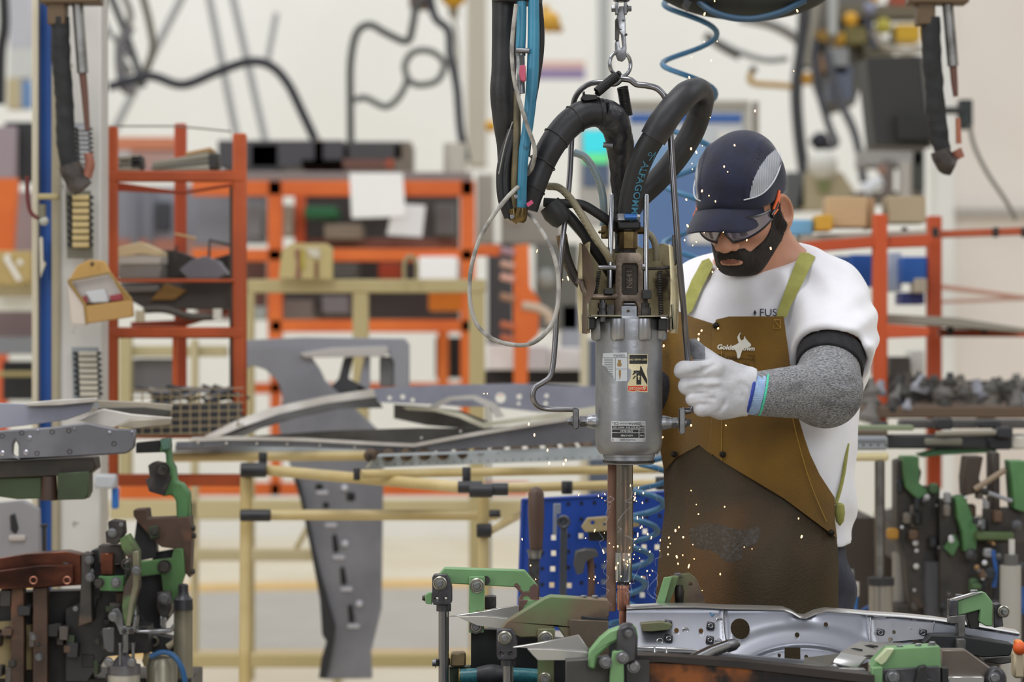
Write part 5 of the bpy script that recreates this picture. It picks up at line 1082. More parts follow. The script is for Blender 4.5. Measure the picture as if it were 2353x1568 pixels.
def build_gun():
    s = S(YG); c = W(1445, 0, YG)
    gx = c.x
    def z(y): return W(0, y, YG).z
    gun = T('welding_gun', 'grey cylindrical spot-welding gun hanging head-down in front of the worker', 'welding gun', (gx, YG, z(1000)))
    def lz(prof, m, name, label=None, cx=1445, seg=48, Yc=YG, ang=38, parent=gun):
        cc = W(cx, 0, YG); return O(name, [lathez((cc.x, Yc, 0), [(z(y), r_ * s) for y, r_ in prof], seg)], m, parent, label=label, angle=ang)
    R = 77 * s
    lz([(1066, 20), (1066, 57), (1059, 58), (1050, 57), (1050, 60), (1043, 60), (1043, 66), (1040, 69), (1031, 74), (1018, 77), (960, 77), (782, 77), (782, 76), (735, 76), (728, 72), (728, 20)], CAST, 'barrel')
    lz([(1067, 30), (1067, 53), (1062, 60), (1058, 60), (1058, 30)], DSTEEL, 'gland')
    # bosses round the head
    bs = []
    for deg in (-72, -22, 26, 70, 120, 180, 240):
        a = math.radians(deg); cx_ = gx + math.sin(a) * 74 * s; cy_ = YG - math.cos(a) * 74 * s
        bs.append(lathez((cx_, cy_, 0), [(z(784), 5 * s), (z(783), 13 * s), (z(778), 17 * s), (z(740), 18 * s), (z(733), 17 * s), (z(733), 4 * s)], 18))
    O('head_casting', bs + [lathez((gx, YG, 0), [(z(790), 76 * s), (z(775), 77 * s), (z(742), 79 * s), (z(734), 78 * s), (z(731), 60 * s)], 48)], CAST, gun)
    # trunnions
    def hx(px0, px1, r_, y, seg=20, Yc=YG, r2=None):
        a, b = W(px0, y, YG), W(px1, y, YG); return tube([(a.x, Yc, a.z), (b.x, Yc, b.z)], [r_ * s, (r2 or r_) * s], seg=seg, smooth=False)
    for side, sg in ((-1, -1), (1, 1)):
        X = lambda d: 1445 + side * d
        y = 969 if side < 0 else 972
        O('trunnion', [hx(X(60), X(84), 17, y, r2=16.5), hx(X(84), X(94), 16.5, y, r2=14), hx(X(92), X(97), 13, y)], CAST, gun)
        O('lock_nut', [hx(X(97), X(100), 12, y), hx(X(100), X(110), 14, y, 6), hx(X(110), X(113), 12, y)], STEEL, gun)
        x0, x1 = sorted((X(115), X(129)))
        yb = 988 if side < 0 else 1000
        out = [(x0, 940), (x1, 936), (x1, yb - 6), ((x0 + x1) / 2, yb), (x0, yb - 6)] if side > 0 else [(x0, 936), (x1, 940), (x1, yb - 4), (x0 + 4, yb), (x0, yb - 6)]
        O('handle_bracket', [prism([[(W(a, b, YG).x, W(a, b, YG).z) for a, b in out]], YG - 14 * s, YG + 14 * s)], STEEL, gun, bevel=2 * s)
        hh = X(129); O('bolt', bolt(W(hh, y, YG), 9 * s, 11 * s, (side, 0, 0)), STEEL, gun)
    # shaft and electrode
    lz([(1066, 19.5), (1112, 19.5), (1112.5, 20), (1270, 20)], mat('ground_steel', '#9a948c', '#7f786f', 10, rough=.25, metal=.95, stretch=(1, 1, .3)), 'shaft', cx=1435, seg=32)
    lz([(1270, 18), (1270, 19.5), (1332, 19.5), (1337, 17), (1337, 8)], mat('bright_steel', '#b5b8be', rough=.22, metal=.95), 'shaft_sleeve', cx=1432.5, seg=32)
    lz([(1337, 13), (1347, 13)], BLACK, 'shaft_neck', cx=1432, seg=20)
    lz([(1345, 10), (1345, 14.5), (1352, 15), (1352, 13.5), (1360, 13.5), (1360, 15), (1399, 14.5), (1403, 12), (1403, 8)], COPPER, 'electrode_holder', cx=1432, seg=24)
    lz([(1403, 9.5), (1432, 9.5), (1440, 6), (1441, 2)], COPPER, 'electrode_tip', cx=1432, seg=20)
    O('conductor_bar', [pprism([(1397, 1062), (1417, 1062), (1415, 1406), (1393, 1406)], YG + 22 * s, YG + 42 * s)], COPB, gun, bevel=s)
    # yoke with recessed window
    yk = [(1412, 735), (1414, 600), (1417, 586), (1424, 582), (1466, 582), (1473, 588), (1475, 600), (1477, 735), (1464, 735), (1464, 705), (1459, 693), (1431, 693), (1426, 705), (1426, 735)]
    win = [(1427, 612), (1431, 606), (1461, 606), (1465, 612), (1465, 672), (1460, 679), (1431, 679), (1427, 673)]
    Yf = YG - 34 * s
    O('yoke', [prism([[(W(a, b, YG).x, W(a, b, YG).z) for a, b in yk], [(W(a, b, YG).x, W(a, b, YG).z) for a, b in win]], Yf, YG + 34 * s)], BRONZE, gun, bevel=2.2 * s, seg=2)
    O('yoke_web', [prism([[(W(a, b, YG).x, W(a, b, YG).z) for a, b in win]], Yf + 14 * s, YG + 20 * s)], mat('shaded_recess_steel', '#3f3934', '#2f2a27', 22, rough=.5, metal=.6), gun)  # darker web colour puts shade into the yoke window
    def ff(cx, cy, rot, Y):
        def fn(a, b, w):
            v = W(cx, cy, YG); ca, sa = math.cos(rot), math.sin(rot); return (v.x + a * ca - b * sa, Y - w, v.z + a * sa + b * ca)
        return fn
    O('cast_number', [text_pieces('N641', 19 * s, ff(1446, 642, PI / 2, Yf + 13.4 * s), .0006), tube([(W(a, b, YG).x, Yf + 14 * s, W(a, b, YG).z) for a, b in ((1437, 618), (1453, 618), (1453, 668), (1437, 668), (1437, 618))], 1.0 * s, seg=5, smooth=False)], BRONZE, gun)
    O('slide_block', [prism([[(W(a, b, YG).x, W(a, b, YG).z) for a, b in ((1426, 704), (1462, 704), (1462, 730), (1426, 730))], [(W(a, b, YG).x, W(a, b, YG).z) for a, b in circ(1442, 716, 3.2)]], Yf + 2 * s, YG)], CAST, gun, bevel=s)
    O('pivot', [hx(1432, 1458, 8, 699, Yc=YG - 10 * s)], STEEL, gun)
    # threaded neck, brass nut, collar, clamp
    lz([(586, 16), (573, 16)], DSTEEL, 'threaded_neck', seg=24)
    O('brass_nut', [lathez((gx - 1 * s, YG, 0), [(z(574), 17 * s), (z(571), 21 * s), (z(534), 21 * s), (z(530), 18 * s)], 6)], BRASS, gun, angle=30)
    O('rubber_collar', [rbox((gx, YG, z(518)), (52 * s, 50 * s, 19 * s))], RUBBER, gun, bevel=4 * s)
    lz([(530, 19), (509, 19)], BLACK, 'hose_tail', cx=1444)
    O('hose_clamp', [lathez((W(1444, 0, YG).x, YG, 0), [(z(508), 25 * s), (z(507), 26.5 * s), (z(493), 26.5 * s), (z(492), 25 * s)], 36), rbox((W(1427, 0, YG).x, YG - 26 * s, z(500)), (16 * s, 10 * s, 15 * s))], STEEL, gun)
    O('clamp_screw', [tube([W(1434, 499.5, YG) + Vector((0, -30 * s, 0)), W(1462, 500, YG) + Vector((0, -30 * s, 0))], 7 * s, seg=14, smooth=False)], mat('blue_enamel', '#2f5c9c', rough=.25, metal=.4), gun)
    O('bolt', bolt(W(1462, 500, YG) + Vector((0, -30 * s, 0)), 6 * s, 6 * s, (1, 0, 0)), STEEL, gun)
    # guide rods
    for x0, y0, x1, y1 in ((1406, 446, 1401, 662), (1485, 447, 1484, 680)):
        O('guide_rod', [tube([W(x0, y0 - 1, YG - .02), W(x0, y0 + 2, YG - .02), W(x1, y1, YG - .02)], [4 * s, 6.2 * s, 6.2 * s], seg=16, smooth=False)], CHROME, gun)
    # right lower end of rod is thinner
    O('stop_block', [pbox(1476, 666, 1497, 687, YG - .035, YG - .01)], BLACK, gun, bevel=s)
    O('stop_block', [pbox(1388, 664, 1410, 676, YG - .035, YG - .01)], BLACK, gun, bevel=s)
    # springs, pins, levers
    def P3(x, y, d=0): return W(x, y, YG) + Vector((0, d, 0))
    O('spring', [spring(P3(1376, 624, -.018), P3(1367, 680, -.016), 4.5 * s, 1.1 * s, 15)], DSTEEL, gun)
    O('spring', [spring(P3(1515, 624, -.018), P3(1518, 724, -.014), 5.2 * s, 1.2 * s, 26)], DSTEEL, gun)
    O('pin', [tube([P3(1374, 616, -.024), P3(1376, 616, -.024), P3(1414, 616, -.024)], [5 * s, 5.5 * s, 5.5 * s], seg=14, smooth=False)], STEEL, gun)
    O('spring_hanger', [tube([P3(1480, 618, -.02), P3(1500, 618, -.02), P3(1530, 616, -.018), P3(1543, 612, -.016), P3(1551, 600, -.014), P3(1551, 560, -.014)], 4 * s, seg=10)], DSTEEL, gun)
    O('rubber_sleeve', [tube([P3(1550, 541, -.014), P3(1549, 600, -.014)], 7 * s, seg=14, smooth=False)], mat('grey_rubber', '#4c4b50', rough=.5), gun)
    O('bolt', bolt(P3(1474, 614, -.024), 7 * s, 6 * s, (1, 0, 0)), STEEL, gun)
    O('lever_arm', [tube([P3(1336, 648, -.02), P3(1342, 668, -.024), P3(1352, 681, -.026), P3(1380, 683, -.026), P3(1416, 682, -.02)], [8 * s, 8 * s, 7 * s, 7 * s, 8 * s], seg=12), tube([P3(1334, 642, -.02), P3(1330, 654, -.02)], 9 * s, seg=12, smooth=False)], BRONZE, gun)
    for xx in (1383, 1481):
        bl = [lathez((W(xx, 0, YG).x, YG - .022, 0), [(z(728), 4 * s), (z(728), 11 * s), (z(716), 11 * s), (z(716), 8 * s), (z(709), 8 * s), (z(709), 10 * s), (z(697), 10 * s), (z(697), 6 * s), (z(688), 6 * s), (z(688), 3 * s)], 8)]
        O('adjuster', bl, STEEL if xx < 1400 else DSTEEL, gun)
    O('cylinder_mount', [pbox(1394, 700, 1412, 728, YG - .03, YG)], DSTEEL, gun, bevel=s)
    O('cylinder_mount', [pbox(1474, 706, 1496, 728, YG - .03, YG)], DSTEEL, gun, bevel=s)
    # bent plates
    PL_ = mat('bracket_plate', '#8d8774', '#6b6656', 40, rough=.4, metal=.6)
    def strip(pts, w0, w1, t): 
        out = []
        for (x0, y0), (x1, y1) in zip(pts[:-1], pts[1:]):
            a, b = W(x0, y0, YG), W(x1, y1, YG); d = (b - a).normalized(); n_ = Vector((-d.z, 0, d.x)) * t / 2; e_ = d * t * .3
            a = a - e_; b = b + e_
            v = [Vector((q.x, yy, q.z)) + sg * n_ for q in (a, b) for yy in (w0, w1) for sg in (-1, 1)]
            out.append((v, [(0, 1, 3, 2), (4, 6, 7, 5), (0, 4, 5, 1), (2, 3, 7, 6), (0, 2, 6, 4), (1, 5, 7, 3)]))
        return out
    O('base_plate', strip([(1350, 756), (1350, 731), (1354, 726), (1424, 727)], YG - .062, YG + .03, 3.2 * s) + strip([(1466, 728), (1532, 727), (1537, 731), (1537, 758)], YG - .062, YG + .03, 3.2 * s), PL_, gun)
    for q_ in (((1349, 700), (1349, 756)), ((1541, 702), (1545, 756))): O('side_plate', strip(q_, YG - .058, YG - .02, 4 * s), PL_, gun)
    O('side_block', [pbox(1352, 729, 1368, 757, YG - .045, YG + .02)], BLACK, gun, bevel=2 * s)
    O('side_block', [pbox(1512, 732, 1534, 760, YG - .045, YG + .02)], BLACK, gun, bevel=2 * s)
    O('bolt', bolt(P3(1383, 730, -.05), 6 * s, 8 * s, (0, 0, -1)), STEEL, gun)
    # wrap-round guard behind the head
    V = []; Fc = []; n_ = 40; R0 = .078; rows = 10
    for lay in (0, 1):
        for i in range(n_ + 1):
            a = math.radians(-250 + 320 * i / n_)    # 0 = towards +x, 90 = back
            a = math.radians(-32 + (212 + 32) * i / n_)
            rr_ = (R0 + lay * .003) * (1 + .03 * math.sin(a * 3))
            t_ = 1 - i / n_
            top = 563 + 6 * math.sin(i * .9) ; bot = 728 + (38 if (i < 7 or i > n_ - 7) else 0)
            for k in range(rows + 1):
                y = top + (bot - top) * k / rows
                bul = 1 + (.05 * math.sin(PI * k / rows))
                V.append((gx + rr_ * bul * math.cos(a), YG + .012 + rr_ * math.sin(a) * .95, z(y)))
    m_ = (n_ + 1) * (rows + 1)
    for i in range(n_):
        for k in range(rows):
            a = i * (rows + 1) + k; q = (a, a + rows + 1, a + rows + 2, a + 1); Fc.append(q); Fc.append(tuple(j + m_ for j in q)[::-1])
    edge = [i * (rows + 1) for i in range(n_ + 1)] + [n_ * (rows + 1) + k for k in range(1, rows + 1)] + [i * (rows + 1) + rows for i in range(n_ - 1, -1, -1)] + [k for k in range(rows - 1, 0, -1)]
    for a, b in zip(edge, edge[1:] + edge[:1]): Fc.append((a, b, b + m_, a + m_))
    O('guard', [(V, Fc)], GUARD, gun, label='cream weathered wrap-round guard')
    # curled brown flap at the left
    V = []; Fc = []
    for j in range(15):
        y = 562 + j * 14.6; t_ = j / 14
        xl = 1336 + 2 * math.sin(t_ * 3); xr = 1340 + 22 * math.sin(min(1, t_ * 1.5) * PI) ** .7 * (1 if t_ < .66 else 0) + (8 if t_ > .4 else 0)
        for lay in (0, .003):
            V.append(P3(xl, y, -.02 + lay)); V.append(P3(max(xr, xl + 5), y + 2, -.048 + lay))
    for j in range(14):
        a = j * 4; Fc += [(a, a + 1, a + 5, a + 4), (a + 2, a + 6, a + 7, a + 3), (a, a + 4, a + 6, a + 2), (a + 1, a + 3, a + 7, a + 5)]
    Fc += [(0, 2, 3, 1), (56, 57, 59, 58)]
    O('guard_flap', [(V, Fc)], GUARDB, gun, label='brown curled edge of the guard', angle=50)
    # handle frame: ring, hanger, two long bars
    def q(pts): return [W(a, b, YG + (c_[0] if c_ else 0)) for a, b, *c_ in pts]
    O('lifting_ring', [torus(W(1425, 147, YG + .0), 29 * s, 4.6 * s, (.62, -1, 0), 40)], CHROME, gun)
    left = [(1428, 181), (1412, 193), (1385, 189), (1352, 194, .01), (1327, 215, .02), (1316, 250, .03), (1313, 330, .03), (1307, 430, .01), (1294, 540, -.01), (1285, 650, -.01), (1276, 780, -.01), (1271, 835, -.01), (1264, 866, -.01), (1247, 880, -.01), (1229, 892, -.01), (1224, 914, -.01), (1234, 932, -.005), (1258, 940, 0), (1318, 941, 0)]
    right = [(1428, 181), (1448, 184, -.004), (1463, 194, -.006), (1487, 197, -.01), (1512, 205, -.01), (1530, 228, -.01), (1538, 270, -.01), (1543, 350, -.015), (1551, 470, -.02), (1560, 590, -.02), (1570, 700, -.01), (1577, 790, 0), (1584, 860, 0), (1590, 920, 0), (1592, 936, 0), (1584, 944, 0), (1562, 945, 0)]
    O('handle_bar', [tube(q(left), 6.6 * s, seg=12)], ROD, gun, label='left grey steel handle bar with hooked end')
    O('handle_bar', [tube(q(right), 7.2 * s, seg=12)], ROD, gun, label='right grey steel handle bar held by the glove')
    # nameplate and stickers, all upside down on the barrel
    def cyl(u, v, off): # pixel offsets -> point on the barrel
        X_ = u * s; return Vector((gx + X_, YG - math.sqrt(max(R * R - X_ * X_, 1e-8)) - off, z(v)))
    def patch(pts, off, th=.0004, holes=()):
        Yr = YG
        def dd(x, zz): return YG - math.sqrt(max(R * R - (x - gx) ** 2, 1e-8)) - off
        return sheet(pts, dd, th, step=5, Yref=YG, holes=holes)
    WP = mat('sticker_grey', '#b9bdc2', rough=.45); CR = mat('sticker_cream', '#d8cfae', '#c6bb94', 30, rough=.5); BK = mat('print_black', '#191919', rough=.5); RD = mat('print_red', '#c43a27', rough=.5); WT = mat('print_white', '#dfe0df', rough=.5)
    YB = mat('print_tan', '#8c7144', rough=.5)
    def ud(cx, cy, off=.0007):
        def fn(a, b, w): v = cyl(cx - 1445 - a / s, cy + b / s, off + w); return v
        return fn
    st = T('info_sticker', None, None, tuple(cyl(-35, 840, .001)), parent=gun); st['label'] = 'torn grey instruction sticker'
    O('paper', [patch([(1384, 812), (1438, 810), (1438, 875), (1412, 876), (1408, 866), (1404, 858), (1396, 853), (1393, 845), (1386, 841), (1382, 838)], .0004)], WP, st)
    tx = [text_pieces('OBARA', 8 * s, ud(1420, 817), .0001)]
    for k in range(11): tx.append(patch([(1387 + (k > 6) * (k - 6) * 3.5, 824.5 + k * 4), (1406, 824.5 + k * 4), (1406, 826 + k * 4), (1387 + (k > 6) * (k - 6) * 3.5, 826 + k * 4)], .0006, .0001))
    for a in (((1411, 822), (1412, 822), (1412, 874), (1411, 874)), ((1384, 821), (1438, 821), (1438, 822), (1384, 822)), ((1411, 847), (1437, 847), (1437, 848), (1411, 848))): tx.append(patch(a, .0006, .0001))
    O('print', tx, mat('print_grey', '#6d7075', rough=.5), st)
    O('picture', [patch([(1417, 827), (1424, 827), (1424, 833), (1426, 838), (1424, 842), (1417, 842), (1415, 838), (1417, 833)], .0006, .0001), patch([(1419, 850), (1424, 850), (1424, 860), (1423, 866), (1421, 872), (1420, 866), (1419, 860)], .0006, .0001)], YB, st)
    dg = T('danger_sticker', None, None, tuple(cyl(18, 855, .001)), parent=gun); dg['label'] = 'cream, black and red danger sticker, upside down'
    O('paper', [patch([(1441, 814), (1485, 814), (1485, 840), (1483, 852), (1485, 868), (1485, 901), (1470, 900), (1460, 898), (1452, 900), (1439, 898), (1439, 880), (1446, 870), (1448, 850), (1441, 846)], .0004)], CR, dg)
    O('black_band', [patch([(1443, 815.5), (1484, 815.5), (1484, 836), (1443, 836)], .0006, .0001)], BK, dg)
    O('red_band', [patch([(1440, 886), (1484, 886), (1484, 898), (1471, 898), (1461, 896), (1453, 898), (1440, 896.5)], .0006, .0001)], RD, dg)
    O('words', [text_pieces('KEEP HAND OFF', 5.6 * s, ud(1463.5, 826, .0008), .0001, bold=.00003)], CR, dg)
    O('words', [text_pieces('DANGER', 8.6 * s, ud(1459, 891.5, .0008), .0001, bold=.00003), patch([(1474, 887.5), (1482, 887.5), (1478, 896)], .0008, .0001, holes=[[(1476.2, 889), (1479.8, 889), (1478, 893)]])], CR, dg)
    O('pictogram', [patch([(1459, 857), (1470, 857), (1470, 883), (1459, 883)], .0007, .0001), patch([(1468, 841), (1470, 841), (1474, 851), (1484, 872), (1484, 884), (1471, 863), (1467, 857), (1459, 856), (1454, 860), (1449, 861), (1454, 854), (1450, 853), (1454, 851), (1467, 851)], .0007, .0001),
                    patch([(1450, 870), (1456, 862), (1458, 864), (1452, 871)], .0007, .0001)], BK, dg)
    O('arrow', [patch([(1464.5, 861), (1468, 866), (1466, 866), (1466, 872), (1463, 872), (1463, 866), (1461, 866)], .0009, .0001)], CR, dg)
    npl = T('nameplate', None, None, tuple(cyl(-5, 990, .001)), parent=gun); npl['label'] = 'silver and black riveted maker plate, upside down'
    O('plate', [patch([(1403, 966), (1479, 966), (1480, 968), (1480, 1011), (1479, 1013), (1403, 1013), (1402, 1011), (1402, 968)], .0008, .0010)], mat('plate_silver', '#b8babd', rough=.35, metal=.5), npl)
    O('dark_rows', [patch([(x0, y0), (x1, y0), (x1, y1), (x0, y1)], .0011, .0001) for x0, x1, y0, y1 in ((1404, 1464, 977, 983), (1466, 1478, 977, 983), (1404, 1464, 985, 991.5), (1466, 1478, 985, 991.5), (1404, 1464, 993, 1004), (1466, 1478, 993, 1004))], BK, npl)
    O('words', [text_pieces('UCM-C7085', 5.2 * s, ud(1437, 998.5, .0013), .0001), text_pieces('TYPE', 4.2 * s, ud(1472, 998.5, .0013), .0001), text_pieces('4195178-3/3', 5.6 * s, ud(1437, 988.3, .0013), .0001), text_pieces('MFG.No.', 3.2 * s, ud(1472, 988.3, .0013), .0001),
                text_pieces('25 OCT 2013', 4.8 * s, ud(1449, 980, .0013), .0001), text_pieces('DATE', 4.2 * s, ud(1472, 980, .0013), .0001), text_pieces('WEIGHT 12KG', 4.0 * s, ud(1419, 980, .0013), .0001)], WT, npl)
    O('words', [text_pieces('OBARA', 8.0 * s, ud(1455, 971.5, .0011), .0001, bold=.00005), text_pieces('MADE IN CHINA', 3 * s, ud(1433, 971.5, .0011), .0001), text_pieces('CE', 8.5 * s, ud(1413, 971.5, .0011), .0001), text_pieces('WELDING GUN', 5 * s, ud(1440, 1008.5, .0011), .0001),
                patch([(1469, 968), (1470, 968), (1470, 975), (1474, 975), (1470, 976), (1469, 976), (1465, 975), (1469, 975)], .0011, .0001)], BK, npl)
    O('rivet', [bolt(cyl(a - 1445, b, .0008), 1.6 * s, .0006, (0, -1, 0), False, True)[0] for a, b in ((1406, 970), (1476, 970), (1406, 1009), (1476, 1009))], STEEL, npl)

    # ---- hanging gear above
    hk = T('snap_hook', 'grey steel swivel snap hook holding the gun by its ring', 'hook', tuple(W(1425, 130, YG)))
    O('swivel', [lathez((W(1428, 0, YG).x, YG, 0), [(z(-30), 8 * s), (z(-30), 18 * s), (z(2), 19 * s), (z(4), 16 * s), (z(4), 4 * s)], 24)], STEEL, hk)
    O('clevis', [pprism([(1414, 4), (1421, 4), (1421, 32), (1414, 32)], YG - .01, YG + .01), pprism([(1434, 4), (1441, 4), (1441, 32), (1434, 32)], YG - .01, YG + .01)], STEEL, hk, bevel=s)
    O('bolt', bolt(P3(1414, 20), 8 * s, 9 * s, (-1, 0, 0), False) + bolt(P3(1441, 20), 7 * s, 8 * s, (1, 0, 0), True), STEEL, hk)
    O('hook_body', [pprism([(1423, 14), (1434, 14), (1437, 45), (1438, 85), (1440, 110), (1438, 134), (1430, 141), (1420, 138), (1414, 124), (1413, 100), (1415, 92), (1422, 92), (1424, 108), (1428, 112), (1430, 104), (1427, 78), (1414, 66), (1413, 46), (1417, 40)], YG - .006, YG + .008)], STEEL, hk, bevel=2 * s, seg=2)
    O('latch', [pprism([(1414, 44), (1420, 42), (1424, 72), (1422, 94), (1413, 92), (1413, 70)], YG - .011, YG - .007), tube([P3(1436, 81, -.01), P3(1441, 81, -.01)], 3 * s, seg=8, smooth=False)], DSTEEL, hk, bevel=s)
    O('pin', [tube([P3(1434, 46, -.012), P3(1434, 46, .01)], 3 * s, seg=10, smooth=False), tube([P3(1427, 66, -.012), P3(1427, 66, .01)], 3 * s, seg=10, smooth=False)], STEEL, hk)
    sp = O('coil_spring', [spring(P3(1416, 176, -.016), P3(1370, 216, -.03), 10 * s, 1.9 * s, 19, per=12), tube([P3(1422, 170, -.01), P3(1418, 174, -.014)], 7 * s, seg=10, smooth=False)], BLACK, None, label='short black coil spring slanting left below the lifting ring', cat='spring', group='coil springs below the lifting ring')
    O('coil_spring', [spring(P3(1430, 200, .0), P3(1442, 266, .01), 11.5 * s, 1.9 * s, 20, per=12)], BLACK, None, label='black coil spring hanging straight down beside the elbow of the taped cable', cat='spring', group='coil springs below the lifting ring')

    # ---- heavy cables
    # taped cable from the left bundle over to the yoke
    tc_ = T('taped_cable', 'thick black tape-wrapped power cable arching to the gun from the left', 'cable', tuple(W(1390, 400, YG + .03)))
    k1 = [(1212, 482, 4.66), (1226, 430, 4.66), (1247, 375, 4.665), (1278, 318, 4.67), (1318, 276, 4.68), (1352, 260, 4.685), (1386, 258, 4.69)]
    O('cable_run', [ptube(k1, [24 * s, 29 * s, 29 * s, 31 * s, 33 * s, 33 * s, 33 * s], seg=22, n=8, wob=.05, ws=28)], TAPE, tc_)
    k2 = [(1380, 258, 4.69), (1404, 272, 4.70), (1418, 300, 4.71), (1424, 330, 4.72), (1426, 370, 4.735), (1428, 430, 4.745), (1434, 500, 4.745), (1436, 580, 4.74)]
    O('cable_drop', [ptube(k2, [34 * s, 37 * s, 34 * s, 32 * s, 27 * s, 24 * s, 24 * s, 23 * s], seg=22, n=8, wob=.12, ws=60)], mat('black_tape_worn', '#1c1c20', '#303036', 26, rough=.4, bump=.003, bscale=60), tc_, label='worn black drop of the taped cable')
    wr = []
    for t_, rr_ in ((.16, 30), (.34, 32.5), (.52, 33.5), (.7, 34.8), (.97, 36)):
        P_ = crom([W(*v) for v in k1], 10); i = int(t_ * (len(P_) - 2)); d = (P_[i + 1] - P_[i]).normalized()
        wr.append(torus(P_[i], rr_ * s * .965, 1.6 * s, d + Vector((.15, .1, .1)), 28, 6))
    O('tape_edge', wr, TAPE, tc_)
    O('hose_clamp', [torus(W(1423, 327, 4.722), 33 * s, 2.2 * s, Vector((.12, .1, -1)) + Vector((.35, 0, .2)), 32, 6)], mat('clamp_steel', '#7e7a68', rough=.4, metal=.7), tc_)
    O('clamp_barrel', [tube([W(1386, 333, 4.69), W(1408, 336, 4.69)], [6 * s, 7 * s], seg=12, smooth=False)], STEEL, tc_)
    O('strap_buckle', [pprism([(1340, 216), (1372, 218), (1374, 228), (1344, 232), (1334, 226)], 4.665, 4.69), tube([P3(1337, 219, -.04), P3(1343, 219, -.04)], 4 * s, seg=10, smooth=False)], BLACK, tc_, bevel=s)
    # printed hose loop
    ph_ = T('rubber_hose', 'thick black rubber hose with pale blue lettering looping up behind the right handle bar', 'hose', tuple(W(1500, 400, YG)))
    hp = [(1444, 506, 4.70), (1448, 460, 4.695), (1462, 400, 4.685), (1482, 350, 4.675), (1505, 310, 4.67)]
    O('hose_end', [ptube(hp, [24 * s, 25 * s, 26 * s, 27 * s, 27 * s], seg=24, n=8)], BHOSE, ph_)
    hq = [(1500, 318, 4.672), (1522, 282, 4.67), (1550, 245, 4.675), (1580, 215, 4.69), (1604, 206, 4.72), (1615, 222, 4.75), (1608, 262, 4.77)]
    O('hose_crown', [ptube(hq, [31 * s, 33 * s, 32 * s, 30 * s, 27 * s, 27 * s, 27 * s], seg=24, n=8, wob=.05, ws=34)], TAPE, ph_, label='tape-wrapped top of the loop')
    hr = [(1610, 255, 4.768), (1590, 305, 4.78), (1556, 360, 4.785), (1510, 415, 4.785), (1462, 462, 4.78), (1440, 500, 4.77)]
    O('hose_return', [ptube(hr, [27 * s, 28 * s, 28 * s, 27 * s, 26 * s, 24 * s], seg=24, n=8)], BHOSE, ph_)
    # lettering along the hose: follow the centre line
    C_ = crom([W(*v) for v in hp], 12); L_ = [0]
    for a, b in zip(C_[:-1], C_[1:]): L_.append(L_[-1] + (b - a).length)
    def along(d):
        for i in range(len(L_) - 1):
            if d <= L_[i + 1] or i == len(L_) - 2:
                t = (d - L_[i]) / (L_[i + 1] - L_[i]); return C_[i].lerp(C_[i + 1], t), (C_[i + 1] - C_[i]).normalized()
    tot = L_[-1]
    def hmap(a, b, w, s0=0):
        d = tot - (a + s0); ctr, tn = along(min(max(d, 0), tot)); side = tn.cross(Vector((0, -1, 0))).normalized()   # across, to the right in view
        th_ = (-b + .0085) / (26.2 * s); rr_ = 26.8 * s + w + .0003
        front = side.cross(tn).normalized(); front = front if front.y < 0 else -front
        sd = side if side.x > 0 else -side
        return ctr + front * math.cos(th_) * rr_ + sd * math.sin(th_) * rr_
    BP = mat('hose_print_blue', '#3f7c97', rough=.6)
    O('lettering', [text_pieces('ALFAGOMMA', 24.5 * s, lambda a, b, w: hmap(a, -b, w, .044), .0002, align='LEFT', bold=.0002),
                    text_pieces('G', 14 * s, lambda a, b, w: hmap(a, -b, w, .030), .0002)], BP, ph_)
    tri = [(0, .009), (.016, .0055), (.019, .013), (0, .009)]
    O('logo', [tube([Vector(hmap(a, -(b - .0085) * -1 * -1 if False else (b - .0085), 0, .023)) for a, b in ((.0, 0), (.017, -.005), (.017, .005), (0, 0))], 1.0 * s, seg=5, smooth=False)], BP, ph_)

    # ---- smaller hoses round the gun
    BRD = mat('braided_hose', '#a09880', '#8a826a', 30, rough=.45, wave=('DIAGONAL', 210, '#6e6650', 0), bump=.0003, bscale=200)
    BRB = mat('blue_striped_hose', '#a9a594', '#8fa3ac', 60, rough=.4, wave=('DIAGONAL', 200, '#7793a0', 0))
    O('braided_hose', [ptube([(1258, 428, 4.70), (1285, 432, 4.69), (1312, 458, 4.68), (1340, 500, 4.672), (1370, 550, 4.672), (1395, 585, 4.675), (1404, 606, 4.685)], 8.8 * s, seg=12, n=8)], BRD, None, label='beige braided hose sloping down to the yoke in front of the black hoses', cat='hose')
    O('striped_hose', [ptube([(1318, 350, 4.75), (1345, 362, 4.75), (1370, 400, 4.75), (1384, 445, 4.75), (1388, 500, 4.75), (1386, 520, 4.75)], 9 * s, seg=12, n=8)], BRB, None, label='clear hose with a blue stripe curving down behind the left chrome rod', cat='hose')
    O('striped_hose', [ptube([(1300, 498, 4.76), (1320, 520, 4.76), (1342, 545, 4.75), (1356, 560, 4.745)], 9 * s, seg=12, n=6)], BRB, None, label='short clear hose with a blue stripe entering the cream guard', cat='hose')
    O('braided_hose', [ptube([(1486, 535, 4.74), (1498, 545, 4.74), (1506, 566, 4.74), (1508, 600, 4.74)], 8 * s, seg=12, n=6)], BRD, None, label='short beige braided hose right of the brass nut', cat='hose')
    O('black_hose', [ptube([(1250, 465, 4.69), (1290, 468, 4.685), (1335, 470, 4.685), (1372, 490, 4.69), (1400, 510, 4.70), (1425, 530, 4.72)], 11 * s, seg=14, n=8)], BHOSE, None, label='black hose running level from the taped cable end to behind the left chrome rod', cat='hose')
    O('black_hose', [ptube([(1262, 478, 4.70), (1300, 492, 4.70), (1335, 530, 4.70), (1370, 580, 4.705), (1400, 625, 4.715), (1410, 650, 4.72)], [15 * s, 14 * s, 12 * s, 12 * s, 12 * s, 11 * s], seg=14, n=8)], BHOSE, None, label='black hose sloping down to the yoke under the beige braided hose', cat='hose')
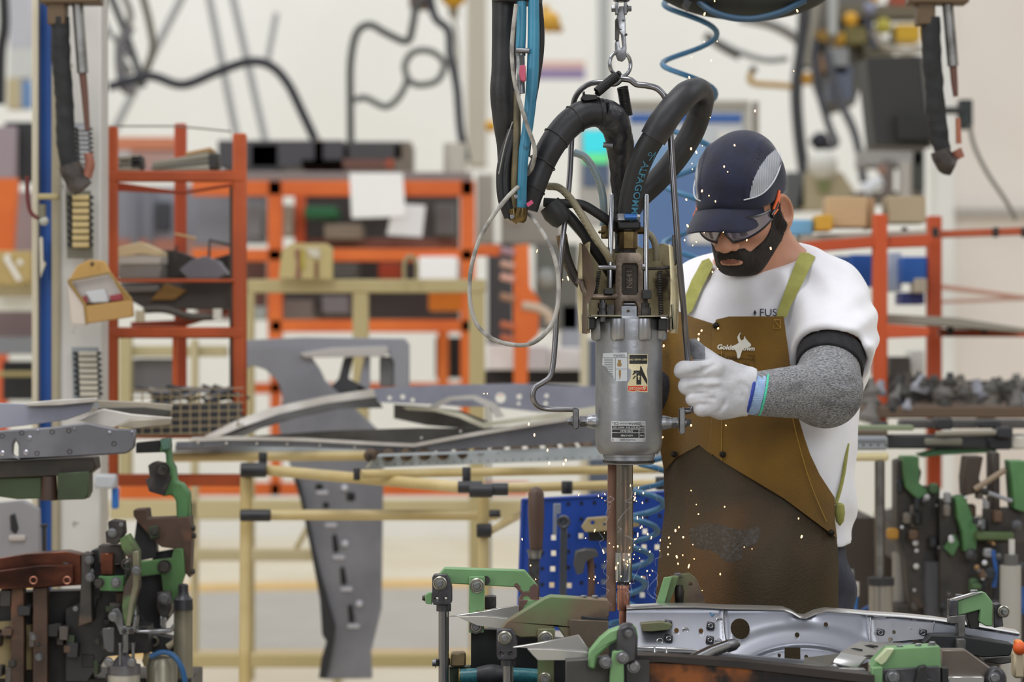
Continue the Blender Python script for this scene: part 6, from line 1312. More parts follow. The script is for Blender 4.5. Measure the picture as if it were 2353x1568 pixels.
    O('black_hose', [ptube([(1290, 540, 4.71), (1300, 590, 4.715), (1322, 640, 4.715), (1345, 668, 4.71)], [13 * s, 13 * s, 11 * s, 9 * s], seg=14, n=8)], mat('worn_brown_hose', '#2a2422', '#77603c', 22, rough=.6, lo=.5, hi=.6), None, label='worn black and tan hose curving down left of the guard', cat='hose')
    O('rubber_boot', [lathe(W(1262, 470, 4.675), W(1296, 512, 4.675), [(0, 26 * s), (.4, 30 * s), (.8, 26 * s), (1, 20 * s)], 20)], RUBBER, gun)
    O('hose_fitting', [pbox(1382, 518, 1402, 548, 4.71, 4.735), pbox(1375, 530, 1392, 536, 4.70, 4.72)], BRASS, gun, bevel=2 * s)
    O('hose_fitting', [tube([W(1462, 530, 4.72), W(1490, 530, 4.72)], 9 * s, seg=10, smooth=False)], BRASS, gun)
    O('hose_fitting', [tube([W(1345, 545, 4.735), W(1352, 572, 4.735)], [12 * s, 9 * s], seg=10, smooth=False), pbox(1333, 538, 1346, 543, 4.73, 4.74)], DSTEEL, gun)
build_gun()

def build_bundle():
    YB_ = 4.62; s = S(YB_)
    b = T('hose_bundle', 'vertical bundle of black, blue and clear hoses hanging left of the gun', 'hose bundle', tuple(W(1190, 500, YB_)))
    O('sleeve', [ptube([(1160, -20, 4.64), (1160, 60, 4.64), (1158, 150, 4.64), (1156, 240, 4.64), (1166, 330, 4.65), (1172, 400, 4.655), (1180, 480, 4.655), (1192, 505, 4.655)], [31 * s, 29 * s, 29 * s, 29 * s, 24 * s, 27 * s, 26 * s, 12 * s], seg=22, n=6, wob=.07, ws=24)], mat('bundle_sleeve', '#17171a', '#242428', 14, rough=.5, bump=.002, bscale=30), b)
    O('wrap', [lathe(W(1190, -25, 4.63), W(1188, 8, 4.63), [(0, 58 * s), (.9, 58 * s), (1, 54 * s)], 24)], TAPE, b)
    BL = mat('blue_hose', '#2f6f8d', '#3d87a6', 8, rough=.4, c3='#1f3b49', s3=30, lo3=.60, hi3=.68)
    O('blue_hose', [ptube([(1199, -10, 4.60), (1198, 60, 4.60), (1196, 112, 4.60)], 11.5 * s, seg=14)], BL, b)
    O('blue_hose', [ptube([(1226, -10, 4.60), (1226, 100, 4.60), (1222, 200, 4.60), (1214, 280, 4.60), (1204, 350, 4.60), (1200, 420, 4.60), (1199, 480, 4.605)], [13 * s, 14 * s, 14 * s, 13 * s, 12 * s, 11 * s, 11 * s], seg=14)], BL, b)
    O('black_hose', [ptube([(1236, -10, 4.63), (1243, 60, 4.64), (1242, 120, 4.64), (1232, 190, 4.64), (1220, 260, 4.64), (1210, 360, 4.64)], 8 * s, seg=12)], BHOSE, b)
    O('tan_hose', [ptube([(1188, 210, 4.615), (1188, 300, 4.61), (1184, 400, 4.61), (1180, 480, 4.62)], [8 * s, 9 * s, 9 * s, 8 * s], seg=12)], mat('tan_hose', '#6b6044', '#4c4430', 20, rough=.5), b)
    for i, (x0, x1, x2) in enumerate(((1176, 1152, 1168), (1182, 1164, 1176))):
        O('black_hose', [ptube([(x0, 300, 4.62), (x1, 380, 4.615), (x1, 450, 4.615), (x2, 500, 4.62)], 10 * s, seg=12)], BHOSE, b)
    O('thin_wire', [ptube([(1178, 280, 4.605), (1160, 335, 4.60), (1146, 400, 4.60)], 1.4 * s, seg=6)], mat('pale_wire', '#8d8a85', rough=.5), b)
    vl = T('ball_valve', None, None, tuple(W(1197, 170, 4.595)), parent=b); vl['label'] = 'steel valve with a pink lever'
    O('valve_body', [ptube([(1196, 112, 4.6), (1196, 128, 4.6)], 12 * s, seg=10, smooth=False), ptube([(1196, 128, 4.6), (1197, 186, 4.6)], 11 * s, seg=6, smooth=False), ptube([(1197, 186, 4.6), (1198, 215, 4.6)], 9 * s, seg=10, smooth=False), ptube([(1186, 115, 4.59), (1216, 117, 4.59)], 6 * s, seg=10, smooth=False)], STEEL, vl)
    O('valve_lever', [pprism([(1194, 152), (1199, 149), (1208, 150), (1209, 184), (1203, 188), (1196, 184), (1193, 170)], 4.57, 4.585)], mat('pink_lever', '#b34a63', rough=.4), vl, bevel=2 * s)
    O('pipe_end', [ptube([(1178, 480, 4.61), (1182, 500, 4.61), (1192, 508, 4.61)], 9 * s, seg=12), lathe(W(1200, 478, 4.6), W(1196, 512, 4.6), [(0, 13 * s), (.5, 14 * s), (.8, 13 * s), (1, 8 * s)], 16)], BRASS, b)
    O('bolt', bolt(W(1177, 498, 4.59), 5 * s, 6 * s, (0, -1, 0), False, True) + bolt(W(1186, 452, 4.59), 5 * s, 6 * s, (0, -1, 0), False, True), CHROME, b)
    O('pink_tag', [pprism([(1209, 468), (1222, 459), (1226, 467), (1213, 476)], 4.59, 4.60)], mat('pink_tag', '#b8466a', rough=.5), b)
    GW = mat('grey_cable', '#a09c96', '#6d6a66', 40, rough=.5, lo=.45, hi=.62, bump=.0004, bscale=90)
    O('cable', [ptube([(1186, 10, 4.585), (1180, 60, 4.58), (1176, 120, 4.58), (1182, 185, 4.575), (1196, 240, 4.575), (1212, 290, 4.575), (1226, 330, 4.58), (1229, 355, 4.585), (1222, 385, 4.60), (1212, 400, 4.62)], 5 * s, seg=10, n=8)], GW, None, label='pale grey cable winding down the front of the hose bundle', cat='cable')
    O('cable', [ptube([(1190, 430, 4.59), (1165, 455, 4.57), (1130, 500, 4.56), (1100, 555, 4.56), (1082, 620, 4.56), (1080, 690, 4.56), (1095, 745, 4.56), (1130, 778, 4.56), (1180, 793, 4.56), (1225, 788, 4.56), (1262, 755, 4.565), (1281, 705, 4.57), (1283, 640, 4.575), (1272, 585, 4.58), (1250, 540, 4.59), (1228, 508, 4.60), (1215, 490, 4.61)], 5.2 * s, seg=10, n=8)], GW, None, label='pale worn cable hanging in one wide loop left of the gun', cat='cable')
build_bundle()

def build_coil():
    CB = mat('coil_blue', '#3a6f94', '#2f5f82', 12, rough=.4)
    pts = []
    def cen(t): # t = y pixel
        return 1588 + (-6 * math.sin(t / 200)) - max(0, (t - 640) / 400) * 80
    y = -60.0; th = 0.0
    while y < 1430:
        pit = 138 if y < 560 else max(62, 138 - (y - 560) * .2); R_ = 62 if y < 600 else max(38, 62 - (y - 600) * .06)
        yc = 5.50
        x = cen(y) + R_ * math.cos(th); sY = S(yc)
        pts.append(W(x, y + 6 * math.sin(th), yc + R_ * sY * math.sin(th)))
        th += 2 * PI / 22; y += pit / 22
    O('coil_hose', [tube(pts, 6.5 * S(5.5), seg=8, smooth=False)], CB, None, label='blue spiral air hose hanging behind the worker and the gun', cat='hose')
    u = T('overhead_hose_sleeve', 'thick black sagging hose sleeve at the top edge above the worker', 'hose', tuple(W(1715, 30, 5.4)))
    O('sleeve', [ptube([(1520, -110, 5.4), (1610, -60, 5.4), (1715, -42, 5.4), (1820, -60, 5.4), (1900, -120, 5.4)], .075, seg=20, n=8, wob=.04, ws=12)], mat('dusty_black', '#1c1d1b', '#2b2d2a', 10, rough=.7), u)
    O('blue_line', [ptube([(1580, -20, 5.37), (1640, 28, 5.345), (1715, 44, 5.34), (1790, 30, 5.345), (1850, 0, 5.36)], 8 * S(5.35), seg=10)], mat('dark_blue_hose', '#2c4a63', rough=.4), u)
    O('clip', [pprism([(1574, -5), (1590, 5), (1580, 24), (1568, 10)], 5.33, 5.36)], BLACK, u)
build_coil()
# ================================================================ middle distance: conveyor, pipe stand, pegboard
CRM = mat('cream_pipe', '#cdb988', '#bfa974', 8, rough=.35)
JNT = mat('black_joint', '#1e1e22', '#2b2b30', 20, rough=.45)
ps = T('pipe_stand', 'cream pipe stand with black joints carrying the roller conveyor', 'stand', tuple(W(840, 1568, 6.1)))
def pp(nm, pts, r, m=CRM): 
    O(nm, [tube([W(*q) for q in pts], r * S(pts[0][2]), seg=14, smooth=False)], m, ps)
pp('pipe', [(388, 1051, 6.7), (1000, 1046, 6.7)], 11.5)
pp('pipe', [(600, 1080, 6.3), (1060, 1120, 5.9)], 12.5)
pp('pipe', [(830, 1090, 6.0), (1535, 1078, 6.3)], 10.5)
pp('pipe', [(1160, 1122, 5.9), (1535, 1112, 6.1)], 11)
pp('pipe', [(615, 1184, 6.2), (1142, 1184, 6.2)], 12.5)
pp('pipe', [(566, 1095, 6.3), (560, 1880, 6.3)], 14)
pp('pipe', [(1111, 1135, 5.95), (1111, 1980, 5.95)], 13)
pp('pipe', [(1125, 1222, 5.96), (1205, 1178, 6.3)], 9)
for a, b, c, d, Y in ((553, 1064, 612, 1098, 6.27), (594, 1040, 614, 1072, 6.4), (1052, 1106, 1108, 1134, 5.87), (1078, 1112, 1132, 1144, 5.86), (1130, 1110, 1168, 1140, 5.87), (1062, 1074, 1082, 1110, 5.9), (1290, 1106, 1316, 1136, 5.9), (1506, 1096, 1530, 1126, 5.9), (552, 1171, 622, 1199, 6.17), (1095, 1204, 1130, 1236, 5.93), (1124, 1172, 1150, 1190, 6.15), (812, 1076, 828, 1104, 5.98)):
    s = S(Y); w_, h_ = (c - a) * s, (d - b) * s
    if w_ > h_: g_ = tube([W(a, (b + d) / 2, Y), W(a + 2, (b + d) / 2, Y), W(c - 2, (b + d) / 2, Y), W(c, (b + d) / 2, Y)], [h_ * .44, h_ / 2, h_ / 2, h_ * .44], seg=16, smooth=False)
    else: g_ = tube([W((a + c) / 2, b, Y), W((a + c) / 2, b + 2, Y), W((a + c) / 2, d - 2, Y), W((a + c) / 2, d, Y)], [w_ * .44, w_ / 2, w_ / 2, w_ * .44], seg=16, smooth=False)
    O('joint', [g_], JNT, ps)
# conveyor
ZN = mat('galvanised', '#c0c9d2', '#aeb8c0', 14, rough=.4, metal=.15)
cv = T('roller_conveyor', 'galvanised roller conveyor with brown rollers under the large stamped panel', 'conveyor', tuple(W(1190, 1075, 6.2)))
def slab(nm, top, bot, Y0, Y1, th, m, root):
    """face between two pixel polylines whose left end is at Y0 and right end at Y1"""
    n_ = len(top); V = []
    for k, (q, r_) in enumerate(zip(top, bot)):
        Y = Y0 + (Y1 - Y0) * k / (n_ - 1)
        for (x, y), dy in ((q, 0), (r_, 0), (q, th), (r_, th)):
            v = W(x, y, Y); V.append((v.x, Y + dy, v.z))
    Fc = []
    for k in range(n_ - 1):
        a = k * 4; b = a + 4; Fc += [(a, b, b + 1, a + 1), (a + 2, a + 3, b + 3, b + 2), (a, a + 2, b + 2, b), (a + 1, b + 1, b + 3, a + 3)]
    e = (n_ - 1) * 4; Fc += [(0, 1, 3, 2), (e, e + 2, e + 3, e + 1)]
    return O(nm, [(V, Fc)], m, root)
slab('rail', [(845, 1066), (870, 1046), (1200, 1035), (1535, 1024)], [(838, 1076), (848, 1076), (1200, 1063), (1535, 1052)], 6.0, 6.3, .04, ZN, cv)
slab('rail_lip', [(870, 1044), (1200, 1033), (1535, 1022)], [(866, 1050), (1200, 1039), (1535, 1028)], 5.99, 6.29, .01, ZN, cv)
slab('rail', [(405, 1026), (640, 1020), (900, 1012)], [(400, 1038), (640, 1040), (900, 1036)], 6.7, 6.7, .03, ZN, cv)
slab('rail', [(1000, 1000), (1535, 992)], [(1000, 1012), (1535, 1004)], 6.9, 6.9, .03, ZN, cv)
for i in range(34):
    x = 868 + i * 19.5; t_ = (x - 845) / 690; Y = 5.985 + .3 * t_; y = 1069 - 24 * t_
    O('rail_hole', [lathez(W(x, y, Y), [(0, 1.7 * S(Y)), (.003, 1.7 * S(Y))], 8, axis='Y')], DSTEEL, cv)
ROL = mat('brown_roller', '#5c4630', '#3e3022', 40, rough=.6)
for i in range(15):
    x = 850 + i * 42; t_ = (x - 845) / 690; Y = 6.06 + .3 * t_; y = 1048 - 22 * t_; s = S(Y)
    a, b = W(x, y, Y), W(x, y, Y); b = Vector((b.x, b.y + .6, b.z))
    O('roller', [tube([a, a + Vector((0, .004, 0)), b], [9 * s, 15 * s, 15 * s], seg=14, smooth=False)], ROL, cv)
    O('roller_axle', [bolt(a, 4.5 * s, .008, (0, -1, 0), False)[0]], DSTEEL, cv)
# large stamped panel lying on the conveyor
SHL = mat('sheet_lilac', '#9c9dab', '#8b8c9a', 7, rough=.35, metal=.3); SHD = mat('sheet_dark', '#4a4744', '#37342f', 9, rough=.5, metal=.4); SHB = mat('sheet_bright', '#cfcac3', '#bab3ab', 10, rough=.3, metal=.2); SHG = mat('sheet_grey', '#77777d', '#65656b', 8, rough=.38, metal=.3)
sp_ = T('car_pressing', 'large stamped steel car panel lying on the roller conveyor', 'car panel', tuple(W(920, 1035, 6.4)))
slab('front_flange', [(405, 1016), (520, 1012), (700, 1014), (880, 1024), (950, 1026), (1100, 1000), (1250, 975), (1400, 952)], [(402, 1030), (520, 1026), (700, 1028), (880, 1036), (950, 1040), (1100, 1030), (1250, 1024), (1400, 1012)], 6.15, 6.1, .006, SHG, sp_)
slab('flange_edge', [(440, 1005), (520, 1003), (700, 1007), (880, 1017), (950, 1020), (1100, 992), (1250, 967), (1400, 945)], [(440, 1013), (520, 1011), (700, 1015), (880, 1025), (950, 1028), (1100, 1001), (1250, 976), (1400, 953)], 6.14, 6.09, .010, SHB, sp_)
slab('arch_flange', [(468, 1004), (540, 968), (620, 938), (740, 912), (860, 893), (1000, 886)], [(500, 1004), (560, 980), (640, 952), (750, 927), (865, 912), (1000, 905)], 6.35, 6.9, .01, SHB, sp_)
slab('arch_web', [(500, 1002), (560, 980), (640, 952), (750, 927), (865, 912)], [(560, 1003), (600, 985), (680, 962), (780, 940), (880, 938)], 6.36, 6.88, .01, SHD, sp_)
O('rear_beam', [prism([[(W(x, y, 6.7).x, W(x, y, 6.7).z) for x, y in [(858, 893), (1000, 886), (1180, 882), (1400, 890), (1400, 940), (1240, 948), (1130, 935), (1060, 935), (1000, 930), (868, 925)]]] + [[(W(x, y, 6.7).x, W(x, y, 6.7).z) for x, y in circ(cx, cy, r_, 14)] for cx, cy, r_ in ((1150, 915, 12), (1193, 912, 6), (1256, 910, 5), (1192, 928, 4), (1254, 928, 5), (925, 912, 6), (895, 915, 5), (948, 920, 5))], 6.7, 6.72)], SHL, sp_, bevel=.001)
slab('rib', [(985, 935), (1030, 912), (1090, 908), (1140, 928), (1160, 958)], [(1000, 940), (1040, 920), (1085, 918), (1125, 938), (1140, 962)], 6.62, 6.6, .01, SHB, sp_)
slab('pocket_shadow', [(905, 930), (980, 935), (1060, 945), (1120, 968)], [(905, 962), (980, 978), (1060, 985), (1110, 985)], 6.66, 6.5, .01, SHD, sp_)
slab('inner_lip', [(925, 936), (1000, 938), (1060, 950), (1110, 972), (1250, 952), (1400, 930)], [(935, 942), (1000, 946), (1055, 960), (1105, 982), (1250, 966), (1400, 946)], 6.55, 6.3, .01, mat('sheet_cream', '#c9c4b0', '#b5b09c', 9, rough=.35, metal=.2), sp_)
slab('floor_pan', [(560, 1004), (760, 990), (960, 984), (1110, 985), (1400, 960)], [(560, 1010), (760, 1012), (950, 1022), (1110, 1000), (1400, 965)], 6.5, 6.3, .01, SHD, sp_)
for x, y in ((455, 1018), (520, 1019), (590, 1020), (660, 1021), (735, 1024), (815, 1028), (968, 1007), (1058, 992), (1150, 975), (1215, 966)):
    O('rivet', [lathez(W(x, y, 6.13), [(0, 3 * S(6.1)), (.02, 3 * S(6.1))], 8, axis='Y')], SHB, sp_)

# blue tool board
BB = mat('board_blue', '#16409a', '#123888', 5, rough=.45)
YP = 5.75
tb = T('tool_board', 'blue perforated tool board behind the gun shaft', 'tool board', tuple(W(1360, 1500, YP)))
def bl(x, y): v = W(x, y, YP); return (v.x, v.z)
holes = []
for x, y in ((1272, 1236), (1272, 1272), (1270, 1308), (1268, 1345), (1335, 1232), (1308, 1346), (1390, 1265), (1388, 1302), (1387, 1338), (1386, 1375), (1480, 1258), (1478, 1295), (1477, 1332), (1476, 1368), (1510, 1258), (1242, 1238), (1482, 1222)):
    holes.append([bl(x - 5.5, y - 6), bl(x + 5.5, y - 6), bl(x + 5.5, y + 6), bl(x - 5.5, y + 6)])
O('board', [prism([[bl(*q) for q in ((1206, 1146), (1534, 1130), (1534, 1450), (1190, 1450), (1196, 1190))]] + holes, YP, YP + .004)], BB, tb)
O('board_rim', [slabv for slabv in (tube([W(1200, 1150, YP), W(1534, 1131, YP)], 4 * S(YP), seg=8, smooth=False), tube([W(1202, 1148, YP), W(1191, 1450, YP)], 5 * S(YP), seg=8, smooth=False))], BB, tb)
for i in range(10):
    for j in range(7):
        x = 1246 + i * 30; y = 1161 + j * 36.5 - i * 1.3
        if all(abs(x - hx_) > 16 or abs(y - hy_) > 16 for hx_, hy_ in ((1272, 1236), (1272, 1272), (1270, 1308), (1268, 1345), (1335, 1232), (1308, 1346), (1390, 1265), (1388, 1302), (1387, 1338), (1386, 1375), (1480, 1258), (1478, 1295), (1477, 1332), (1476, 1368), (1510, 1258), (1242, 1238), (1482, 1222))):
            O('painted_hole', [pbox(x - 4, y - 4, x + 4, y + 4, YP - .001, YP + .002)], mat('painted_hole', '#0c1430', rough=.6), tb)  # dark squares painted in for the unlit holes of the board
for x in (1195, 1530): O('board_leg', [pbox(x - 4, 1400, x + 4, 2300, YP + .005, YP + .03)], BB, tb)
WD = mat('handle_wood', '#4b3830', '#5d473a', 18, rough=.5, stretch=(1, 1, .2))
s = S(5.6)
fl = T('file_tool', 'file with a dark wooden handle hanging at the left of the blue board', 'file', tuple(W(1230, 1440, 5.6)))
O('handle', [lathez((W(1232, 0, 5.6).x, 5.6, 0), [(W(0, y, 5.6).z, r_ * s) for y, r_ in ((1276, 11), (1272, 14), (1240, 16), (1180, 19), (1135, 18), (1124, 13), (1119, 4))], 20)], WD, fl)
O('ferrule', [lathez((W(1230, 0, 5.6).x, 5.6, 0), [(W(0, y, 5.6).z, r_ * s) for y, r_ in ((1284, 15), (1274, 16), (1266, 19), (1264, 19))], 18)], STEEL, fl)
O('blade', [pbox(1214, 1282, 1240, 1440, 5.595, 5.605)], mat('file_steel', '#4c4a4c', '#3d3a3c', 80, rough=.5, metal=.6), fl, bevel=.0005)
sn = T('spanner', 'long grey spanner hanging on the blue board', 'spanner', tuple(W(1294, 1375, 5.65)))
O('shank', [pprism([(1288, 1190), (1304, 1190), (1302, 1372), (1286, 1372)], 5.65, 5.66)], mat('spanner_steel', '#5d6068', rough=.35, metal=.7), sn, bevel=.001)
O('ring_end', [torus(W(1295, 1200, 5.65), 12 * S(5.65), 4 * S(5.65), (0, 1, 0), 20, 8)], mat('spanner_steel', '#5d6068'), sn)
O('hook_plate', [pprism([(1272, 1158), (1289, 1158), (1289, 1182), (1280, 1182), (1280, 1230), (1270, 1230)], 5.69, 5.70)], mat('hook_grey', '#7c8494', rough=.4), None, label='small grey hook plate at the top of the long spanner', cat='hook', bevel=.001)
gb = T('bar_clamp', 'cream cast clamp block hanging on the board behind the gun shaft', 'clamp', tuple(W(1380, 1230, 5.66)))
O('cast_bar', [prism([[(W(x, y, 5.66).x, W(x, y, 5.66).z) for x, y in ((1336, 1212), (1350, 1192), (1400, 1188), (1465, 1188), (1470, 1210), (1400, 1220), (1345, 1224))], [(W(x, y, 5.66).x, W(x, y, 5.66).z) for x, y in circ(1362, 1202, 5)], [(W(x, y, 5.66).x, W(x, y, 5.66).z) for x, y in circ(1389, 1206, 3)]], 5.66, 5.69)], mat('cream_cast', '#a3936c', '#8c7c58', 20, rough=.5), gb, bevel=.002)
O('jaw', [pbox(1352, 1222, 1396, 1244, 5.67, 5.70)], BLACK, gb, bevel=.002)
hm = T('hammer', 'hammer with a brown handle hanging head-up on the blue board', 'hammer', tuple(W(1355, 1378, 5.65)))
O('head', [pprism([(1322, 1268), (1345, 1262), (1370, 1264), (1376, 1278), (1360, 1284), (1345, 1292), (1340, 1318), (1326, 1322), (1318, 1300)], 5.62, 5.66)], mat('hammer_steel', '#5b5a5a', rough=.4, metal=.6), hm, bevel=.002)
O('handle', [tube([W(1356, 1284, 5.64), W(1359, 1330, 5.64), W(1358, 1378, 5.64)], 8 * s, seg=12)], mat('rusty_handle', '#5d4234', '#4a3428', 20, rough=.6), hm)
O('small_bolt', bolt(W(1510, 1222, 5.72), 7 * s, .01, (0, -1, 0)), STEEL, None, label='bright small bolt on the blue board right of the shaft', cat='bolt')

# ================================================================ left fixture with its panels
YL = 5.4
def PG(nm, pts, m, root, dy=0, th=.03, bv=.0015, holes=()):
    Y = YL + dy; f_ = lambda q: [(W(x, y, Y).x, W(x, y, Y).z) for x, y in q]
    return O(nm, [prism([f_(pts)] + [f_(h_) for h_ in holes], Y, Y + th)], m if not isinstance(m, str) else C(m), root, bevel=bv)
def CY_(nm, x, prof, m, root, dy=0, seg=20):
    Y = YL + dy; return O(nm, [lathez((W(x, 0, Y).x, Y, 0), [(W(0, y, Y).z, r_ * S(Y)) for y, r_ in prof], seg)], m if not isinstance(m, str) else C(m), root)
def BT(x, y, r_, root, dy=0, m=STEEL, d=(0, -1, 0)): return O('bolt', bolt(W(x, y, YL + dy), r_ * S(YL), r_ * S(YL), d, True, True), m, root)
lp = T('car_pressing', 'grey stamped steel panel with a turned-up end resting on the left fixture', 'car panel', tuple(W(150, 1055, 5.5)))
PG('side_wall', [(-30, 992), (120, 982), (200, 972), (262, 985), (312, 988), (308, 1030), (290, 1043), (150, 1052), (-30, 1060)], SHG, lp, 0, .02, .003, holes=[[(28, 1046), (30, 1022), (35, 1012), (42, 1022), (42, 1052)]])
PG('upper_face', [(-30, 926), (90, 930), (140, 926), (215, 924), (205, 946), (150, 966), (60, 978), (-30, 988)], SHL, lp, .12, .02)
PG('top_rim', [(60, 926), (120, 920), (220, 914), (222, 924), (140, 932), (60, 934)], SHB, lp, .10, .03)
PG('right_wing', [(222, 920), (320, 924), (395, 930), (392, 952), (300, 950), (235, 944)], mat('sheet_tan', '#a59c8c', '#8f8678', 9, rough=.35, metal=.2), lp, .2, .02)
PG('wing_lip', [(178, 966), (235, 940), (300, 952), (395, 960), (390, 968), (300, 966), (260, 984), (200, 972)], SHB, lp, .14, .02)
PG('wing_flap', [(268, 980), (300, 966), (392, 962), (392, 976), (340, 982), (310, 986)], mat('sheet_tan', '#8f8676'), lp, .13, .02)
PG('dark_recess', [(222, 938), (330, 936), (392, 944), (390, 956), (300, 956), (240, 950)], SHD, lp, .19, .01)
for x, y in ((50, 995), (120, 993), (158, 990), (262, 1020), (85, 1042), (160, 1038), (5, 1002)): O('hole_rim', [torus(W(x, y, YL), 5 * S(YL), 1.2 * S(YL), (0, 1, 0), 14, 6)], SHD, lp)
for x, y, r_ in ((68, 1006, 5), (60, 1040, 6), (6, 1042, 6), (87, 990, 3), (172, 985, 3), (252, 994, 4), (303, 993, 3)): O('spot_dimple', [lathez(W(x, y, YL), [(-.003, r_ * .5 * S(YL)), (-.001, r_ * S(YL)), (.004, r_ * S(YL))], 12, axis='Y')], mat('dimple_bright', '#b9b8c4', rough=.2, metal=.7), lp)
RST = mat('rusty_steel', '#4f3b30', '#3b2d26', 14, rough=.55, metal=.3, c3='#6e4a36', s3=10, lo3=.58, hi3=.7)
lf = T('welding_fixture', 'dark fixture with copper bars and green levers at the left edge', 'fixture', tuple(W(200, 1900, 5.4)))
PG('under_frame', [(-30, 1060), (215, 1052), (218, 1078), (200, 1092), (-30, 1100)], mat('black_frame', '#211d19', '#352c24', 10, rough=.5), lf, .02, .08)
PG('green_block', [(-30, 1100), (95, 1096), (95, 1146), (40, 1148), (-30, 1138)], mat('olive_green', '#35452a', '#2c3822', 9, rough=.5), lf, .03, .06)
PG('green_block', [(132, 1088), (203, 1084), (203, 1132), (196, 1148), (132, 1150)], mat('olive_green', '#35452a'), lf, 0, .06)
CY_('brown_post', 113, [(1150, 20), (1140, 20), (1095, 17)], '#3d2a22', lf, .03)
CB_ = mat('copper_bar', '#7d4a38', '#4a2b22', 9, rough=.3, metal=.75, c3='#2f1d18', s3=7, lo3=.52, hi3=.62, stretch=(.6, 1, 1.4))
PG('copper_bar', [(-30, 1288), (60, 1274), (150, 1268), (185, 1276), (188, 1345), (120, 1350), (-30, 1356)], CB_, lf, .0, .06, .006)
PG('copper_step', [(-30, 1316), (90, 1300), (168, 1298), (170, 1342), (60, 1352), (-30, 1356)], CB_, lf, -.02, .03, .004)
for x in (77, 154): O('copper_hole', [torus(W(x, 1334, YL - .022), 8 * S(YL), 2 * S(YL), (0, 1, 0), 18, 6)], COPPER, lf)
for x, w_ in ((40, 15), (92, 17)): PG('flat_rod', [(x - w_, 1352), (x + w_, 1350), (x + w_, 1700), (x - w_, 1700)], RST, lf, .0, .03)
PG('punched_plate', [(-30, 1432), (28, 1428), (28, 1560), (-30, 1560)], '#8c7c58', lf, .04, .02, holes=[circ(3, 1452, 5), circ(17, 1458, 5)]); PG('punched_plate', [(56, 1438), (74, 1436), (74, 1540), (56, 1540)], '#8c7c58', lf, .04, .02)
PG('back_frame', [(-30, 1362), (190, 1358), (190, 1900), (-30, 1900)], BLACK, lf, .06, .05)
RL = random.Random(5)
for k in range(46):
    x = RL.uniform(150, 300) if k % 3 else RL.uniform(-10, 150); y = RL.uniform(1300, 1560) if k % 3 else RL.uniform(1370, 1560); a, b = RL.uniform(5, 16), RL.uniform(5, 20)
    if k % 4: PG('link_plate', [(x - a, y - b), (x + a, y - b * .9), (x + a * .9, y + b), (x - a, y + b)], RL.choice(['#232226', '#35302e', '#151517', '#4a4340', '#2f3a28', '#4c382c']), lf, RL.uniform(-.015, .03), .04)
    else: BT(x, y, RL.uniform(4, 8), lf, RL.uniform(-.03, 0), RL.choice([STEEL, DSTEEL]))
PG('end_plate', [(188, 1272), (208, 1275), (212, 1430), (180, 1440), (186, 1340)], DKF, lf, -.02, .06)
BT(205, 1287, 8, lf, -.02); BT(207, 1327, 8, lf, -.02)
PG('main_body', [(210, 1265), (232, 1262), (232, 1300), (290, 1296), (286, 1400), (300, 1440), (340, 1440), (345, 1500), (240, 1510), (200, 1568), (150, 1568), (150, 1400), (190, 1380), (200, 1300)], mat('body_black', '#1b1a1c', '#29272a', 12, rough=.45), lf, .03, .08)
PG('main_base', [(150, 1560), (440, 1560), (440, 1900), (150, 1900)], mat('body_black', '#1b1a1c'), lf, .06, .2)
PG('clamp_head', [(248, 1200), (256, 1196), (282, 1200), (284, 1228), (276, 1240), (268, 1252), (244, 1248), (242, 1222), (250, 1220)], mat('worn_black', '#2f2c2d', '#4b4644', 30, rough=.45, metal=.4), lf, -.04, .05)
BT(258, 1224, 8, lf, -.045); BT(278, 1206, 4, lf, -.045)
PG('upper_block', [(226, 1254), (282, 1254), (282, 1296), (226, 1296)], DKF, lf, -.01, .05)
PG('copper_pad', [(231, 1272), (260, 1272), (260, 1322), (231, 1322)], CB_, lf, -.03, .03)
PG('green_link', [(226, 1325), (284, 1325), (284, 1360), (230, 1358)], GRN, lf, -.035, .03); BT(228, 1340, 9, lf, -.04, DSTEEL); BT(267, 1339, 9, lf, -.04)
PG('curved_lever', [(286, 1232), (294, 1228), (318, 1268), (319, 1350), (308, 1385), (304, 1432), (286, 1440), (280, 1400), (284, 1350), (300, 1320), (298, 1290), (280, 1262), (274, 1240)], mat('lever_green', '#52693f', '#3d4a30', 16, rough=.5, c3='#3a2c26', s3=12, lo3=.5, hi3=.58), lf, -.05, .04)
PG('lever_edge', [(305, 1268), (318, 1266), (318, 1350), (306, 1390), (300, 1440), (288, 1440), (296, 1388), (305, 1345)], mat('lever_bare', '#8a8878', '#77745f', 12, rough=.35, metal=.5), lf, -.055, .02)
BT(313, 1311, 8, lf, -.06); O('pivot', [torus(W(293, 1298, YL - .05), 12 * S(YL), 3 * S(YL), (0, 1, 0), 18, 6)], DSTEEL, lf)
PG('clevis', [(258, 1400), (272, 1398), (282, 1415), (284, 1440), (304, 1440), (306, 1418), (314, 1418), (312, 1445), (306, 1458), (275, 1460), (268, 1440), (258, 1425)], STEEL, lf, -.05, .04)
BT(261, 1417, 9, lf, -.06); BT(285, 1452, 4, lf, -.055, DSTEEL); BT(301, 1451, 4, lf, -.055, DSTEEL)
CY_('rod', 288, [(1500, 7), (1458, 7)], CHROME, lf, -.03)
CY_('cylinder_head', 285, [(1550, 38), (1549, 38), (1528, 38), (1526, 30), (1500, 6)], mat('cast_grey', '#77757a', '#67656a', 20, rough=.4, metal=.6), lf, -.02, 28)
for x in (250, 303): BT(x, 1522, 8, lf, -.06)
for x in (276, 306): CY_('tie_rod', x, [(1530, 4), (1482, 4), (1481, 5), (1478, 5)], STEEL, lf, -.05, 10)
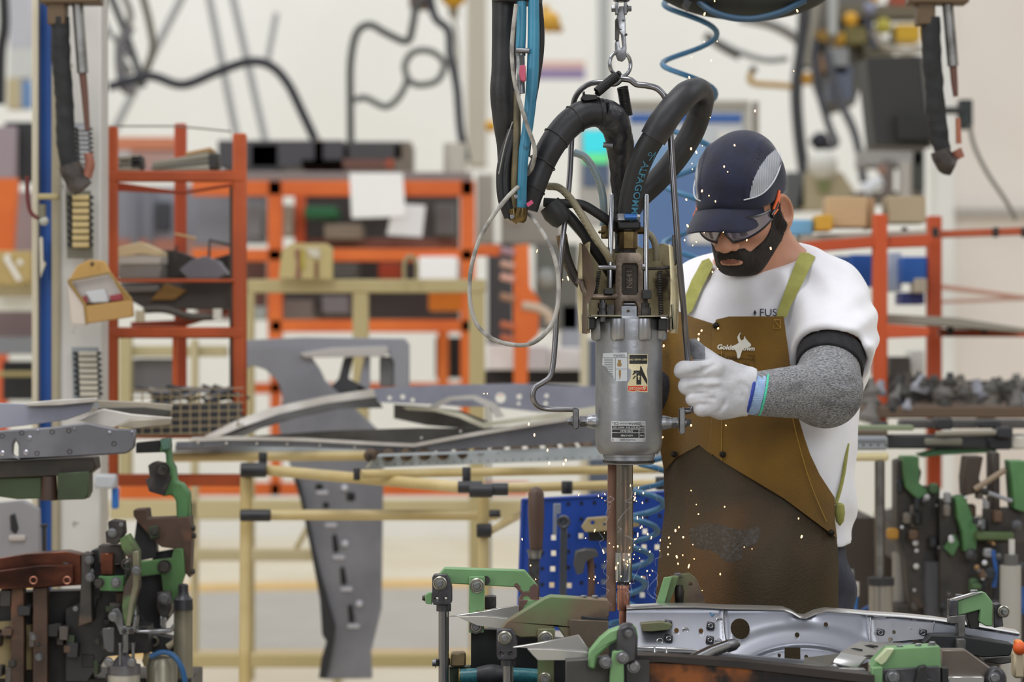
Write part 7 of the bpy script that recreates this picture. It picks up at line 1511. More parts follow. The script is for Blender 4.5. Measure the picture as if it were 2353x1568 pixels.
CY_('cylinder_barrel', 285, [(1900, 37), (1550, 37)], mat('barrel_pale', '#b8b4aa', '#aaa69c', 6, rough=.35, metal=.4), lf, -.02, 28)
CY_('cylinder_barrel', 372, [(1900, 36), (1530, 36), (1512, 30), (1508, 10)], mat('barrel_tan', '#8b8676', '#7b7666', 6, rough=.35, metal=.4), lf, .03, 28)
CY_('cylinder_barrel', 421, [(1900, 22), (1402, 22), (1400, 20)], mat('barrel_tan', '#8b8676'), lf, .08, 24)
CY_('cylinder_cap', 421, [(1402, 23), (1378, 22), (1370, 14), (1360, 12), (1345, 12), (1342, 8)], mat('cap_dark', '#3a3a3e', rough=.4, metal=.5), lf, .07, 20)
PG('u_bracket', [(308, 1395), (312, 1395), (314, 1445), (318, 1450), (390, 1447), (395, 1436), (399, 1438), (395, 1455), (350, 1458), (312, 1456), (305, 1445)], STEEL, lf, -.02, .03)
PG('clear_guard', [(235, 1445), (262, 1442), (262, 1500), (248, 1500), (238, 1490)], mat('smoky_plastic', '#4d4c4e', rough=.15, coat=1), lf, -.05, .004)
gb2 = T('gauge_fixture', 'green and rust-brown upright clamp fixture left of the cream pipe leg', 'fixture', tuple(W(390, 1900, 5.6)))
YL = 5.55
PG('upper_arm', [(372, 1013), (388, 1016), (392, 1062), (400, 1075), (404, 1108), (418, 1112), (434, 1135), (434, 1192), (406, 1192), (404, 1150), (394, 1138), (372, 1142), (376, 1108), (384, 1100), (380, 1040), (366, 1040)], mat('hook_green', '#3f6b3e', '#4a7746', 9, rough=.5), gb2, .0, .05, .003)
PG('clamp_jaw', [(340, 1070), (352, 1062), (384, 1068), (392, 1100), (376, 1140), (342, 1130), (334, 1102), (344, 1098)], mat('worn_black', '#2f2c2d'), gb2, -.02, .06)
O('bolt', bolt(W(375, 1081, YL - .025), 12 * S(YL), .012, (0, -1, 0), True, True), DSTEEL, gb2)
PG('dark_bar', [(312, 1018), (372, 1012), (372, 1040), (312, 1042)], BLACK, gb2, .02, .04); PG('teal_cap', [(368, 1010), (388, 1008), (390, 1032), (372, 1036)], '#4a6a5c', gb2, -.01, .05)
PG('top_block', [(306, 1172), (338, 1170), (340, 1192), (436, 1188), (440, 1225), (436, 1330), (420, 1310), (404, 1330), (404, 1262), (370, 1258), (352, 1240), (316, 1200), (306, 1186)], RST, gb2, -.01, .06, .002)
PG('black_plate', [(314, 1196), (350, 1206), (358, 1240), (360, 1282), (320, 1290), (320, 1400), (352, 1470), (312, 1470), (300, 1300)], mat('body_black', '#1b1a1c'), gb2, .02, .04)
PG('inner_plate', [(360, 1270), (405, 1262), (404, 1400), (360, 1460), (320, 1440), (320, 1330)], mat('body_black', '#1b1a1c'), gb2, .035, .03)
PG('bracket', [(340, 1212), (362, 1208), (366, 1236), (346, 1240)], mat('olive_green', '#35452a'), gb2, -.02, .02); BT(355, 1222, 7, gb2, -.025, DSTEEL)
PG('green_plate', [(320, 1292), (394, 1284), (400, 1262), (420, 1262), (424, 1320), (408, 1370), (396, 1390), (376, 1370), (370, 1320), (322, 1326)], mat('plate_green', '#4d7442', '#426638', 12, rough=.5, c3='#3e3226', s3=12, lo3=.6, hi3=.7), gb2, -.025, .03)
O('bolt', bolt(W(378, 1303, YL - .03), 12 * S(YL), .012, (0, -1, 0), True, True), DSTEEL, gb2)
for x, y in ((437, 1214), (439, 1232), (436, 1314)): O('bolt', bolt(W(x, y, YL), 6 * S(YL), .01, (1, 0, 0), False, True), DSTEEL, gb2)
PG('rod_clevis', [(362, 1362), (390, 1360), (394, 1400), (385, 1420), (370, 1418), (360, 1396)], mat('worn_black', '#2f2c2d'), gb2, -.05, .05)
BT(379, 1376, 11, gb2, -.055); BT(424, 1380, 7, gb2, -.05)
PG('rod', [(369, 1416), (381, 1416), (381, 1445), (369, 1445)], CHROME, gb2, -.03, .012)
PG('valve_block', [(335, 1455), (375, 1462), (410, 1470), (405, 1500), (340, 1500)], mat('body_black', '#1b1a1c'), gb2, -.05, .05)
O('port_ring', [torus(W(353, 1475, YL - .055), 10 * S(YL), 3 * S(YL), (0, 1, 0), 18, 6)], mat('port_tan', '#6b6252', rough=.4), gb2)
O('elbow', [tube([W(385, 1488, YL - .06), W(400, 1478, YL - .06), W(408, 1466, YL - .06)], 8 * S(YL), seg=12)], mat('elbow_cream', '#a59a80', rough=.4), gb2)
O('knob', [lathez(W(337, 1520, YL - .09), [(-.01, .005), (0, .009), (.012, .006), (.02, .008), (.028, .004)], 14)], mat('knob_cream', '#b0a27c', rough=.4), gb2)
O('air_hose', [ptube([(345, 1510, 5.4), (370, 1500, 5.4), (395, 1505, 5.4), (415, 1530, 5.4), (425, 1568, 5.4), (428, 1640, 5.4)], 6.5 * S(5.4), seg=12)], mat('air_hose_blue', '#1d4f7e', rough=.3), None, label='dark blue air hose curving down at the foot of the left fixture', cat='hose')
thing('back_machine', 'pale stamped panel standing behind the left fixture', 'car panel', 6.0, .03, [('panel', 'p', [(-30, 1158), (50, 1150), (88, 1170), (92, 1300), (-30, 1310)], '#8d8a8e'), ('slot', 'p', [(22, 1185), (34, 1180), (42, 1215), (36, 1228), (24, 1220)], '#1c1b1e', -.004, .006), ('pad', 'b', (20, 1230, 58, 1244), '#b5aca8', -.006, .01)])
thing('black_post', 'thin black post with a flat top in front of the striped column', 'post', 5.9, .02, [('post', 'b', (96, 1210, 104, 1280), '#1c1c1e'), ('cap', 'b', (92, 1206, 108, 1212), '#1c1c1e', -.002)])
# ================================================================ front fixture, clamps and the workpiece being welded
CG = mat('clamp_green', '#729a69', '#688f60', 9, rough=.45, c3='#5f463e', s3=11, lo3=.585, hi3=.60, detail=5, bump=.0003, bscale=60)
CGR = mat('clamp_green_rusted', '#5c7148', '#6b5a46', 6, rough=.5, lo=.42, hi=.55, c3='#4a3930', s3=7, lo3=.52, hi3=.6, bump=.0004, bscale=60, detail=7)
CLV = mat('clevis_dark', '#424145', '#515054', 40, rough=.4, metal=.6, bump=.0003, bscale=120)
WP_ = mat('panel_steel', '#8a8c95', '#7f818a', 5, rough=.36, metal=.7, bump=.0002, bscale=30)
WPB = mat('panel_edge_bright', '#c4c2c0', rough=.22, metal=.8)
ZT = lambda y, Y: W(0, y, Y).z
def FP(nm, pts, m, root, Y, th=.03, bv=.001, holes=(), **k):
    f_ = lambda q: [(W(x, y, Y).x, W(x, y, Y).z) for x, y in q]
    return O(nm, [prism([f_(pts)] + [f_(h_) for h_ in holes], Y, Y + th)], m, root, bevel=bv, **k)
def FB(x, y, r_, root, Y, m=STEEL, d=(0, -1, 0), sock=True): return O('bolt', bolt(W(x, y, Y), r_ * S(Y), r_ * .9 * S(Y), d, True, sock), m, root)
def pivot(x, y, root, Y, R_=17):
    s = S(Y)
    O('washer', [lathez(W(x, y, Y), [(0, R_ * s), (-.002, R_ * s), (-.0035, R_ * .86 * s), (-.002, R_ * .72 * s), (-.002, 3 * s)], 26, axis='Y')], mat('washer_steel', '#a19e92', rough=.3, metal=.7), root)
    O('pin', [lathez(W(x, y, Y), [(0, R_ * .5 * s), (-.010, R_ * .5 * s), (-.012, R_ * .4 * s)], 18, axis='Y')], STEEL, root)
def clevis(x, y, root, Y, w_=25, rodlen=240):
    s = S(Y)
    FP('clevis', [(x - w_ * .72, y - 14), (x - w_ * .5, y - 19), (x + w_ * .6, y - 19), (x + w_ * .9, y - 8), (x + w_ * 1.1, y + 12), (x + w_ * 1.1, y + 44), (x + w_ * .8, y + 50), (x - w_ * .6, y + 50), (x - w_ * .72, y + 40)], CLV, root, Y, .035, .003, holes=[circ(x - 7, y + 36, 4.5, 10), circ(x + 13, y + 36, 4.5, 10)])
    pivot(x, y, root, Y - .001, 16)
    O('rod_neck', [lathez((W(x + 8, 0, Y).x, Y + .017, 0), [(ZT(y + 66, Y), 17 * s), (ZT(y + 50, Y), 17 * s)], 20)], CLV, root)
    O('rod', [lathez((W(x + 8, 0, Y).x, Y + .017, 0), [(ZT(y + 66 + rodlen, Y), 12 * s), (ZT(y + 66, Y), 12 * s)], 20)], mat('rod_chrome', '#9b9a9c', '#7f7e80', 6, rough=.2, metal=.95, stretch=(1, 1, .2)), root)
# clamp one
Y1 = 4.62
c1 = T('toggle_clamp', 'bright green bent-arm clamp at the left end of the front fixture', 'clamp', tuple(W(1100, 1700, Y1)), 'green pneumatic clamps holding the workpiece')
FP('arm', [(1002, 1328), (1021, 1306), (1206, 1312), (1238, 1350), (1238, 1380), (1192, 1380), (1198, 1366), (1184, 1350), (1110, 1346), (1036, 1342), (1002, 1345)], CG, c1, Y1, .03, .0015)
FP('upright', [(1078, 1326), (1114, 1326), (1113, 1420), (1112, 1455), (1077, 1455)], CG, c1, Y1 - .012, .012)
pivot(1096, 1346, c1, Y1 - .013); pivot(1094, 1440, c1, Y1 - .013)
O('roller', [lathez(W(1116, 1334, Y1 + .0), [(-.008, 10 * S(Y1)), (.004, 10 * S(Y1))], 18, axis='Y')], DSTEEL, c1)
clevis(1011, 1341, c1, Y1 - .03)
FP('side_block', [(976, 1370), (984, 1363), (993, 1364), (993, 1390), (978, 1388)], CG, c1, Y1 - .02, .02); FB(977, 1375, 6, c1, Y1 - .01, DSTEEL, (-1, 0, 0))
FP('spacer', [(1114, 1374), (1130, 1372), (1140, 1374), (1140, 1398), (1114, 1402)], DSTEEL, c1, Y1, .04)
FP('foot', [(1192, 1379), (1248, 1379), (1250, 1430), (1192, 1432)], CG, c1, Y1 - .01, .05)
FP('back_plate', [(1082, 1446), (1168, 1448), (1200, 1462), (1300, 1470), (1450, 1476), (1450, 1700), (1082, 1700)], BLACK, c1, Y1 + .03, .03)
FP('post_plate', [(1032, 1533), (1082, 1533), (1082, 1720), (1032, 1720)], mat('olive_green', '#35452a'), c1, Y1 + .01, .03)
FP('gold_block', [(1036, 1502), (1066, 1500), (1070, 1506), (1070, 1533), (1034, 1533)], mat('bronze_block', '#7d6c4e', '#6a5a40', 20, rough=.4, metal=.5), c1, Y1 - .01, .03, .003)
FB(1002, 1524, 8, c1, Y1 - .01, STEEL, (-1, 0, 0)); FP('stud', [(1000, 1516), (1034, 1514), (1034, 1530), (1000, 1532)], DSTEEL, c1, Y1, .01)
# teal hose
th_ = T('teal_hose', 'teal braided hose with black tape at the bottom of the front fixture', 'hose', tuple(W(1150, 1560, 4.6)))
O('hose', [ptube([(1056, 1556, 4.6), (1110, 1553, 4.6), (1170, 1552, 4.6), (1240, 1556, 4.6)], 18 * S(4.6), seg=18)], mat('teal_braid', '#2b7c86', '#1f5f68', 200, rough=.35, wave=('DIAGONAL', 220, '#1c4a52', 0)), th_)
O('tape', [ptube([(1096, 1552, 4.6), (1130, 1551, 4.6), (1160, 1552, 4.6)], [19 * S(4.6), 24 * S(4.6), 20 * S(4.6)], seg=18, wob=.1, ws=60)], TAPE, th_)
O('end_ring', [torus(W(1056, 1556, 4.6), 18 * S(4.6), 2 * S(4.6), (1, 0, 0), 22, 6)], mat('ring_gold', '#8c7c52', rough=.3, metal=.7), th_)
# clamp two
Y2 = 4.42
c2 = T('toggle_clamp', 'rust-stained green clamp just left of the electrode tip', 'clamp', tuple(W(1250, 1700, Y2)), 'green pneumatic clamps holding the workpiece')
FP('arm', [(1150, 1446), (1166, 1428), (1252, 1376), (1266, 1371), (1398, 1380), (1400, 1416), (1396, 1420), (1398, 1452), (1382, 1478), (1300, 1470), (1280, 1440), (1236, 1464), (1196, 1466)], CGR, c2, Y2, .04, .0015)
FP('jaw_block', [(1308, 1424), (1398, 1428), (1400, 1505), (1372, 1520), (1360, 1500), (1310, 1470)], mat('jaw_brown', '#6f6252', '#5c5044', 14, rough=.45, metal=.3), c2, Y2 - .012, .03)
FP('seam_block', [(1336, 1416), (1398, 1422), (1398, 1428), (1336, 1424)], BLACK, c2, Y2 - .004, .01)
for x in (1341, 1367): FB(x, 1378, 8, c2, Y2 + .02, STEEL, (0, 0, 1), False)
clevis(1160, 1467, c2, Y2 - .03, 26)
FP('upright', [(1236, 1446), (1276, 1446), (1274, 1490), (1272, 1700), (1234, 1700), (1236, 1490)], CGR, c2, Y2 - .014, .012)
pivot(1254, 1468, c2, Y2 - .015); pivot(1252, 1560, c2, Y2 - .015, 14)
# stamped wings under the clamps
def shard(lab, pts, pts2, Y):
    r = T('stamped_wing', lab, 'car panel', tuple(W(pts[0][0], pts[0][1] + 30, Y)))
    FP('upper_face', pts, WPB, r, Y + .03, .012, .0004); FP('side_face', pts2, mat('wing_side', '#b8b5ae', '#a5a29b', 9, rough=.35, metal=.5), r, Y + .02, .006, .0004); return r
shard('pointed light steel wing under the leftmost green clamp', [(1028, 1418), (1100, 1407), (1192, 1392), (1192, 1432), (1140, 1420), (1080, 1416)], [(1050, 1418), (1110, 1417), (1175, 1424), (1180, 1436), (1150, 1446), (1096, 1438), (1078, 1430)], Y1 - .05)
shard('pointed light steel wing in front of the rust-stained clamp', [(1178, 1488), (1240, 1478), (1330, 1460), (1352, 1492), (1350, 1500), (1260, 1494), (1210, 1490)], [(1212, 1492), (1270, 1493), (1350, 1500), (1348, 1518), (1236, 1518), (1224, 1506)], Y2 - .10)
# clamp three, nearest, blurred
Y3 = 4.28
c3_ = T('toggle_clamp', 'small green upright clamp in front of the electrode, nearest to the camera', 'clamp', tuple(W(1420, 1700, Y3)), 'green pneumatic clamps holding the workpiece')
FP('finger', [(1352, 1500), (1378, 1468), (1400, 1450), (1440, 1436), (1462, 1440), (1468, 1470), (1430, 1468), (1405, 1480), (1372, 1510), (1368, 1540), (1352, 1536)], CG, c3_, Y3, .03, .003)
FP('knuckle', [(1420, 1445), (1440, 1434), (1460, 1440), (1466, 1470), (1464, 1520), (1440, 1530), (1415, 1500)], CLV, c3_, Y3 - .012, .04, .004)
FP('green_post', [(1408, 1500), (1432, 1496), (1434, 1560), (1430, 1700), (1400, 1700), (1402, 1560)], CG, c3_, Y3 - .02, .03)
FP('dark_frame', [(1300, 1520), (1352, 1516), (1400, 1510), (1405, 1700), (1300, 1700)], mat('frame_grey', '#4c4a48', '#3d3b39', 14, rough=.5, metal=.4), c3_, Y3 + .02, .04)
FB(1392, 1522, 11, c3_, Y3 - .02); FB(1430, 1512, 11, c3_, Y3 - .03); FB(1444, 1456, 7, c3_, Y3 - .02)
# workpiece: long pressed cross-member
YW = 4.66
wk = T('pressed_crossmember', 'long pressed steel cross-member with holes and an arch, being welded', 'car panel', tuple(W(1890, 1530, YW)))
def wd(x, z):
    px = CX + x / YW * F; py = CY - (z - H) / YW * F
    Y = YW
    t_ = (py - 1405) / 100
    Y -= .05 * max(0, t_) ** 1.2
    # two pressed arches and the valley at x 1845
    for cx, cy, rx, ry, w_, d_ in ((1838, 1560, 215, 122, .07, .012), (1838, 1568, 165, 88, .05, -.008)):
        q = math.sqrt(((px - cx) / rx) ** 2 + ((py - cy) / ry) ** 2)
        Y -= d_ / (1 + math.exp((q - 1) / w_ * 2.2))
    Y += .010 * math.exp(-((px - 1843) / 22) ** 2) * max(0, 1 - abs(py - 1418) / 26)
    Y -= .004 * math.exp(-((px - 1663) / 4) ** 2) + .004 * math.exp(-((px - 1998) / 4) ** 2)
    Y += .008 / (1 + math.exp(-(px - 1990) / 6)) - .0 + .05 * max(0, (px - 2050) / 300)
    return Y
out = [(1440, 1402), (1520, 1398), (1600, 1398), (1664, 1401), (1740, 1403), (1800, 1405), (1820, 1412), (1838, 1423), (1852, 1424), (1875, 1413), (1900, 1408), (1960, 1412), (2000, 1416), (2080, 1422), (2150, 1430), (2240, 1444), (2345, 1462), (2352, 1468), (2335, 1482), (2200, 1470), (2140, 1462), (2080, 1480), (1960, 1520), (1900, 1526), (1700, 1516), (1640, 1498), (1560, 1490), (1460, 1488), (1436, 1470)]
hl = [circ(1699, 1443, 22, 24), circ(1827, 1455, 5.5), circ(1896, 1434, 5), circ(1553, 1447, 5.5), circ(1609, 1448, 5.5), [(1797, 1482), (1833, 1483), (1831, 1516), (1795, 1514)], circ(1784, 1499, 4), circ(1845, 1502, 4.5), circ(2051, 1451, 5), circ(2099, 1470, 6), circ(1620, 1490, 7), circ(2041, 1467, 5)]
O('web', [sheet(out, wd, .002, step=5, Yref=YW, holes=hl)], WP_, wk, angle=60)
tp = [(1440, 1400), (1520, 1396), (1600, 1396), (1664, 1399), (1740, 1401), (1800, 1403), (1820, 1410), (1838, 1421), (1852, 1422), (1875, 1411), (1900, 1406), (1960, 1410), (2000, 1414), (2080, 1420), (2150, 1428), (2240, 1442), (2350, 1462)]
V = []; Fc = []
for k, (x, y) in enumerate(tp):
    w = W(x, y, YW); Y = wd(w.x, w.z); 
    for dy, dz in ((-.004, 0), (.0, .0025), (.035, .004), (.035, .002), (0, -.003)): V.append((w.x, Y + dy, w.z + dz))
for k in range(len(tp) - 1):
    for j in range(5): a = k * 5 + j; b = k * 5 + (j + 1) % 5; Fc.append((a, b, b + 5, a + 5))
Fc += [(0, 1, 2, 3, 4), tuple(len(V) - 5 + j for j in range(5))[::-1]]
O('top_flange', [(V, Fc)], WPB, wk, angle=60)
def onw_(x, y, off=.002):
    w = W(x, y, YW); return Vector((w.x, wd(w.x, w.z) - off, w.z))
for x, y in ((1534, 1432), (1534, 1463), (1631, 1436), (1628, 1466), (2020, 1452), (2119, 1454)):
    c_ = onw_(x, y, .0); nt = T('weld_nut', None, None, tuple(c_), parent=wk)
    O('nut', [rbox(c_ + Vector((0, -.004, 0)), (18 * S(YW), .008, 17 * S(YW)), (0, .15, 0))], mat('nut_dark', '#4b4a4d', rough=.35, metal=.8), nt, bevel=.0015)
    O('bore', [torus(c_ + Vector((0, -.008, 0)), 4.5 * S(YW), 1.6 * S(YW), (0, 1, 0), 16, 6)], CHROME, nt)
for x, y in ((1574, 1446), (1514, 1470), (1652, 1425), (1648, 1470), (2089, 1450)): O('stud_ring', [torus(onw_(x, y, .001), 6.5 * S(YW), 1.6 * S(YW), (0, 1, 0), 18, 6)], WPB, wk)
O('chalk_mark', [tube([onw_(1632, 1408, .001), onw_(1636, 1416, .001), onw_(1640, 1411, .001)], .0012, seg=5, smooth=False)], mat('marker_blue', '#3b7fae', rough=.7), wk)
O('seam_line', [tube([onw_(x, y, .0006) for x, y in ((1664, 1402), (1662, 1425), (1664, 1460), (1672, 1476))], .0008, seg=6)], DSTEEL, wk)
O('seam_line', [tube([onw_(x, y, .0006) for x, y in ((2150, 1430), (2146, 1445), (2140, 1458))], .0010, seg=6)], WP_, wk)
O('seam_line', [tube([onw_(x, y, .0006) for x, y in ((2000, 1420), (1997, 1440), (1994, 1470))], .0010, seg=6)], WP_, wk)
O('patch_plate', [FPv for FPv in (sheet([(1999, 1424), (2148, 1433), (2140, 1466), (1996, 1474)], lambda x, z: wd(x, z) - .0045, .002, step=7, Yref=YW, holes=[circ(2051, 1451, 4.5), circ(2041, 1467, 5.5), circ(2099, 1470, 0.1)][:2]),)], mat('patch_steel', '#8f8f95', '#85858b', 8, rough=.35, metal=.6), wk)
# lower pressed tray in front
FP('lower_lip', [(1460, 1486), (1560, 1490), (1640, 1497), (1640, 1504), (1560, 1498), (1460, 1495)], WPB, wk, 4.59, .01)
slab('lower_tray', [(1440, 1494), (1650, 1503), (1900, 1524), (1960, 1522)], [(1440, 1514), (1650, 1518), (1900, 1545), (1980, 1545)], 4.56, 4.56, .02, mat('tray_grey', '#85868c', '#6f7075', 8, rough=.35, metal=.6), wk)
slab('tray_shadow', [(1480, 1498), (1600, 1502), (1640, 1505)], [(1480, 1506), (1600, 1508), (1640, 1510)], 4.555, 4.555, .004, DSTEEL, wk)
# bracket plate with oval holes at the right
bk = T('bracket_plate', 'dull steel bracket plate with oval holes lying on the cross-member at the right', 'bracket', tuple(W(2000, 1520, 4.5)))
def flatq(nm, pts, m, root, zoff=.0, th=.003, holes=()):
    """lies nearly flat: pixel points with their own depth"""
    n_ = len(pts); V = [tuple(W(*q)) for q in pts]; V += [(v[0], v[1], v[2] - th) for v in V]
    return O(nm, [(V, [tuple(range(n_)), tuple(range(2 * n_ - 1, n_ - 1, -1))] + [(i, i + n_, (i + 1) % n_ + n_, (i + 1) % n_) for i in range(n_)])], m, root)
PLM = mat('plate_dull', '#8f8c86', '#7f7c76', 9, rough=.38, metal=.55)
flatq('top_face', [(1930, 1500, 4.42), (1975, 1474, 4.55), (2070, 1478, 4.6), (2100, 1490, 4.6), (2040, 1506, 4.45), (1990, 1512, 4.42)], PLM, bk)
flatq('front_face', [(1914, 1520, 4.40), (1932, 1500, 4.41), (1990, 1511, 4.41), (1970, 1534, 4.40)], WPB, bk)
for x, y, Y in ((2000, 1486, 4.52), (1964, 1494, 4.47), (2000, 1510, 4.43)): O('oval_hole', [tube([W(x - 18, y, Y), W(x, y - .5, Y), W(x + 18, y + .5, Y)], [.0012, .0028, .0012], seg=8)], BLACK, bk)
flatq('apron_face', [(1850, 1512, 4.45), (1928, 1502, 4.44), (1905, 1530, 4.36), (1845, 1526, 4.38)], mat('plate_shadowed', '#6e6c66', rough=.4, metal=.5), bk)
slab('ledge', [(1825, 1530), (1925, 1532), (1930, 1540), (1990, 1540)], [(1825, 1538), (1925, 1541), (1930, 1562), (1990, 1562)], 4.36, 4.36, .03, WPB, bk)
# polished tube and cone pins
tt_ = T('polished_tube', 'polished steel tube with a flared end lying across the lower tray', 'tube', tuple(W(1650, 1510, 4.5)))
O('tube', [tube([W(1560, 1536, 4.36), W(1630, 1500, 4.44), W(1672, 1484, 4.48)], [17 * S(4.4), 15 * S(4.4), 13 * S(4.4)], seg=22, smooth=False)], CHROME, tt_)
O('collar', [lathe(W(1668, 1486, 4.475), W(1694, 1480, 4.50), [(0, 12 * S(4.4)), (.2, 15 * S(4.4)), (.7, 14 * S(4.4)), (.75, 9 * S(4.4)), (1, 9 * S(4.4))], 20)], STEEL, tt_)
for x, y, lab in ((1504, 1496, 'steel locating pin with a cone tip, left of the pair in the tray'), (1531, 1500, 'steel locating pin with a cone tip, right of the pair in the tray')):
    s = S(4.5); c_ = W(x, y + 14, 4.5)
    O('locating_pin', [lathez(c_, [(-.01, 7 * s), (.0, 7 * s), (.004, 6.5 * s), (22 * s, 2.5 * s), (25 * s, 1 * s)], 18)], CHROME, None, label=lab, cat='pin', group='locating pins in the tray')
# rust-streaked black beam along the bottom
rb_ = T('fixture_beam', 'black fixture beam with orange rust along the bottom edge', 'beam', tuple(W(1720, 1600, 4.35)))
slab('rusty_face', [(1490, 1524), (1640, 1530), (1800, 1545), (2010, 1570)], [(1490, 1620), (1640, 1620), (1800, 1620), (2010, 1620)], 4.30, 4.30, .03, mat('rust_orange', '#8d4f1e', '#3a2418', 12, rough=.7, lo=.42, hi=.56, detail=6, c3='#17110f', s3=16, lo3=.5, hi3=.58, bump=.001, bscale=60), rb_)
slab('top_edge', [(1440, 1506), (1520, 1508), (1700, 1520), (2010, 1553)], [(1440, 1524), (1520, 1522), (1700, 1536), (2010, 1572)], 4.295, 4.295, .05, mat('beam_black', '#1a1514', '#2b211c', 12, rough=.45), rb_)
slab('end_block', [(1440, 1518), (1492, 1520)], [(1440, 1640), (1492, 1640)], 4.28, 4.28, .05, mat('beam_grey', '#2c2a2b', '#3d3a3a', 14, rough=.5), rb_)
FB(1456, 1532, 11, rb_, 4.28)
# fork clamp behind the work piece
Y4 = 4.74
c4 = T('toggle_clamp', 'green forked clamp standing between the electrode tip and the apron', 'clamp', tuple(W(1550, 1500, Y4)), 'green pneumatic clamps holding the workpiece')
FP('left_leg', [(1496, 1425), (1526, 1328), (1544, 1326), (1516, 1430), (1502, 1434)], CG, c4, Y4 - .04, .01)
FP('leg_side', [(1516, 1430), (1544, 1326), (1560, 1326), (1552, 1350), (1534, 1400), (1524, 1432)], CGR, c4, Y4 - .03, .03)
FP('right_leg', [(1550, 1324), (1586, 1319), (1600, 1330), (1620, 1378), (1619, 1400), (1560, 1400), (1566, 1380), (1572, 1360), (1562, 1345), (1550, 1350)], CGR, c4, Y4, .03, holes=[circ(1586, 1343, 4)])
O('link_barrel', [lathez((W(1560, 0, Y4).x, Y4 - .005, 0), [(ZT(1392, Y4), 7 * S(Y4)), (ZT(1385, Y4), 10 * S(Y4)), (ZT(1360, Y4), 11 * S(Y4)), (ZT(1345, Y4), 9 * S(Y4))], 16)], DSTEEL, c4)
FB(1557, 1326, 8, c4, Y4, STEEL, (0, 0, 1), False)
FP('foot', [(1472, 1434), (1520, 1430), (1545, 1436), (1540, 1448), (1500, 1452), (1476, 1452)], CGR, c4, Y4 - .12, .03)
# right clamp
Y5 = 4.66
c5 = T('toggle_clamp', 'green clamp with a steel jaw gripping the right end of the cross-member', 'clamp', tuple(W(2240, 1500, Y5)), 'green pneumatic clamps holding the workpiece')
FP('arm', [(2200, 1382), (2240, 1366), (2264, 1362), (2281, 1384), (2281, 1440), (2266, 1440), (2250, 1430), (2252, 1402), (2200, 1416)], CG, c5, Y5 - .03, .03, .0015)
FP('top_face', [(2182, 1382), (2186, 1376), (2236, 1362), (2262, 1362), (2200, 1382)], WPB, c5, Y5 - .034, .006)
FP('jaw', [(2182, 1380), (2201, 1380), (2202, 1416), (2182, 1416)], CLV, c5, Y5 - .036, .03)
FP('jaw_pad', [(2182, 1417), (2218, 1414), (2218, 1466), (2202, 1466), (2200, 1434), (2182, 1434)], mat('pad_steel', '#5e5d5b', '#74726f', 30, rough=.4, metal=.6), c5, Y5 - .038, .03)
FP('lower_pad', [(2200, 1470), (2219, 1470), (2219, 1500), (2200, 1500)], mat('pad_steel', '#5e5d5b'), c5, Y5 - .07, .02)
FP('inner_jaw', [(2222, 1402), (2250, 1400), (2250, 1444), (2230, 1446), (2222, 1420)], DKF, c5, Y5 - .02, .03)
FP('rear_plate', [(2284, 1390), (2300, 1388), (2306, 1440), (2284, 1444)], CLV, c5, Y5 - .02, .03); pivot(2306, 1406, c5, Y5 - .03, 14)
FB(2203, 1376, 9, c5, Y5 - .02, STEEL, (0, 0, 1), False); FB(2238, 1366, 9, c5, Y5 - .02, STEEL, (0, 0, 1), False)
# bottom-right clamp
Y6 = 4.33
c6 = T('toggle_clamp', 'chipped green clamp at the bottom right in front of the bracket plate', 'clamp', tuple(W(2090, 1700, Y6)), 'green pneumatic clamps holding the workpiece')
FP('arm', [(2042, 1492), (2160, 1486), (2164, 1536), (2120, 1542), (2030, 1542), (2004, 1536), (2012, 1520)], CG, c6, Y6, .05)
FP('chipped_edge', [(2012, 1520), (2038, 1492), (2056, 1492), (2036, 1522), (2026, 1530)], mat('chipped_cream', '#b9c29c', '#7c5a46', 20, rough=.5, lo=.5, hi=.56), c6, Y6 - .004, .02)
FP('left_foot', [(2004, 1536), (2028, 1534), (2028, 1620), (2004, 1620)], CG, c6, Y6 - .02, .03)
FP('dark_links', [(2028, 1540), (2160, 1532), (2164, 1620), (2028, 1620)], CLV, c6, Y6 - .01, .04)
for x, y in ((2068, 1488), (2110, 1484), (2142, 1480)): FB(x, y + 4, 8, c6, Y6 + .02, STEEL, (0, 0, 1), False)
FB(2050, 1556, 12, c6, Y6 - .02); FP('link_bar', [(2112, 1534), (2130, 1530), (2130, 1560), (2146, 1564), (2146, 1580), (2100, 1580), (2108, 1556)], mat('body_black', '#1b1a1c'), c6, Y6 - .03, .02)
FP('spring_stack', [(2164, 1536), (2180, 1536), (2180, 1600), (2164, 1600)], BLACK, c6, Y6, .02)
sp2 = T('support_plate', 'big grey-brown steel support plate at the bottom right corner', 'support', tuple(W(2260, 1700, 4.4)))
FP('plate', [(2162, 1494), (2220, 1494), (2290, 1545), (2310, 1560), (2318, 1720), (2162, 1720)], mat('plate_brown', '#5b5048', '#6c625a', 8, rough=.4, metal=.4), sp2, 4.40, .03, .002)
FP('lug', [(2268, 1548), (2284, 1534), (2300, 1536), (2314, 1552), (2314, 1600), (2266, 1600)], CLV, sp2, 4.38, .03, .004); FB(2284, 1558, 10, sp2, 4.38)
FP('flange', [(2180, 1556), (2262, 1556), (2262, 1576), (2180, 1576)], WPB, sp2, 4.385, .02)
thing('fixture_shelf', 'black under-tray below the right end of the cross-member', 'tray', 4.62, .05, [('', 'p', [(2138, 1460), (2210, 1462), (2330, 1482), (2322, 1508), (2262, 1512), (2180, 1500), (2120, 1480)], '#1a1b1d')])
thing('rough_bar', 'rough grey bar under the black tray at the right edge', 'bar', 4.7, .05, [('', 'p', [(2262, 1514), (2340, 1508), (2346, 1520), (2300, 1528), (2262, 1522)], '#5a5752')])
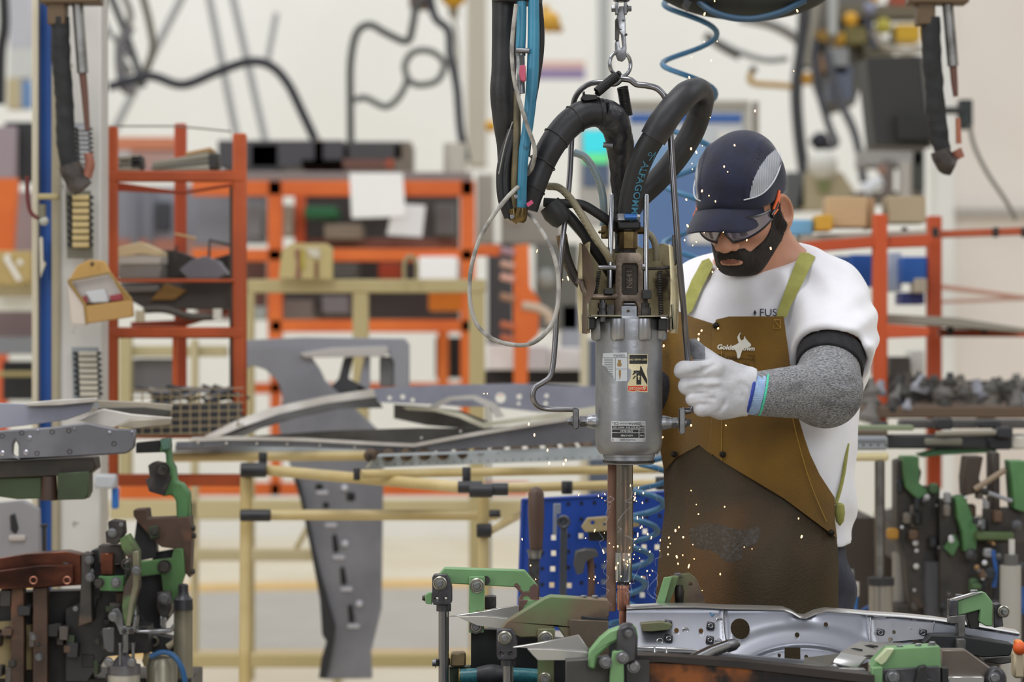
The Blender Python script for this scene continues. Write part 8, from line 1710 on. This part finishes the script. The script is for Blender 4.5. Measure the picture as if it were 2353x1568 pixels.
thing('warning_lamp', 'small orange lamp with a cream base at the right edge', 'lamp', 4.5, .03, [('lens', 's', (2343, 1490, 16), '#d95a20'), ('base', 'b', (2330, 1500, 2356, 1560), '#b8a98c'), ('ring', 'b', (2336, 1474, 2353, 1500), '#e8843c', -.005)])
fb = T('fixture_table', 'dark steel table carrying the front clamps', 'table', (0.6, 4.6, 0))
O('table_top', [box(-.22, 1.05, 4.15, 4.78, .70, .76)], BLACK, fb, bevel=.004)
for x in (-.16, .98):
    for y in (4.22, 4.72): O('leg', [box(x - .03, x + .03, y - .03, y + .03, 0, .70)], BLACK, fb)
O('lower_brace', [box(-.16, .98, 4.45, 4.5, .2, .25)], BLACK, fb)
# sparks and smoke from the weld
RS = random.Random(11)
SPK = mat('spark', '#ffd9a8', emit='#ffb060', es=11)
pts = [(1688, 334), (1672, 395), (1664, 383), (1613, 439), (1644, 463), (1629, 450), (1580, 519), (1618, 535), (1662, 534), (1716, 552), (1577, 459), (1591, 389), (1590, 376), (1600, 556), (1592, 564), (1573, 552), (1771, 571), (1649, 618), (1637, 625), (1618, 96), (1648, 95), (1642, 2), (1619, 32), (1589, 131), (1634, 139), (1584, 178), (1632, 270), (1614, 335), (1588, 342), (1600, 350), (1832, 25), (1824, 163), (1735, 255), (1612, 760), (1605, 780), (1606, 768), (1525, 795), (1650, 755), (1588, 978), (1523, 1005), (1668, 978), (1588, 1128), (1665, 1165), (1600, 1160), (1835, 1192), (1842, 1234), (1605, 1182), (1560, 1212), (1552, 1220), (1537, 1236), (1540, 1250), (1592, 1252), (1570, 1235), (1535, 1258), (1555, 1280), (1558, 1296), (1655, 1320), (1710, 1258), (1728, 1262), (1595, 1285), (1200, 1240), (1215, 975), (1228, 1000), (1300, 1058), (1295, 1067), (1258, 1035), (1262, 1065), (1202, 795), (1112, 905), (1120, 905), (1234, 577), (1305, 640), (1293, 643), (1231, 1332), (1219, 1300), (1390, 1136), (1390, 1151), (1383, 1145), (1330, 1138), (1375, 1140)]
for _ in range(42):
    a = RS.gauss(0, 1); pts.append((1432 + a * 55, 1330 - abs(RS.gauss(0, 90)) + RS.uniform(-10, 40)))
for _ in range(16): pts.append((1466 + RS.gauss(0, 14), 1150 + RS.uniform(-40, 140)))
g_ = []
for i, (x, y) in enumerate(pts):
    big = i < 70; Y = 4.60 + RS.uniform(-.03, .06) if y < 1340 else 4.58; s = S(Y); r_ = RS.choice([.9, 1.3, 1.9] if big else [.7, 1.0, 1.4]) * s
    c_ = W(x, y, Y)
    if c_.x > .3 and 1.42 < c_.z < 1.75: Y = 4.72; c_ = W(x, y, Y)
    d = Vector((RS.uniform(-.4, .4), 0, 1)).normalized() * r_ * RS.choice([1, 1.3, 1.3, 3 if not big else 1.5])
    g_.append(tube([c_ - d * 1.2, c_ - d * .8, c_ + d * .8, c_ + d * 1.2], [r_ * .3, r_, r_, r_ * .3], seg=6, smooth=False))
O('sparks', g_, SPK, None, label='orange-white sparks flying up and right from the electrode tip', cat='sparks', kind='stuff', fix=False)
SM = mat('smoke_wisp', '#cfd3e6', rough=1, alpha=.10)
g_ = []
for k in range(16):
    x = RS.uniform(1370, 1520); y = RS.uniform(1150, 1400); P_ = []
    for j in range(6): P_.append(W(x, y, 4.64 + RS.uniform(0, .05))); x += RS.uniform(-16, 16); y -= RS.uniform(2, 20)
    g_.append(tube(P_, .0007, seg=5, n=6))
O('smoke', g_, SM, None, label='thin curling smoke wisps around the electrode', cat='smoke', kind='stuff', fix=False)
